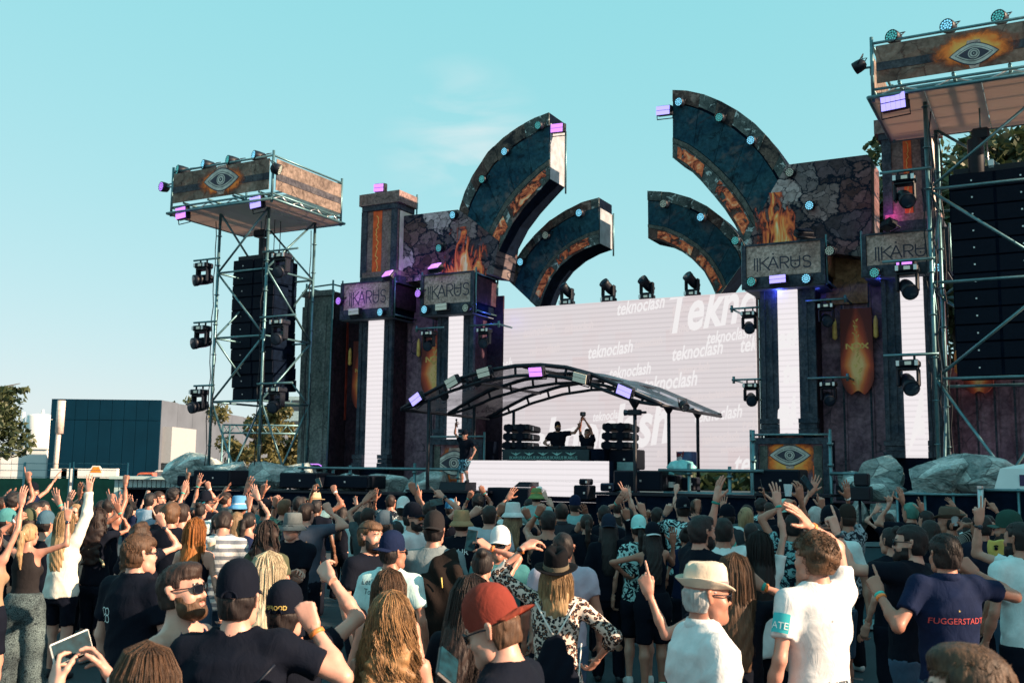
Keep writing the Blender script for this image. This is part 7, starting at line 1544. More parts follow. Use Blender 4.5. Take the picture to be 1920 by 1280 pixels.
 def folds(A): return lambda X, Y, Z: -A * (.75 * cr(13 * Z + 7 * np.abs(X) + 1.5 * np.sin(9 * X + 5 * Y + ph[0]) + ph[1]) * (.5 + .5 * np.sin(11 * X + 5 * Z + ph[4])) + .75 * cr(11 * X - 9 * Z + 6 * Y + 1.3 * np.sin(10 * Z + ph[2])) * (.5 + .5 * np.sin(8 * Z - 5 * X + ph[3])) + .35 * cr(23 * Z - 16 * X + 2 * np.sin(14 * Y + ph[3])))
 shirt = None
 if top[0] != 'none':
  kind = top[0]; lo_ = {'tee': .50, 'polo': .48, 'long': .96, 'short': .38, 'tank': 0, 'top': 0, 'crop': .35, 'hoodie': .97, 'strap': 0}[kind]; off = {'tee': .016, 'polo': .015, 'long': .013, 'short': .013, 'tank': .008, 'top': .006, 'crop': .012, 'hoodie': .024, 'strap': .006}[kind] + loose
  hem = {'tee': .79, 'polo': .79, 'long': .86, 'short': .88, 'tank': .86, 'top': .93, 'crop': 1.0, 'hoodie': .86, 'strap': .96}[kind]
  g = Grid(lo, hi, hS / s); hang = kind in ('tee', 'polo', 'hoodie', 'short')
  P2 = []
  for z, a, b_ in prof:
   if hang and z < 1.28: a = max(a, .155 * w_ if not fm else .140 * w_); b_ = max(b_, .112 * w_)
   P2.append((z, 0, cy(z), a, b_))
  g.loft(P2, .03, off)
  if fm:
   for sd in (-1, 1): g.ell((sd * .072, cy(1.28) + .085, 1.275), (.058, .055, .058), .03, off * .8)
  if lo_ > 0:
   for sd, Sh, E, W, hd, pm, pose in arms:
    g.cone((sd * .06, cy(1.44), 1.455), Sh, .055 * ar, .056 * ar, .05, off * .8)
    if lo_ < .6:
     dr = unit(E - Sh); cp = Sh + (E - Sh) * (lo_ / .62 * (.80 if dr[2] < .2 else .58)); g.cone(Sh, Sh + (E - Sh) * .95, .054 * ar, .050 * ar, .04, off + .003, None, (cp, dr))
    else:
     dr = unit(W - E); f = min(1, (lo_ - .5) / .5); f = .42 if top[0] == 'long' and len(top) > 3 else f; cp = E + (W - E) * f; g.cone(Sh, E, .054 * ar, .043 * ar, .03, off + .004); g.cone(E, W, .043 * ar, .032 * ar, .02, off + .003, None, (cp, dr))
  cz = lambda X, Y, Z: (hem + .008 * np.sin(8 * X + ph[0])) - Z + 0 * X + 0 * Y
  g.clip(cz)
  nr = {'tank': .098, 'top': .115, 'strap': .13, 'polo': .070}.get(kind, .078); nk = np.array([0, cy(1.5) + .016, 1.535 if kind not in ('tank', 'top', 'strap') else 1.52]); g.ell(nk, (nr, nr * .95, .062 if nr < .09 else .115), .008, 0, True)
  if lo_ == 0:
   for sd, Sh, E, W, hd, pm, pose in arms: g.ell((sd * (shx + .022), cy(1.4), 1.415), (.075, .16, .115), .01, 0, True)
  g.add(folds((.012, .013, .012)[det] if hang else .004)); V, F = g.mesh(); m_ = top[1] if not isinstance(top[1], tuple) else cloth(top[1], top[2] if len(top) > 2 else 'plain')
  shirt = quadmesh('shirt' if kind not in ('tank', 'top', 'strap') else 'tank_top', V * s, F, m_, body)
  if kind == 'polo':
   b = MB(); b.lathe([(.074, -.012), (.083, .010), (.070, .040), (.064, .036), (.072, .010)], 20, (0, cy(1.5) - .004, 1.502), Matrix.Diagonal((1, 1.0, 1)).to_4x4()); q = np.array(b.v) * s; b.v = [tuple(x) for x in q]; b.build('collar', m_, body)
  if kind in ('tee', 'short', 'long') and det > 0:
   b = MB(); b.lathe([(.071, -.004), (.078, .0), (.078, .012), (.070, .012)], 20, (0, cy(1.5) + .002, 1.488), Matrix.Rotation(-.16, 4, 'X')); b.v = [tuple(np.array(x) * s) for x in b.v]; b.build('neckband', m_, body)
 if bot[0] != 'none':
  kind = bot[0]; g = Grid((-.32, -.28, lo[2]), (.32, .3, 1.10), hB * 1.1 / s) if not isinstance(st, dict) else Grid(np.minimum(lo, [-.32, -.28, 0]), (max(.32, hi[0]), .45, 1.10), .02); off = {'long': .014, 'shorts': .024, 'leggings': .006, 'wide': .034, 'tight': .008, 'skirt': .02}[kind]
  g.loft([(z, 0, 0, a, b_) for z, a, b_ in prof if z < 1.15], .03, off)
  zc = {'long': .05, 'leggings': .09, 'wide': .07, 'shorts': .50, 'tight': .56, 'skirt': .55}[kind]
  if kind == 'skirt': g.loft([(.52, 0, 0, .24, .20), (.8, 0, 0, .20, .15), (1.0, 0, 0, .165, .12)], .03)
  for h_, k_, a_ in zip(hip, kne, ank):
   e = .03 if kind == 'wide' else 0; g.cone(h_, k_, .088 * w_ ** .5, .062 + e, .04, off)
   if zc < .4: g.cone(k_, a_, .060 + e, .046 + e * 1.6 + (.012 if kind == 'long' else 0), .03, off)
  if kind in ('shorts', 'tight', 'skirt') and isinstance(st, dict):
   pass
  g.clip(lambda X, Y, Z: np.maximum(zc - Z, Z - (1.055 if top[0] in ('tank', 'top', 'strap', 'crop', 'none') else .92)) + 0 * X + 0 * Y); g.add(folds(.010 if kind != 'leggings' else .001)); V, F = g.mesh()
  quadmesh({'shorts': 'shorts', 'tight': 'shorts', 'skirt': 'skirt'}.get(kind, 'trousers'), V * s, F, bot[1] if not isinstance(bot[1], tuple) else cloth(bot[1], bot[2] if len(bot) > 2 else 'plain'), body)
 for a_ in (ank if d < 12.5 or world is not None and base else []):
  g = Grid(a_ + np.array([-.08, -.12, -.10]), a_ + np.array([.08, .24, .07]), .017); b0 = a_[2] - .085
  g.cone((a_[0], a_[1] - .025, b0 + .045), (a_[0] * 1.1, a_[1] + .15, b0 + .034), .043, .040, .02); g.cone(a_ + np.array([0, -.01, 0]), (a_[0], a_[1] + .03, b0 + .05), .042, .040, .02); g.clip(lambda X, Y, Z: np.maximum(b0 + .004 - Z, Z - b0 - .115) + 0 * X + 0 * Y)
  V, F = g.mesh(); quadmesh('shoe', V * s, F, shoes or (M_shoe if rs.rand() < .5 else M_shoed), body)
 hb = lambda V: ((np.asarray(V) * hsc) @ Rh.T + Hc) * s
 def put(name, b, m): b.v = [tuple(x) for x in hb(b.v)]; return b.build(name, m, body)
 if hair and hair[0] != 'bald':
  hk, hc = hair[0], hair[1]; hk = {'fade': 'buzz', 'quiff': 'short', 'crop': 'short', 'curly': 'short'}.get(hk, hk) if hat else hk; HV, HF = hair_mesh(hk, (.0165, .0115, .0085)[det], rs.randint(3)); n0 = len(HV)
  HV = under_hat(HV) if hat else HV
  mats_ = HM[hc]; hv, hf = hb(HV), HF
  if locks and hk in ('long', 'half', 'longcurl'):
   SV, SF = strands(hk, locks, rs.randint(9999), (.0015, .0022, .003)[2 - det], .47 if hk != 'longcurl' else .52, (.042 if hc == 'curl' else .026) if hk == 'longcurl' else .005, .34 if hk == 'longcurl' else .10); SV = under_hat(SV) if hat else SV; hv = np.concatenate([hv, hb(SV)]); hf = np.concatenate([hf, SF + n0])
  elif locks:
   SV, SF = tufts(locks, rs.randint(9999), {'curly': .030, 'crop': .018, 'afro': .05}.get(hk, .013), {'curly': .040, 'crop': .026, 'afro': .04, 'quiff': .022}.get(hk, .016), .0012 if hk != 'curly' else .0017, .45 if hk in ('curly', 'afro') else 0, bool(hat) or hk == 'fade'); hv = np.concatenate([hv, hb(SV)]); hf = np.concatenate([hf, SF + n0])
  quadmesh('hair', hv, hf, mats_, body)
  if hk == 'pony': put('hair_tie', MB().lathe([(.026, -.012), (.034, 0), (.026, .012)], 10, (0, -.150, .018), Matrix.Rotation(1.2, 4, 'X')), M_white if hc in ('blonde', 'white') else M_blackm)
 if beard:
  g = Grid((-.1, -.06, -.17), (.1, .14, .03), .0075 if det else .010); head_sdf(g, fm, .006, False); g.cone((-.016, .094, -.046), (.016, .094, -.046), .006, .006, .01)
  g.clip(lambda X, Y, Z: np.maximum(np.maximum(Z + .034 - .5 * np.maximum(0, np.abs(X) - .045), -Y + .005 - .0 * Z), -.135 - Z)); g.ell((0, .10, -.062), (.024, .04, .011), .004, 0, True); ph2 = rs.uniform(0, 6, 2); g.add(lambda X, Y, Z: .0015 * np.sin(150 * X + ph2[0]) * np.sin(140 * Z + ph2[1]) + 0 * Y)
  V, F = g.mesh(); quadmesh('beard', hb(V), F, HM[beard], body)
 if hat:
  hk = hat[0]; fwd = hat[3] if len(hat) > 3 else 1; m1 = cloth(hat[1]) if isinstance(hat[1], tuple) else hat[1]; m2 = cloth(hat[2]) if len(hat) > 2 and isinstance(hat[2], tuple) else m1
  hp = thing_child('hat' if hk != 'cap' else 'cap', body)
  for nm, b, k in hat_parts(hk, fwd): b.v = [tuple(x) for x in hb(b.v)]; b.build(nm, (m1, m2 if hk == 'cap' else m1, m2)[k], hp)
  if len(hat) > 4:
   txt, sz, m_ = hat[4]
   VV, FF = text_polys(txt, sz, 0, 0, 0); b = MB(); b._add([(.091 * math.sin(x / .1), -.012 - .111 * math.cos(x / .1), .040 + y) for x, y, k in VV], FF); put('cap_lettering', b, m_)
 if shades:
  L, F_ = glasses(); hp = thing_child('sunglasses' if shades != 'clear' else 'spectacles', body)
  if isinstance(shades, tuple) and shades[0] == 'up':
   for q in (L, F_): q.v = [(x, y - .045, z + .062 + .0) if True else 0 for x, y, z in q.v]
   lm = shades[1]
  else: lm = {'dark': M_lensd, 'mirror': M_lensm, 'orange': M_lenso, 'clear': M_lensd}[shades]
  F_.v = [tuple(x) for x in hb(F_.v)]; F_.build('frame', M_black, hp)
  if shades != 'clear': L.v = [tuple(x) for x in hb(L.v)]; L.build('lens', lm, hp)
 for (hand, k) in bands:
  sd, Sh, E, W, hd, pm, pose = arms[0 if hand == 'l' else 1]; fd = unit(W - E); M = Matrix(frame_from(fd, pm)).to_4x4(); b = MB(); r = .031 * ar; b.lathe([(r, -.010), (r + .005, -.007), (r + .005, .007), (r, .010)], 14, tuple(W - fd * (.02 + .018 * (k % 2))), M); b.v = [tuple(np.array(x) * s) for x in b.v]; b.build('wristband', M_band[k % 4], body)
  if k == 3: b = MB(); b.lathe([(.02, 0), (.018, .008), (.001, .009)], 14, tuple(W - fd * .038 - frame_from(fd, pm)[:, 1] * (r + .002)), M @ Matrix.Rotation(R(90), 4, 'X')); b.v = [tuple(np.array(x) * s) for x in b.v]; b.build('watch_face', M_glassd, body)
 # printing on the shirt, laid on its surface
 if (prints or straps) and shirt is not None:
  me = shirt.data; bv = BVHTree.FromPolygons([v.co for v in me.vertices], [p.vertices for p in me.polygons])
  def lay(x, z, side, lift):
   o_, d_ = (Vector((x, -1.0, z)), Vector((0, 1, 0))) if side == 'back' else (Vector((x, 1.0, z)), Vector((0, -1, 0)))
   h_ = bv.ray_cast(o_, d_); return tuple(h_[0] - d_ * lift) if h_[0] is not None else (x, o_.y * .12, z)
  for pr in prints:
   side, x0, z0_, size, body_t, m_, shear = pr[:7]
   if isinstance(body_t, str):
    VV, FF = text_polys(body_t, size, shear, .0, 0.0); sgn = 1 if side == 'back' else -1; b = MB(); b._add([lay(x0 + sgn * x, z0_ + y, side, .004) for x, y, k in VV], FF)
   else: b = MB(); b._add([lay(x0 + x, z0_ + y, side, .0035) for x, y in body_t[0]], body_t[1])
   b.build('shirt_print', m_, body)
  for stp in straps:
   side, pl, r, m_ = stp; P3 = []
   for (a, c) in zip(pl[:-1], pl[1:]):
    for t in np.linspace(0, 1, 7)[:-1]: P3.append(lay(a[0] + (c[0] - a[0]) * t, a[1] + (c[1] - a[1]) * t, side, r * .6))
   P3.append(lay(pl[-1][0], pl[-1][1], side, r * .6)); MB().path(P3, r, 6).build('strap', m_, body)
 PEOPLE.append((label, round(H, 2), d)); inf = dict(o=body, org=org, R=Rz, s=s, arms=arms, shirt=shirt, H=H, head=org + Rz @ (Hc * s)); return inf
def thing_child(name, parent):
 o = bpy.data.objects.new(name, None); COL.objects.link(o); o.parent = parent; ORG[o.name] = (0, 0, 0); return o
def hand_world(inf, side, along=.09, palm=.03):
 sd, Sh, E, W, hd, pm, pose = inf['arms'][0 if side == 'l' else 1]; M = frame_from(hd, pm); p = W + hd * along + M[:, 1] * palm; return inf['org'] + inf['R'] @ (p * inf['s']), inf['R'] @ hd, inf['R'] @ M[:, 1]
# ================================================================ THE CROWD (measured in the photograph)
TEE = lambda c, k='plain': ('tee', c, k)
G_ = 'crowd of festival visitors'
M_prt = mat('white_shirt_print', (.70, .78, .78), .7, 0, .05); M_prtb = mat('dark_shirt_print', (.02, .04, .06), .7, 0, .1); M_prtr = mat('red_shirt_print', (.45, .05, .05), .7, 0, .1); M_prtg = mat('gold_shirt_print', (.75, .55, .15), .6, 0, .1); M_prtt = mat('teal_shirt_badge', (.03, .42, .46), .6, 0, .1)
OLIVE = (.07, .08, .05); TEAL = (.06, .22, .24); LBLUE = (.30, .42, .55); SLATE = (.055, .075, .085); CREAM = (.62, .58, .50); TAN = (.30, .20, .13); LAV = (.42, .40, .50); DKB = (.03, .022, .02); STEEL = (.06, .075, .11)
p = person
# ---- foreground
F1 = p('woman with long brown hair and sunglasses filming with her phone at the bottom left', 275, 1210, 3.4, 32, True, 2, ('long', 'light'), None, ('tank', BLK), ('leggings', BLK), lh=(84, 1232, 'claw', .5, (.7, .3, 0)), rh=(168, 1222, 'claw', .5, (-.8, .3, 0)), shades='dark', locks=2000, bands=(('l', 0), ('r', 2)))
F2 = p('bearded man in sunglasses and navy tank top looking up to the right', 345, 1052, 4.9, -104, False, 2, ('fade', 'brown'), None, ('tank', NAVY), ('long', DENIM), hpitch=8, shades='dark', beard='light', locks=1600, mouth=True)
F3 = p('broad man seen from behind in a black mesh cap with his right fist raised', 450, 1050, 4.6, -4, False, 2, ('fade', 'dark'), ('cap', BLK, BLK), TEE(BLK), ('shorts', BLK), rh=(573, 1137, 'fist', .10), pole=(None, (1, -.15, -.9)), bw=1.16, straps=(('back', [(.20, 1.44), (.02, 1.22), (-.06, 1.12)], .007, M_black),), bands=(('r', 1),), shades=None)
F4 = p('man in a black cap with yellow lettering stretching his right arm up', 537, 1088, 5.0, -12, False, 2, ('fade', 'dark'), ('cap', BLK, BLK, 1, ('HEROOD', .030, M_prtg)), TEE(BLK), ('long', BLK), rh=(606, 1062, 'droop', .25), pole=(None, (1, .2, -.8)))
F5 = p('woman with very long curly honey blonde hair held by a clip, bottom centre', 735, 1112, 5.0, 0, True, 0, ('longcurl', 'curl'), None, ('tank', BLK), ('long', BLK), locks=1900)
F6 = p('woman with half tied straight brown hair standing behind the long curly honey blonde', 731, 1068, 6.3, -5, True, 0, ('half', 'light'), None, ('strap', BLK), ('long', DENIM), locks=1100)
F7 = p('man in a backwards red brown cap and sunglasses looking down at his phone', 925, 1087, 4.05, 72, False, 2, ('buzz', 'light'), ('cap', (.20, .035, .025), (.40, .07, .04), -1), TEE(BLK), ('long', DENIM), hpitch=-22, shades='dark', lh=('local', (-.14, .36, 1.12), 'grip'), rh=('local', (.10, .40, 1.08), 'grip'), lean=.12, bw=1.05)
F8 = p('older man in a cream trilby, sunglasses and white polo shirt facing right', 1325, 1047, 5.0, -82, False, 1, ('short', 'grey'), ('trilby', (.62, .52, .42), (.22, .20, .22)), ('polo', WHT), ('long', (.30, .27, .22)), shades='dark', bw=1.2, hpitch=-4)
F9 = p('curly light brown haired young man in a white football shirt waving his right arm', 1525, 1000, 6.1, 22, False, 0, ('curly', 'light'), None, TEE(WHT), ('shorts', (.02, .025, .035)), rh=(1500, 963, 'flat', .10, (-.3, .7, -.6)), pole=(None, (.55, .5, .5)), hyaw=22, locks=1100, bands=(('r', 1),), lh=('rest',), prints=(('back', .07, 1.05, .10, 'LIZNE', M_prtb, .1), ('back', -.02, 1.44, .03, 'v', M_prtb, 0)))
F10 = p('dark haired man in a navy polo lettered FUGGERSTADT pointing with his left hand', 1770, 998, 6.8, 4, False, 1, ('crop', 'dark'), None, ('polo', NAVY), ('long', (.03, .05, .09)), lh=(1637, 1086, 'point', .12), rh=(1806, 1052, 'point', .22), pole=((-1, -.1, -.9), (1, -.4, -.6)), locks=1800, bands=(('l', 1), ('l', 0)), prints=(('back', 0, 1.345, .052, 'FUGGERSTADT', M_prtr, 0), ('back', 0, 1.41, .03, '*', M_prtg, 0)))
F11 = p('stout man in a black tee and sunglasses pointing left with outstretched arm', 1705, 980, 7.6, 42, False, 2, ('short', 'dark'), None, TEE(BLK), ('long', DENIM), lh=(1562, 973, 'point', .05), pole=((-.4, 0, -1), None), hyaw=22, shades='dark', beard='dark', bw=1.22, bands=(('l', 3),))
F12 = p('short haired man with glasses, close at the bottom right corner', 1810, 1190, 2.6, 58, False, 2, ('quiff', 'light'), None, TEE(GREY), ('long', DENIM), shades='clear', locks=4000, hs=.88)
F13 = p('man with short dark hair in a pale turquoise tee, cut by the right edge', 1908, 975, 7.2, 16, False, 1, ('short', 'dark'), None, TEE(CYAN), ('long', BLK), hyaw=14, locks=400, beard='dark')
F14 = p('man in pale turquoise tee raising an arm with a round watch, right edge', 1932, 980, 8.6, 10, False, 0, ('short', 'dark'), ('cap', TEAL, TEAL), TEE(CYAN), ('shorts', DENIM), lh=(1836, 957, 'peace', .10), bands=(('l', 3),))
F15 = p('man with thin hair and glasses in a black tee with a white flower print', 264, 998, 6.8, -28, False, 2, ('crop', 'light'), None, TEE(BLK), ('long', BLK), hyaw=-16, shades='clear', locks=1600, loose=.01,
  prints=[('back', -.10, 1.33, 0, (sum([[(x0 + .026 * math.cos(t) * k, y0 + .026 * math.sin(t) * k) for t in np.linspace(0, 2 * math.pi, 13)[:-1] for k in (1.0, .8)] for x0, y0 in ((.022, .022), (-.022, .022), (.022, -.022), (-.022, -.022))], []), [(q * 24 + 2 * i, q * 24 + 2 * ((i + 1) % 12), q * 24 + 2 * ((i + 1) % 12) + 1, q * 24 + 2 * i + 1) for q in range(4) for i in range(12)]), M_prt, 0)])
F16 = p('platinum blonde woman in a black lettered shirt between the two black caps', 505, 1037, 6.3, -8, True, 0, ('long', 'white'), None, ('short', BLK), ('long', BLK), locks=700, prints=(('back', .05, 1.20, .06, 'ILSET', M_prt, 0),))
F17 = p('woman in a leopard print top and black wide brimmed hat raising her left hand', 1043, 1027, 6.9, -4, True, 0, ('long', 'blonde'), ('wide', (.004, .004, .006), (.14, .12, .09)), ('long', CREAM, 'leopard', 1), ('long', BLK), hpitch=14, lh=(1000, 1012, 'droop', .12, (.6, .6, 0)), rh=('local', (.27, .10, 1.06), 'relax'), pole=((-1, 0, -.3), (1, -.6, .1)), bands=(('l', 3), ('l', 1)), locks=500)
F18 = p('woman with long auburn hair pointing with her left hand beside the cream trilby', 1376, 1040, 6.2, -4, True, 0, ('long', 'light'), None, ('short', BLK), ('long', BLK), lh=(1208, 1082, 'point', .05), rh=(1404, 1078, 'peace', .12), pole=((-.5, 0, -1), (1, -.3, -.7)), bands=(('r', 1), ('r', 0)), locks=800)
F19 = p('woman with wavy brown hair in black beside the red brown cap', 885, 1078, 5.4, -25, True, 1, ('long', 'brown'), None, ('short', BLK), ('skirt', CREAM, 'leopard'), hpitch=-14, locks=600, rh=('local', (.10, .30, 1.15), 'relax'))
# ---- left block
L1 = p('blonde woman with ponytail, black tank top and patterned snake print trousers', 57, 978, 10.6, -6, True, 0, ('pony', 'blonde'), None, ('tank', (.02, .018, .02)), ('wide', CREAM, 'snake'), lh=(40, 962, 'fist', .05), rh=(128, 957, 'peace', .0), pole=((-1, 0, -.2), (1, -.1, -.5)), det=2, bands=(('l', 2), ('r', 3)))
L2 = p('woman with long golden hair in cream sweatshirt and black shorts reaching up', 125, 958, 11.0, -10, True, 2, ('long', 'blonde'), None, ('hoodie', (.70, .68, .62)), ('tight', BLK), rh=(168, 905, 'open', .05), lh=(131, 934, 'flat', .1), det=2, locks=260, bands=(('l', 3), ('r', 1)))
L3 = p('curly haired woman in black with a crossbody bag raising her right hand', 187, 953, 11.6, -12, True, 1, ('longcurl', 'brown'), None, ('short', BLK), ('long', BLK), rh=(219, 946, 'open', .1), bands=(('r', 0),), straps=(('back', [(-.10, 1.40), (.18, 1.12)], .016, mat('beige_strap', (.45, .36, .22), .6)),), locks=160)
L4 = p('woman in a tan crop top at the left edge stretching her arm up', -10, 985, 9.8, -14, True, 0, ('bun', 'brown'), None, ('strap', TAN), ('tight', BLK), rh=(47, 912, 'flat', .1), pole=(None, (1, 0, -.3)))
L5 = p('man in a dark teal cap at the left edge looking right', 16, 953, 12.0, -60, False, 1, ('short', 'dark'), ('cap', TEAL, TEAL), TEE(BLK), ('long', BLK))
L6 = p('dark haired man at the far left pointing up with one finger', 27, 922, 15.5, -18, False, 1, ('curly', 'black'), None, TEE(BLK), ('long', BLK), lh=(11, 931, 'point', .1), rh=(52, 888, 'point', .1))
L7 = p('man in a backwards black cap thrusting his right arm up before the green fence', 63, 904, 16.5, -62, False, 0, ('short', 'dark'), ('cap', BLK, BLK, -1), TEE(NAVY), ('long', BLK), rh=(110, 888, 'flat', .2), shades='clear')
L8 = p('dark haired man in profile below the capped man with the raised arm', 66, 939, 14.2, -64, False, 1, ('short', 'dark'), None, TEE(BLK), ('long', BLK))
L9 = p('dark bearded man turned right near the green fence', 82, 936, 15.4, -72, False, 3, ('short', 'black'), None, TEE(BLK), ('long', BLK), beard='black')
L10 = p('curly brown haired person in a khaki cap near the ponytail woman', 57, 952, 12.3, 10, True, 0, ('longcurl', 'brown'), ('cap', OLIVE, OLIVE), ('tank', BLK), ('long', BLK))
L11 = p('man in a slate blue cap with his right hand up in a teal wristband', 89, 957, 12.0, -24, False, 0, ('short', 'dark'), ('cap', (.05, .11, .16), (.05, .11, .16)), ('tank', BLK), ('long', BLK), rh=(107, 932, 'open', .12), bands=(('r', 0),))
L12 = p('blonde person in sunglasses looking back at the camera', 142, 943, 14.5, 172, True, 2, ('bob', 'blonde'), None, ('short', GREY), ('long', BLK), shades='dark')
L13 = p('dark haired man behind the arm in the cream sweatshirt', 160, 932, 15.5, -15, False, 1, ('short', 'black'), None, TEE(BLK), ('long', BLK), lh=(150, 918, 'open', .1))
L14 = p('man raising his fist high before the pale hut', 207, 932, 15.0, -25, False, 1, ('short', 'dark'), None, ('tank', BLK), ('long', BLK), rh=(236, 892, 'fist', .15))
L15 = p('dark haired man in a light blue shirt reaching up to the right', 283, 922, 13.0, -20, False, 0, ('short', 'black'), None, ('short', LBLUE), ('long', DENIM), lh=(247, 940, 'open', .15), rh=(346, 912, 'flat', .2), pole=(None, (.3, 0, -1)), bands=(('r', 0), ('l', 3)))
L16 = p('man with round glasses clapping in front of his face near the hut', 299, 919, 15.8, -70, False, 0, ('short', 'brown'), None, TEE(GREY), ('long', BLK), rh=(304, 938, 'flat', .0), shades='clear')
L17 = p('man with curly black hair in a dark tee at the hut corner', 326, 915, 15.6, -35, False, 3, ('afro', 'black'), None, TEE(BLK), ('long', BLK), rh=(352, 888, 'point', .1))
L18 = p('curly haired woman in black pointing, in front of the light blue shirt', 266, 976, 9.6, -16, True, 2, ('longcurl', 'light'), None, ('short', BLK), ('long', BLK), rh=(298, 966, 'point', .1), bands=(('r', 3),))
L19 = p('man in a dark grey tee with crossbody strap seen from behind, arm reaching right', 343, 941, 10.0, -10, False, 2, ('short', 'brown'), None, TEE(SLATE), ('long', BLK), rh=(412, 1062, 'relax', .1), pole=(None, (.6, -.6, -.5)), straps=(('back', [(-.12, 1.42), (.14, 1.05)], .012, M_black),), prints=[('back', .10, 1.12, 0, ([(-.04, -.08), (.03, -.09), (.05, .0), (.03, .08), (-.03, .06), (-.05, -.01)], [(0, 1, 2, 3, 4, 5)]), M_prt, 0)], bw=1.05, locks=200)
L20 = p('person with curly light brown hair left of the dark grey tee', 322, 942, 11.6, -5, False, 0, ('curly', 'light'), None, TEE(BLK), ('long', BLK))
L21 = p('woman with dark bun in a pale cyan tee, right arm up with bracelets', 377, 941, 12.0, -8, True, 2, ('bun', 'dark'), None, ('tee', CYAN), ('long', DENIM), rh=(386, 948, 'fist', .12), pole=(None, (1, .2, -.3)), bands=(('r', 1),))
L22 = p('woman with long straight ginger hair in the middle of the left crowd', 369, 972, 9.4, -10, True, 2, ('long', 'red'), None, ('strap', BLK), ('long', DENIM), locks=200)
L23 = p('man in black cap and mirrored sunglasses facing the camera', 385, 920, 15.0, 168, False, 1, ('short', 'dark'), ('cap', BLK, BLK), TEE(BLK), ('long', BLK), shades='mirror', rh=(404, 937, 'point', -.1))
L24 = p('person behind the mirrored sunglasses with both hands in the air', 378, 930, 17.5, -12, False, 0, ('short', 'dark'), None, TEE(GREY), ('long', BLK), lh=(373, 900, 'open', .1), rh=(389, 906, 'fist', .1), bands=(('l', 0), ('r', 2)))
L25 = p('person in a blue and white striped bucket hat', 450, 926, 14.0, -15, False, 1, ('short', 'dark'), ('bucket', (.10, .30, .55), (.75, .78, .80)), ('short', TEAL), ('long', BLK), lh=(466, 908, 'open', .1))
L26 = p('man in a grey and white striped tee looking down', 420, 951, 10.8, -12, False, 0, ('fade', 'brown'), None, TEE((.70, .70, .70), 'stripes'), ('long', DENIM), hpitch=-25, hyaw=25, beard='brown', shades='clear')
L27 = p('woman with shoulder length blonde hair right of the striped tee', 446, 957, 11.8, -10, True, 0, ('long', 'blonde'), None, ('short', NAVY), ('long', BLK))
L28 = p('woman with a long dark red ponytail and bare shoulders, right arm straight up', 468, 957, 10.4, -14, True, 2, ('pony', 'dark'), None, ('strap', BLK), ('long', BLK), rh=(478, 920, 'flat', .08), lh=('local', (-.1, .25, 1.35), 'fist'), pole=(None, (1, 0, .4)))
L29 = p('man in a dark tee raising both arms left of the grey bucket hat', 500, 934, 14.6, -18, False, 1, ('short', 'dark'), ('cap', BLK, BLK, -1), TEE(TEAL), ('long', BLK), lh=(494, 912, 'point', .1), rh=(510, 946, 'flat', .0))
L30 = p('man with short light brown hair in a dark green floral shirt, fist up', 534, 934, 13.0, -14, False, 0, ('fade', 'light'), None, ('short', (.16, .24, .18), 'floral'), ('long', BLK), lh=(517, 934, 'fist', .12), bands=(('l', 3),))
L31 = p('man in a grey bucket hat and sunglasses facing the camera, arms folded', 549, 957, 10.6, 165, False, 2, ('short', 'grey'), ('bucket', (.12, .14, .15), (.10, .12, .13)), TEE(BLK), ('long', BLK), shades='dark', lh=('local', (.10, .20, 1.18), 'relax'), rh=('local', (-.12, .19, 1.22), 'relax'))
L32 = p('woman with long curly dark brown hair at the left of the grey bucket hat man', 503, 977, 9.4, -10, True, 1, ('longcurl', 'brown'), None, ('short', OLIVE), ('long', BLK), locks=200)
L33 = p('man in a straw hat with a blue bandana around his neck', 592, 921, 13.4, -14, False, 1, ('short', 'brown'), ('straw', (.55, .44, .28), (.30, .22, .13)), ('short', (.25, .45, .50)), ('long', BLK), rh=(625, 912, 'fist', .08), pole=(None, (1, 0, .1)), bands=(('r', 2),))
L34 = p('broad man in slate blue tee with brown strap, right fist at his head', 575, 941, 9.4, -16, False, 2, ('fade', 'brown'), None, TEE(STEEL), ('long', BLK), rh=(612, 946, 'fist', .0), pole=(None, (1, .1, -.15)), bw=1.12, straps=(('back', [(.10, 1.42), (-.02, 1.18)], .010, mat('brown_strap', (.16, .09, .05), .6)),), locks=300)
L35 = p('dark haired man behind the straw hat', 561, 929, 15.8, -10, False, 1, ('short', 'black'), None, TEE(BLK), ('long', BLK))
L36 = p('person holding a phone up behind the straw hat', 594, 935, 16.4, -10, False, 3, ('short', 'black'), None, TEE(BLK), ('long', BLK), lh=(588, 912, 'grip', .1))
# ---- centre
C1 = p('woman with pinned up curly dark hair in black', 687, 938, 11.4, -6, True, 1, ('longcurl', 'dark'), None, ('short', BLK), ('long', BLK), locks=140)
C2 = p('bearded man in a black tee with sunglasses pushed up, facing right', 696, 974, 8.8, -122, False, 0, ('crop', 'light'), None, TEE(BLK), ('shorts', BLK), shades=('up', M_lensm), beard='brown', bw=1.08, locks=500)
C3 = p('bald man in a patterned black shirt', 733, 925, 15.2, -8, False, 1, ('buzz', 'brown'), None, ('short', (.35, .40, .42), 'floral'), ('long', BLK), lh=(703, 928, 'flat', .1))
C4 = p('man in a slate cap and navy tee beside the bearded man', 722, 957, 11.6, -28, False, 0, ('short', 'dark'), ('cap', (.06, .09, .12), (.06, .09, .12)), TEE(NAVY), ('long', BLK))
C5 = p('man in a white cap and pale cyan tee with his back turned', 757, 931, 14.2, -6, False, 1, ('short', 'black'), ('cap', (.70, .74, .74), (.70, .74, .74), -1), TEE(CYAN), ('long', BLK), rh=(772, 908, 'fist', .1))
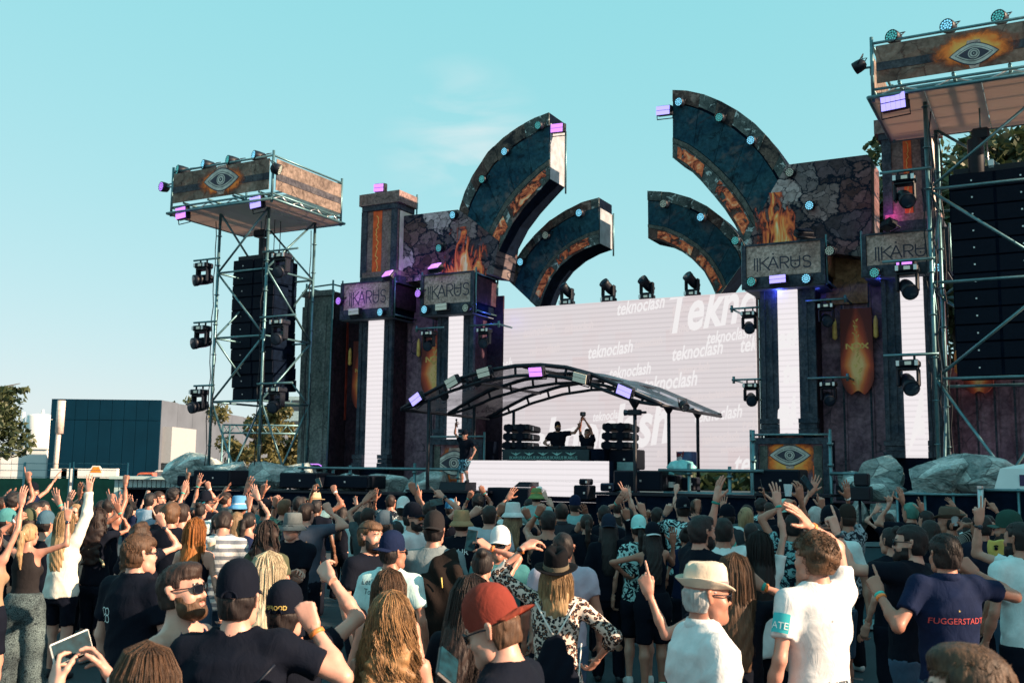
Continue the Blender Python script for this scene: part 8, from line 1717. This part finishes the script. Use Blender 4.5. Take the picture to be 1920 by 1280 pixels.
C6 = p('man in black cap, orange mirrored sunglasses and white tee laughing to the right', 776, 942, 9.6, -112, False, 0, ('short', 'dark'), ('cap', BLK, BLK), TEE(WHT), ('long', DENIM), shades='orange', beard='dark', mouth=True)
C7 = p('man in backwards black cap and grey Margarita tee, brown jacket over his shoulder', 815, 958, 8.3, -8, False, 0, ('short', 'dark'), ('cap', (.02, .018, .02), (.02, .018, .02), -1), TEE((.20, .24, .26)), ('long', BLK), prints=(('back', -.09, 1.32, .055, 'Margarita', M_prt, .2),), lh=('local', (-.2, .3, 1.1), 'relax'))
C8 = p('dark haired man pointing left over the crowd with a black watch', 806, 938, 10.4, -10, False, 0, ('short', 'dark'), None, TEE(BLK), ('long', BLK), rh=(822, 921, 'point', .05, (-.8, .5, 0)), pole=(None, (1, 0, .2)), bands=(('r', 3),))
C9 = p('person in a light brown bucket hat and black tee with white lettering', 866, 952, 11.6, -4, False, 0, ('short', 'brown'), ('bucket', (.34, .22, .12), (.34, .22, .12)), TEE(BLK), ('long', BLK), prints=(('back', 0, 1.36, .09, 'OUR', M_prt, 0),))
C10 = p('short haired man with an orange wristband pointing up', 918, 946, 11.8, -4, False, 2, ('fade', 'brown'), None, TEE((.4, .45, .5)), ('long', BLK), lh=(895, 953, 'point', .05), pole=((-.6, 0, -1), None), bands=(('l', 1),))
C11 = p('woman in a grey tank top holding up a phone in her right hand', 905, 1026, 7.8, -4, True, 0, ('bun', 'dark'), None, ('tank', (.13, .15, .18)), ('long', DENIM), rh=(900, 1012, 'grip', .15), pole=(None, (1, 0, -.2)), bands=(('r', 1),))
C12 = p('man in a white cap and glasses facing the camera with open mouth', 938, 986, 8.9, 172, False, 1, ('short', 'dark'), ('cap', WHT, WHT), TEE(TEAL), ('long', BLK), shades='dark', mouth=True)
C13 = p('person in a round white bucket hat and black printed tee, finger pointing up', 962, 938, 12.6, -4, False, 1, ('long', 'blonde'), ('bucket', (.62, .66, .66), (.62, .66, .66)), TEE(BLK), ('long', BLK), lh=(941, 948, 'point', .1), rh=(986, 957, 'fist', .1), bands=(('l', 1), ('r', 0)))
C14 = p('black haired person with both arms raised below the dancing man', 897, 926, 16.2, -4, False, 1, ('curly', 'black'), None, TEE(BLK), ('long', BLK), lh=(882, 924, 'fist', .1), rh=(903, 914, 'fist', .1), bands=(('l', 0), ('r', 0)))
C15 = p('person in a bright blue cap behind the pointing arm', 845, 935, 16.8, -4, False, 1, ('short', 'dark'), ('cap', (.03, .16, .32), (.03, .16, .32)), TEE(BLK), ('long', BLK), lh=(783, 922, 'point', .1))
C16 = p('young man in a backwards navy cap and pale Lets Cheers Together tee', 738, 995, 8.0, -14, False, 1, ('short', 'dark'), ('cap', NAVY, NAVY, -1), TEE((.55, .74, .74)), ('shorts', (.35, .62, .60)), hyaw=-32, shades='dark', prints=(('back', -.05, 1.405, .060, "Let's Cheers", M_prtb, .15), ('back', -.07, 1.335, .060, 'Together', M_prtb, .15)))
C17 = p('person in a multicoloured frog bucket hat in front of the white booth', 1006, 913, 18.6, -2, False, 0, ('short', 'dark'), ('bucket_big', (.16, .26, .10), (.20, .32, .14)), TEE((.25, .42, .42)), ('long', BLK), H=1.97)
C18 = p('short haired man in black with his left fist up, left of the navy cap', 1028, 955, 11.4, -2, False, 1, ('fade', 'dark'), None, ('tank', BLK), ('long', BLK), lh=(1014, 950, 'fist', .1), bands=(('l', 0),))
C19 = p('dark haired man with a white collar in front of the stage centre', 1053, 941, 14.0, -2, False, 1, ('short', 'dark'), None, ('polo', (.03, .03, .04)), ('long', BLK))
C20 = p('man with a shaved head in a lavender shirt behind the wide brimmed hat', 1056, 994, 8.3, -2, False, 1, ('buzz', 'dark'), None, ('short', LAV), ('long', DENIM), bw=1.05)
C21 = p('man in a navy cap raising a large open hand before the white booth', 1078, 928, 14.0, 2, False, 1, ('short', 'dark'), ('cap', NAVY, NAVY), TEE((.2, .4, .42)), ('long', BLK), rh=(1094, 936, 'flat', -1.5))
C22 = p('woman with a brown ponytail in a black hoodie raising her fist', 1100, 961, 10.0, 0, True, 0, ('pony', 'brown'), None, ('hoodie', BLK), ('long', BLK), lh=(1088, 982, 'fist', .1))
C23 = p('woman in a dark blue backwards cap and black jacket making a peace sign', 1141, 962, 9.4, -2, True, 1, ('long', 'black'), ('cap', (.012, .02, .04), (.012, .02, .04), -1), ('hoodie', BLK), ('long', BLK), rh=(1174, 957, 'peace', .1), bands=(('r', 2),))
C24 = p('dark haired man with a bald spot behind the dark blue cap', 1133, 944, 12.2, 0, False, 1, ('buzz', 'dark'), None, TEE(BLK), ('long', BLK))
C25 = p('person with hands in the air between the big hands and the turquoise cap', 1176, 950, 14.0, 0, False, 0, ('short', 'dark'), None, TEE(GREY), ('long', BLK), lh=(1163, 934, 'flat', -.3), rh=(1171, 918, 'peace', .2), bands=(('l', 0),))
C26 = p('woman in a turquoise cap and cyan floral shirt', 1197, 964, 10.8, 2, True, 0, ('pony', 'dark'), ('cap', (.35, .70, .70), (.35, .70, .70), -1), ('tee', (.45, .72, .72), 'floral'), ('shorts', BLK), rh=(1202, 946, 'point', .2))
C27 = p('woman in black cap, tank top and shorts with bare legs and teal socks', 1223, 977, 11.2, 2, True, 1, ('half', 'black'), ('cap', BLK, WHT, -1), ('tank', BLK), ('shorts', BLK), lh=('local', (-.28, .12, 1.22), 'relax'), rh=(1262, 1003, 'open', .1), pole=((-1, -.3, .1), None), det=2, shoes=mat('teal_sock_shoe', (.10, .52, .52), .7))
# ---- right
R1 = p('short haired person behind the woman in the black cap, hand raised', 1232, 949, 14.0, 4, False, 1, ('short', 'dark'), None, TEE(BLK), ('long', BLK), lh=(1214, 961, 'fist', .1))
R2 = p('man in black cap with three white bars and cyan leaf print shirt', 1280, 930, 12.8, 4, False, 2, ('short', 'dark'), ('cap', BLK, BLK, -1, ('///', .045, M_prt)), TEE((.42, .70, .72), 'floral'), ('long', BLK), lh=(1254, 950, 'point', .1), bw=1.12, bands=(('l', 3),))
R3 = p('man with undercut and dark beard in black, big open hand with white bracelets', 1316, 964, 8.6, -62, False, 0, ('quiff', 'black'), None, TEE(BLK), ('long', BLK), rh=None, lh=(1346, 917, 'open', .3), pole=((-.2, 0, -1), None), beard='black', bands=(('l', 2), ('l', 0)), locks=260)
R4 = p('man in a black cap stretching his fist to the left', 1362, 945, 13.6, 30, False, 1, ('short', 'dark'), ('cap', BLK, BLK), TEE((.03, .04, .05)), ('long', BLK), lh=(1308, 940, 'fist', .1), pole=((0, 0, -1), None))
R5 = p('blonde woman with a bob and sunglasses on her head', 1398, 949, 13.0, 8, True, 0, ('bob', 'blonde'), None, ('tee', CYAN), ('long', BLK), shades=('up', M_lensd), lh=(1356, 943, 'open', .2))
R6 = p('dark haired person in a pale cyan tee with one hand raised in a teal wristband', 1354, 968, 9.6, 6, False, 1, ('short', 'dark'), None, TEE(CYAN), ('long', BLK), rh=(1367, 1004, 'flat', .05), bands=(('r', 0),))
R7 = p('woman with big curly black hair holding a phone high, cyan leaf print shirt', 1426, 935, 11.4, 8, True, 1, ('afro', 'black'), None, ('tee', (.42, .70, .72), 'floral'), ('long', BLK), rh=(1431, 916, 'grip', .1))
R8 = p('woman with very long straight dark hair in a white tee, right arm straight up', 1422, 997, 8.7, 8, True, 2, ('long', 'dark'), None, ('tee', (.68, .72, .72)), ('long', BLK), rh=(1456, 925, 'open', .08), pole=(None, (1, 0, .2)), locks=300, bands=(('r', 0),))
R9 = p('person in a pale green cap left of the phone filming hands', 1471, 936, 13.4, 10, False, 1, ('short', 'dark'), ('cap', (.30, .50, .45), (.30, .50, .45), -1), TEE(BLK), ('long', BLK))
R10 = p('person in a dark leaf print shirt filming with a phone held in both hands', 1486, 962, 10.6, 10, False, 1, ('short', 'dark'), None, ('tee', (.20, .42, .45), 'floral'), ('long', BLK), lh=(1479, 938, 'grip', .1), rh=(1499, 918, 'claw', .1), pole=((-1, 0, -.2), None))
R11 = p('man with cropped grey hair pointing up behind the black cap', 1528, 946, 12.4, 12, False, 0, ('buzz', 'grey'), None, TEE(BLK), ('long', BLK), lh=(1526, 909, 'open', .1), rh=(1540, 938, 'point', .1))
R12 = p('man in black cap and sunglasses facing the camera, pale cyan tee', 1556, 948, 10.2, 160, False, 1, ('short', 'dark'), ('cap', BLK, BLK), TEE(CYAN), ('shorts', DENIM), shades='dark', beard='dark', hyaw=-10)
R13 = p('man in a brown cap waving with a white wristband', 1587, 945, 12.4, 20, False, 1, ('short', 'brown'), ('cap', DKB, DKB), TEE((.3, .35, .4), 'floral'), ('long', BLK), rh=(1588, 918, 'open', .1), bands=(('r', 2),))
R14 = p('person with green dyed hair, hands up, behind the man in sunglasses', 1706, 940, 12.4, 20, False, 0, ('short', 'green'), None, TEE(BLK), ('long', BLK), lh=(1671, 937, 'point', .05, (-.8, .5, 0)), rh=(1690, 928, 'flat', .1))
R15 = p('man in a brown fedora and white lined black shirt holding up a plastic cup', 1777, 947, 11.2, 22, False, 1, ('short', 'dark'), ('fedora', (.10, .075, .06), (.02, .018, .018)), TEE((.5, .48, .45), 'lines'), ('long', BLK), rh=(1794, 976, 'grip', -.1), pole=(None, (1, 0, -.4)), hyaw=20)
R16 = p('dark haired woman between the sunglasses man and the fedora', 1742, 972, 9.6, 18, True, 0, ('long', 'dark'), None, ('short', BLK), ('long', BLK))
R17 = p('man in a dark green cap and dark tee near the right edge', 1888, 957, 9.6, 34, False, 1, ('short', 'dark'), ('cap', (.02, .06, .05), (.05, .10, .09)), TEE((.012, .016, .03)), ('shorts', DENIM), hyaw=16, beard='dark')
R18 = p('person at the right with hand raised in front of the covered fence', 1736, 955, 13.6, 18, False, 0, ('short', 'dark'), None, TEE(BLK), ('long', BLK), rh=(1727, 946, 'peace', .1))
R19 = p('broad man in a dark navy tee behind the plastic cup', 1838, 962, 11.0, 22, False, 1, ('short', 'black'), None, TEE((.01, .014, .03)), ('long', BLK), bw=1.1)
R20 = p('person in a black tee with a pink print left of the sunglasses man', 1668, 985, 9.6, 24, True, 0, ('bun', 'dark'), None, ('tee', BLK), ('long', BLK), prints=(('back', 0, 1.28, 0, ([(-.09, .0), (-.03, .03), (.02, .0), (.09, .05), (.07, .08), (.0, .05), (-.07, .06), (-.08, -.09), (.0, -.05), (.06, -.10), (.09, -.07), (.01, -.02)], [(0, 1, 2, 3, 4, 5, 6), (7, 8, 9, 10, 11)]), mat('pink_shirt_print', (.75, .04, .25), .6), 0),))
# ---- fillers between the measured people
occ = [(q['org'][0], q['org'][1]) for k, q in list(globals().items()) if isinstance(q, dict) and 'org' in q]
NAMES = [(q['org'][0], q['org'][1], q['o']['label']) for k, q in list(globals().items()) if isinstance(q, dict) and 'org' in q]
rs = np.random.RandomState(21); tops = [(BLK, 'black tee'), (BLK, 'black tee'), (NAVY, 'navy tee'), (BLK, 'black tee'), (CYAN, 'pale tee'), (SLATE, 'slate tee'), (DKB, 'dark brown tee')]
hairs = [('short', 'dark', 'short dark hair'), ('short', 'black', 'short black hair'), ('crop', 'brown', 'cropped brown hair'), ('long', 'black', 'long black hair'), ('long', 'dark', 'long dark hair'), ('pony', 'dark', 'dark ponytail'), ('curly', 'brown', 'curly brown hair'), ('bun', 'dark', 'dark hair bun')]
poses = ['open', 'point', 'fist', 'flat', 'peace']; cnt = 0; used = set()
for tr in range(900):
 if cnt >= 46: break
 dq = rs.uniform(11.5, 20.5); px = rs.uniform(-20, 1900)
 x = (px - 960) / FPX * dq; vv_ = (np.array([x, dq, 0]) - OS).dot(VS)
 if vv_ > -6.4 or (px > 1560 and px < 1660): continue
 if min((x - a) ** 2 + ((dq - b_) ** 2) for a, b_ in occ) < .40: continue
 hk = hairs[rs.randint(len(hairs))]; tp = tops[rs.randint(len(tops))]; fem = hk[0] in ('long', 'pony', 'bun'); H = rs.uniform(1.60, 1.70) if fem else rs.uniform(1.70, 1.84)
 nb = min(NAMES, key=lambda n: (n[0] - x) ** 2 + (n[1] - dq) ** 2); short = nb[2].split()[:7]
 while short[-1].strip(',') in ('a', 'an', 'the', 'in', 'with', 'and', 'of', 'his', 'her', 'to', 'at', 'on', 'its', 'long', 'black', 'short', 'behind', 'by', 'up', 'from', 'seen', 'near:', 'left', 'beside'): short = short[:-1]
 short = ' '.join(short).strip(','); lab = f"{'woman' if fem else 'man'}, {hk[2]}, {tp[1]}, near: {short}"
 if lab in used: continue
 used.add(lab); yw = -math.degrees(math.atan2(4.0 - x, 31 - dq)) + rs.uniform(-12, 12); kw_ = {}
 P = np.array([x, dq, H])
 hand = None
 q = person(lab, 0, 0, dq, yw, fem, int(rs.choice([0, 1, 1, 2])), hk[:2], None, ('short' if fem else 'tee', tp[0]), ('long', BLK), det=0, H=H, world=P,
    rh=('local', (rs.uniform(.12, .3), rs.uniform(.1, .25), rs.uniform(1.75, 1.95)), poses[rs.randint(5)]) if rs.rand() < .4 else None, lh=('local', (-rs.uniform(.12, .3), rs.uniform(.1, .25), rs.uniform(1.7, 1.95)), poses[rs.randint(5)]) if rs.rand() < .25 else None)
 occ.append((x, dq)); cnt += 1
# ---- on stage
def on_stage(lab, px, py, v, zfloor, **kw):
 u, z = SP(px, py, v); W = S(u, v, z); return person(lab, 0, 0, W[1], world=W, base=zfloor, H=kw.pop('Hh'), det=1, group='people on stage', **kw)
u, z = SP(872, 806, -1.6); zf = SP(862, 918, -1.6)[1]
mc = on_stage('entertainer in black cap and blue patterned shorts lifting a leg and a microphone', 872, 806, -1.6, zf, Hh=z - zf - .02, yaw=150, skin=0, hair=('short', 'dark'), hat=('cap', BLK, BLK), top=TEE(BLK), bot=('shorts', (.20, .45, .60), 'floral'), rh=('local', (.24, .16, 1.93), 'grip'), lh=('local', (-.36, .16, .98), 'relax'),
    legs=({'l': ((-.16, .22, .62), (-.30, .30, .30)), 'r': ((.09, .03, .50), (.10, -.02, .085))},), shoes=M_shoed)
dj1 = on_stage('DJ in a black tee and red glasses pointing up with his left hand', 1046, 802, .3, DECK + .25, Hh=1.80, yaw=168, skin=0, hair=('short', 'brown'), hat=('cap', BLK, BLK, -1), top=TEE(BLK), bot=('long', BLK), lh=('local', (-.62, .18, 1.66), 'point'), rh=('local', (.22, .32, 1.12), 'relax'), shades='orange', beard='brown', bw=1.2, hyaw=25, hpitch=12)
dj2 = on_stage('second DJ leaning back with both arms raised to a camera', 1101, 817, .4, DECK + .1, Hh=1.78, yaw=150, skin=1, hair=('short', 'dark'), top=TEE(BLK), bot=('long', BLK), rh=('local', (.16, .05, 2.0), 'grip'), lh=('local', (.02, .1, 2.0), 'grip'), bw=1.05)
def held(name, label, cat, pos, build): t = thing(name, label, cat, tuple(pos), None, stage=False); ORG[t.name] = (0, 0, 0); build(t); return t
c, hd, pm = hand_world(mc, 'r', .10, .03); held('microphone', 'black microphone held up by the entertainer on stage', 'microphone', c, lambda t: (MB().tube((0.02, 0, -.12), (-.01, 0, .06), .018, 10).build('handle', M_black, t), MB().lathe([(.018, 0), (.03, .02), (.028, .045), (.001, .06)], 12, (-.01, 0, .055)).build('grille_head', M_grille, t)))
c, hd, pm = hand_world(dj2, 'r', .12, .03); held('small_camera', 'small dark camera held above the second DJ', 'camera', c + np.array([0, -.03, .06]), lambda t: (MB().box((0, 0, 0), (.16, .09, .12), bev=.02).build('body', M_black, t), MB().lathe([(.04, 0), (.045, .1)], 12, (0, -.04, 0), Matrix.Rotation(R(90), 4, 'X')).build('lens', M_glassd, t)))
# ---- things held in hands
M_scr = mat('phone_screen', (.004, .028, .042), .5, 0, .7, 22, spec=.2); M_case = mat('phone_case', (.02, .02, .025), .4)
def phone(label, pos, rot, sz=(.078, .009, .160)):
 def bld(t): MB().box((0, 0, 0), sz, bev=.008).build('case', M_white if 'white' in label else M_case, t); MB().box((0, -sz[1] / 2 - .0015, 0), (sz[0] * .92, .002, sz[2] * .93)).build('screen', M_scr, t); MB().box((sz[0] * .3, sz[1] / 2 + .002, sz[2] * .38), (.02, .004, .035)).build('camera_bump', M_glassd, t)
 t = held('phone', label, 'phone', pos, bld); t.rotation_euler = rot; return t
phone('white framed phone filming sideways in the hands of the woman at the bottom left', at(134, 1213, 3.86), (R(-12), R(90 - 17), R(38)), (.080, .010, .150))
c, hd, pm = hand_world(C11, 'r', .10, .045); phone('upright dark phone held by the woman in the grey tank top', c + np.array([-.035, -.02, .02]), (R(-8), R(8), R(-8)))
c, hd, pm = hand_world(R7, 'r', .13, .03); phone('phone held high edge on by the curly haired woman', c + np.array([0, 0, .05]), (R(-10), R(-4), R(70)))
c, hd, pm = hand_world(R10, 'r', .13, .03); phone('tilted phone at the fingertips of the person in the dark leaf print shirt', at(1513, 905, 10.72), (R(-15), R(-35), R(30)))
c, hd, pm = hand_world(L36, 'l', .12, .03); phone('glowing phone held up behind the straw hat', c + np.array([.04, 0, .03]), (R(-10), R(-20), 0))
c, hd, pm = hand_world(F7, 'l', .11, .035); phone('black phone case in the hands of the man in the red brown cap', at(838, 1250, 3.8), (R(-60), R(40), R(20)), (.09, .014, .17))
phone('small phone lit blue raised in the centre crowd', at(818, 941, 11.5), (R(-10), R(80), 0), (.075, .009, .15));
def cup(label, pos, beer=False):
 def bld(t):
  MB().lathe([(.030, 0), (.044, .115), (.046, .118), (.042, .115), (.029, .004)], 20).build('cup_wall', M_cup, t)
  if beer: MB().lathe([(.0295, .005), (.038, .08), (.001, .08)], 16).build('beer', mat('beer', (.75, .36, .05), .2), t)
 return held('plastic_cup', label, 'cup', pos, bld)
m, nt, b = new_mat('clear_plastic'); M_cup = m; b.inputs['Base Color'].default_value = (.7, .8, .85, 1); b.inputs['Alpha'].default_value = .38; b.inputs['Roughness'].default_value = .1
c, hd, pm = hand_world(R15, 'r', .09, .045); cup('empty clear plastic cup held up by the man in the fedora', c + np.array([0, -.02, .0]))
cup('clear cup half full of beer beside the grey striped tee', at(396, 1032, 10.0), True); cup('clear plastic cup among the raised hands on the right', at(1478, 930, 10.3))
for (inf, col) in ((F9, M_prtt),):
 sd, Sh, E, W, hd, pm, po_ = inf['arms'][0]; c = Sh + (E - Sh) * .42; ax = unit(E - Sh); n_ = unit(np.array([-1, -.75, 0]) - ax * ax.dot([-1, -.75, 0])); M = frame_from(-ax, n_); b = MB(); V = []
 for i in range(7):
  for zz in (-.05, .05): a = (i - 3) * .19; V.append(tuple((c + (M[:, 1] * math.cos(a) + M[:, 0] * math.sin(a)) * .083 + M[:, 2] * zz) * inf['s']))
 b._add(V, [(2 * i, 2 * i + 2, 2 * i + 3, 2 * i + 1) for i in range(6)], True); b.build('sleeve_badge', col, inf['o'])
 VV, FF = text_polys('ATE', .05, 0, 0, 0); b = MB(); b._add([tuple((c + (M[:, 1] * math.cos(x / .084) - M[:, 0] * math.sin(x / .084)) * .0855 + M[:, 2] * (y - .03)) * inf['s']) for x, y, k in VV], FF); b.build('badge_lettering', M_white, inf['o'])
# ---- bags
def sack(label, inf, zt_, zb_, wd, m, cords=None, x0=0.0):
 """drawstring bag lying on the back of its wearer"""
 Rz_, s = inf['R'], inf['s']; me = inf['shirt'].data; bv = BVHTree.FromPolygons([v.co for v in me.vertices], [q.vertices for q in me.polygons])
 t = held('drawstring_bag', label, 'bag', inf['org'], lambda t: None); t.rotation_euler = inf['o'].rotation_euler
 h_ = bv.ray_cast(Vector((0, -1, (zt_ - .1) * s)), Vector((0, 1, 0))); yb = (h_[0].y if h_[0] is not None else -.13) / s
 g = Grid((-wd - .06, yb - .22, zb_ - .06), (wd + .06, yb + .06, zt_ + .06), .013); g.loft([(zb_, x0, yb - .05, wd, .05), (zb_ + .08, x0, yb - .075, wd, .075), ((zt_ + zb_) / 2, x0, yb - .06, wd * .86, .06), (zt_ - .05, x0, yb - .03, wd * .42, .035), (zt_, x0, yb - .025, wd * .14, .026)], .03)
 g.add(lambda X, Y, Z: .006 * np.sin(60 * X + 4 * np.sin(9 * Z)) * np.clip((Z - zb_) * 3, 0, 1) + 0 * Y); V, F = g.mesh(); quadmesh('sack', V * s, F, m, t)
 b = MB()
 for sd in (-1, 1) if cords != 0 else ():
  pts = []
  for k in range(9):
   f = k / 8; x = x0 + sd * (.015 + .12 * f); z = zt_ + (1.46 - zt_) * f; q = bv.ray_cast(Vector((x * s, -1, z * s)), Vector((0, 1, 0))); pts.append((x * s, (q[0].y - .010) if q[0] is not None else (yb + .03) * s, z * s))
  MB().path(pts, .0065, 6).build('cord', cords or M_black, t)
 if cords != 0: MB().path([((x0 + .17) * s, (yb - .02) * s, (zt_ - .05) * s), ((x0 + .15) * s, (yb - .06) * s, (zt_ - .3) * s), ((x0 + .10) * s, (yb - .10) * s, (zb_ + .05) * s)], .005, 6).build('cord', cords or M_black, t)
 return t
sack('black drawstring bag with white cords on the back of the leopard print woman', F17, 1.26, .80, .17, cloth(BLK), M_white); sack('black drawstring bag slung on the man in the black mesh cap', F3, 1.14, .72, .15, cloth((.02, .018, .018)), 0, -.06)
# brown jacket carried over the shoulder of the man in the grey tee
def jacket(inf):
 t = held('jacket', 'dark brown jacket hanging over the shoulder of the man in the grey tee', 'jacket', inf['org'], lambda t: None); t.rotation_euler = inf['o'].rotation_euler; s = inf['s']
 g = Grid((-.24, -.34, .70), (.36, .14, 1.56), .014); g.loft([(.78, .06, -.17, .10, .05), (.95, .07, -.18, .17, .07), (1.2, .08, -.165, .17, .065), (1.36, .10, -.10, .14, .09), (1.47, .12, -.02, .10, .08), (1.50, .12, .0, .06, .06)], .03); g.cone((.22, -.15, 1.35), (.27, -.17, .98), .055, .05, .04)
 g.add(lambda X, Y, Z: .010 * np.sin(38 * X + 5 * np.sin(5 * Z)) + .006 * np.sin(25 * Z + 20 * X) + 0 * Y); V, F = g.mesh(); quadmesh('cloth', V * s, F, cloth((.016, .011, .010)), t)
 MB().path([(.12 * s, -.245 * s, 1.30 * s), (.13 * s, -.25 * s, 1.22 * s)], .006, 5).build('yellow_stitching', M_prtg, t); MB().path([(-.02 * s, -.23 * s, .95 * s), (-.05 * s, -.24 * s, .74 * s)], .005, 5).build('drawcord', mat('brown_strap', (.16, .09, .05), .6), t)
jacket(C7)
# yellow towel with paw prints
def towel(inf):
 t = held('towel', 'yellow towel with dark paw prints hanging beside the man in the green cap', 'towel', at(1872, 1050, 9.0), lambda t: None); g = Grid((-.12, -.07, -.36), (.12, .07, .22), .011); g.loft([(-.32, 0, 0, .075, .020), (0, 0, 0, .085, .03), (.17, 0, 0, .07, .028)], .02); g.add(lambda X, Y, Z: .006 * np.sin(45 * X + 3 * np.sin(7 * Z)) + 0 * Y); V, F = g.mesh(); quadmesh('cloth', V, F, mat('yellow_cloth', (.55, .42, .10), .85), t)
 for (x, z) in ((-.03, .10), (.035, .02), (-.03, -.08), (.03, -.16), (-.02, -.25)):
  b = MB()
  for k, (a, r_) in enumerate(((0, .016), (60, .008), (90, .008), (120, .008))):
   cx, cz = (x, z) if k == 0 else (x + .024 * math.cos(R(a)), z + .024 * math.sin(R(a))); b.lathe([(r_, 0), (r_, .002), (.0005, .003)], 8, (cx, -.034 - k * .0002, cz), Matrix.Rotation(R(90), 4, 'X'))
  b.build('paw_print', M_blackm, t)
towel(R17)
# frog hat trimmings
inf = C17; hp = [c_ for c_ in inf['o'].children if c_.name.startswith('hat')]
if hp:
 Hl = inf['R'].T @ (inf['head'] - inf['org'])
 for sd, mm in ((-1, mat('red_felt', (.55, .05, .05), .8)), (1, M_white)): MB().lathe([(.045, -.03), (.055, 0), (.04, .035), (.001, .05)], 14, (Hl[0] + sd * .055, Hl[1] - .012, Hl[2] + .145)).build('hat_eye', mm, hp[0])
 MB().lathe([(.104, 0), (.103, .03)], 24, (Hl[0], Hl[1] - .012, Hl[2] + .05), Matrix.Diagonal((.98, 1.14, 1)).to_4x4()).build('orange_band', mat('orange_felt', (.75, .25, .04), .8), hp[0])
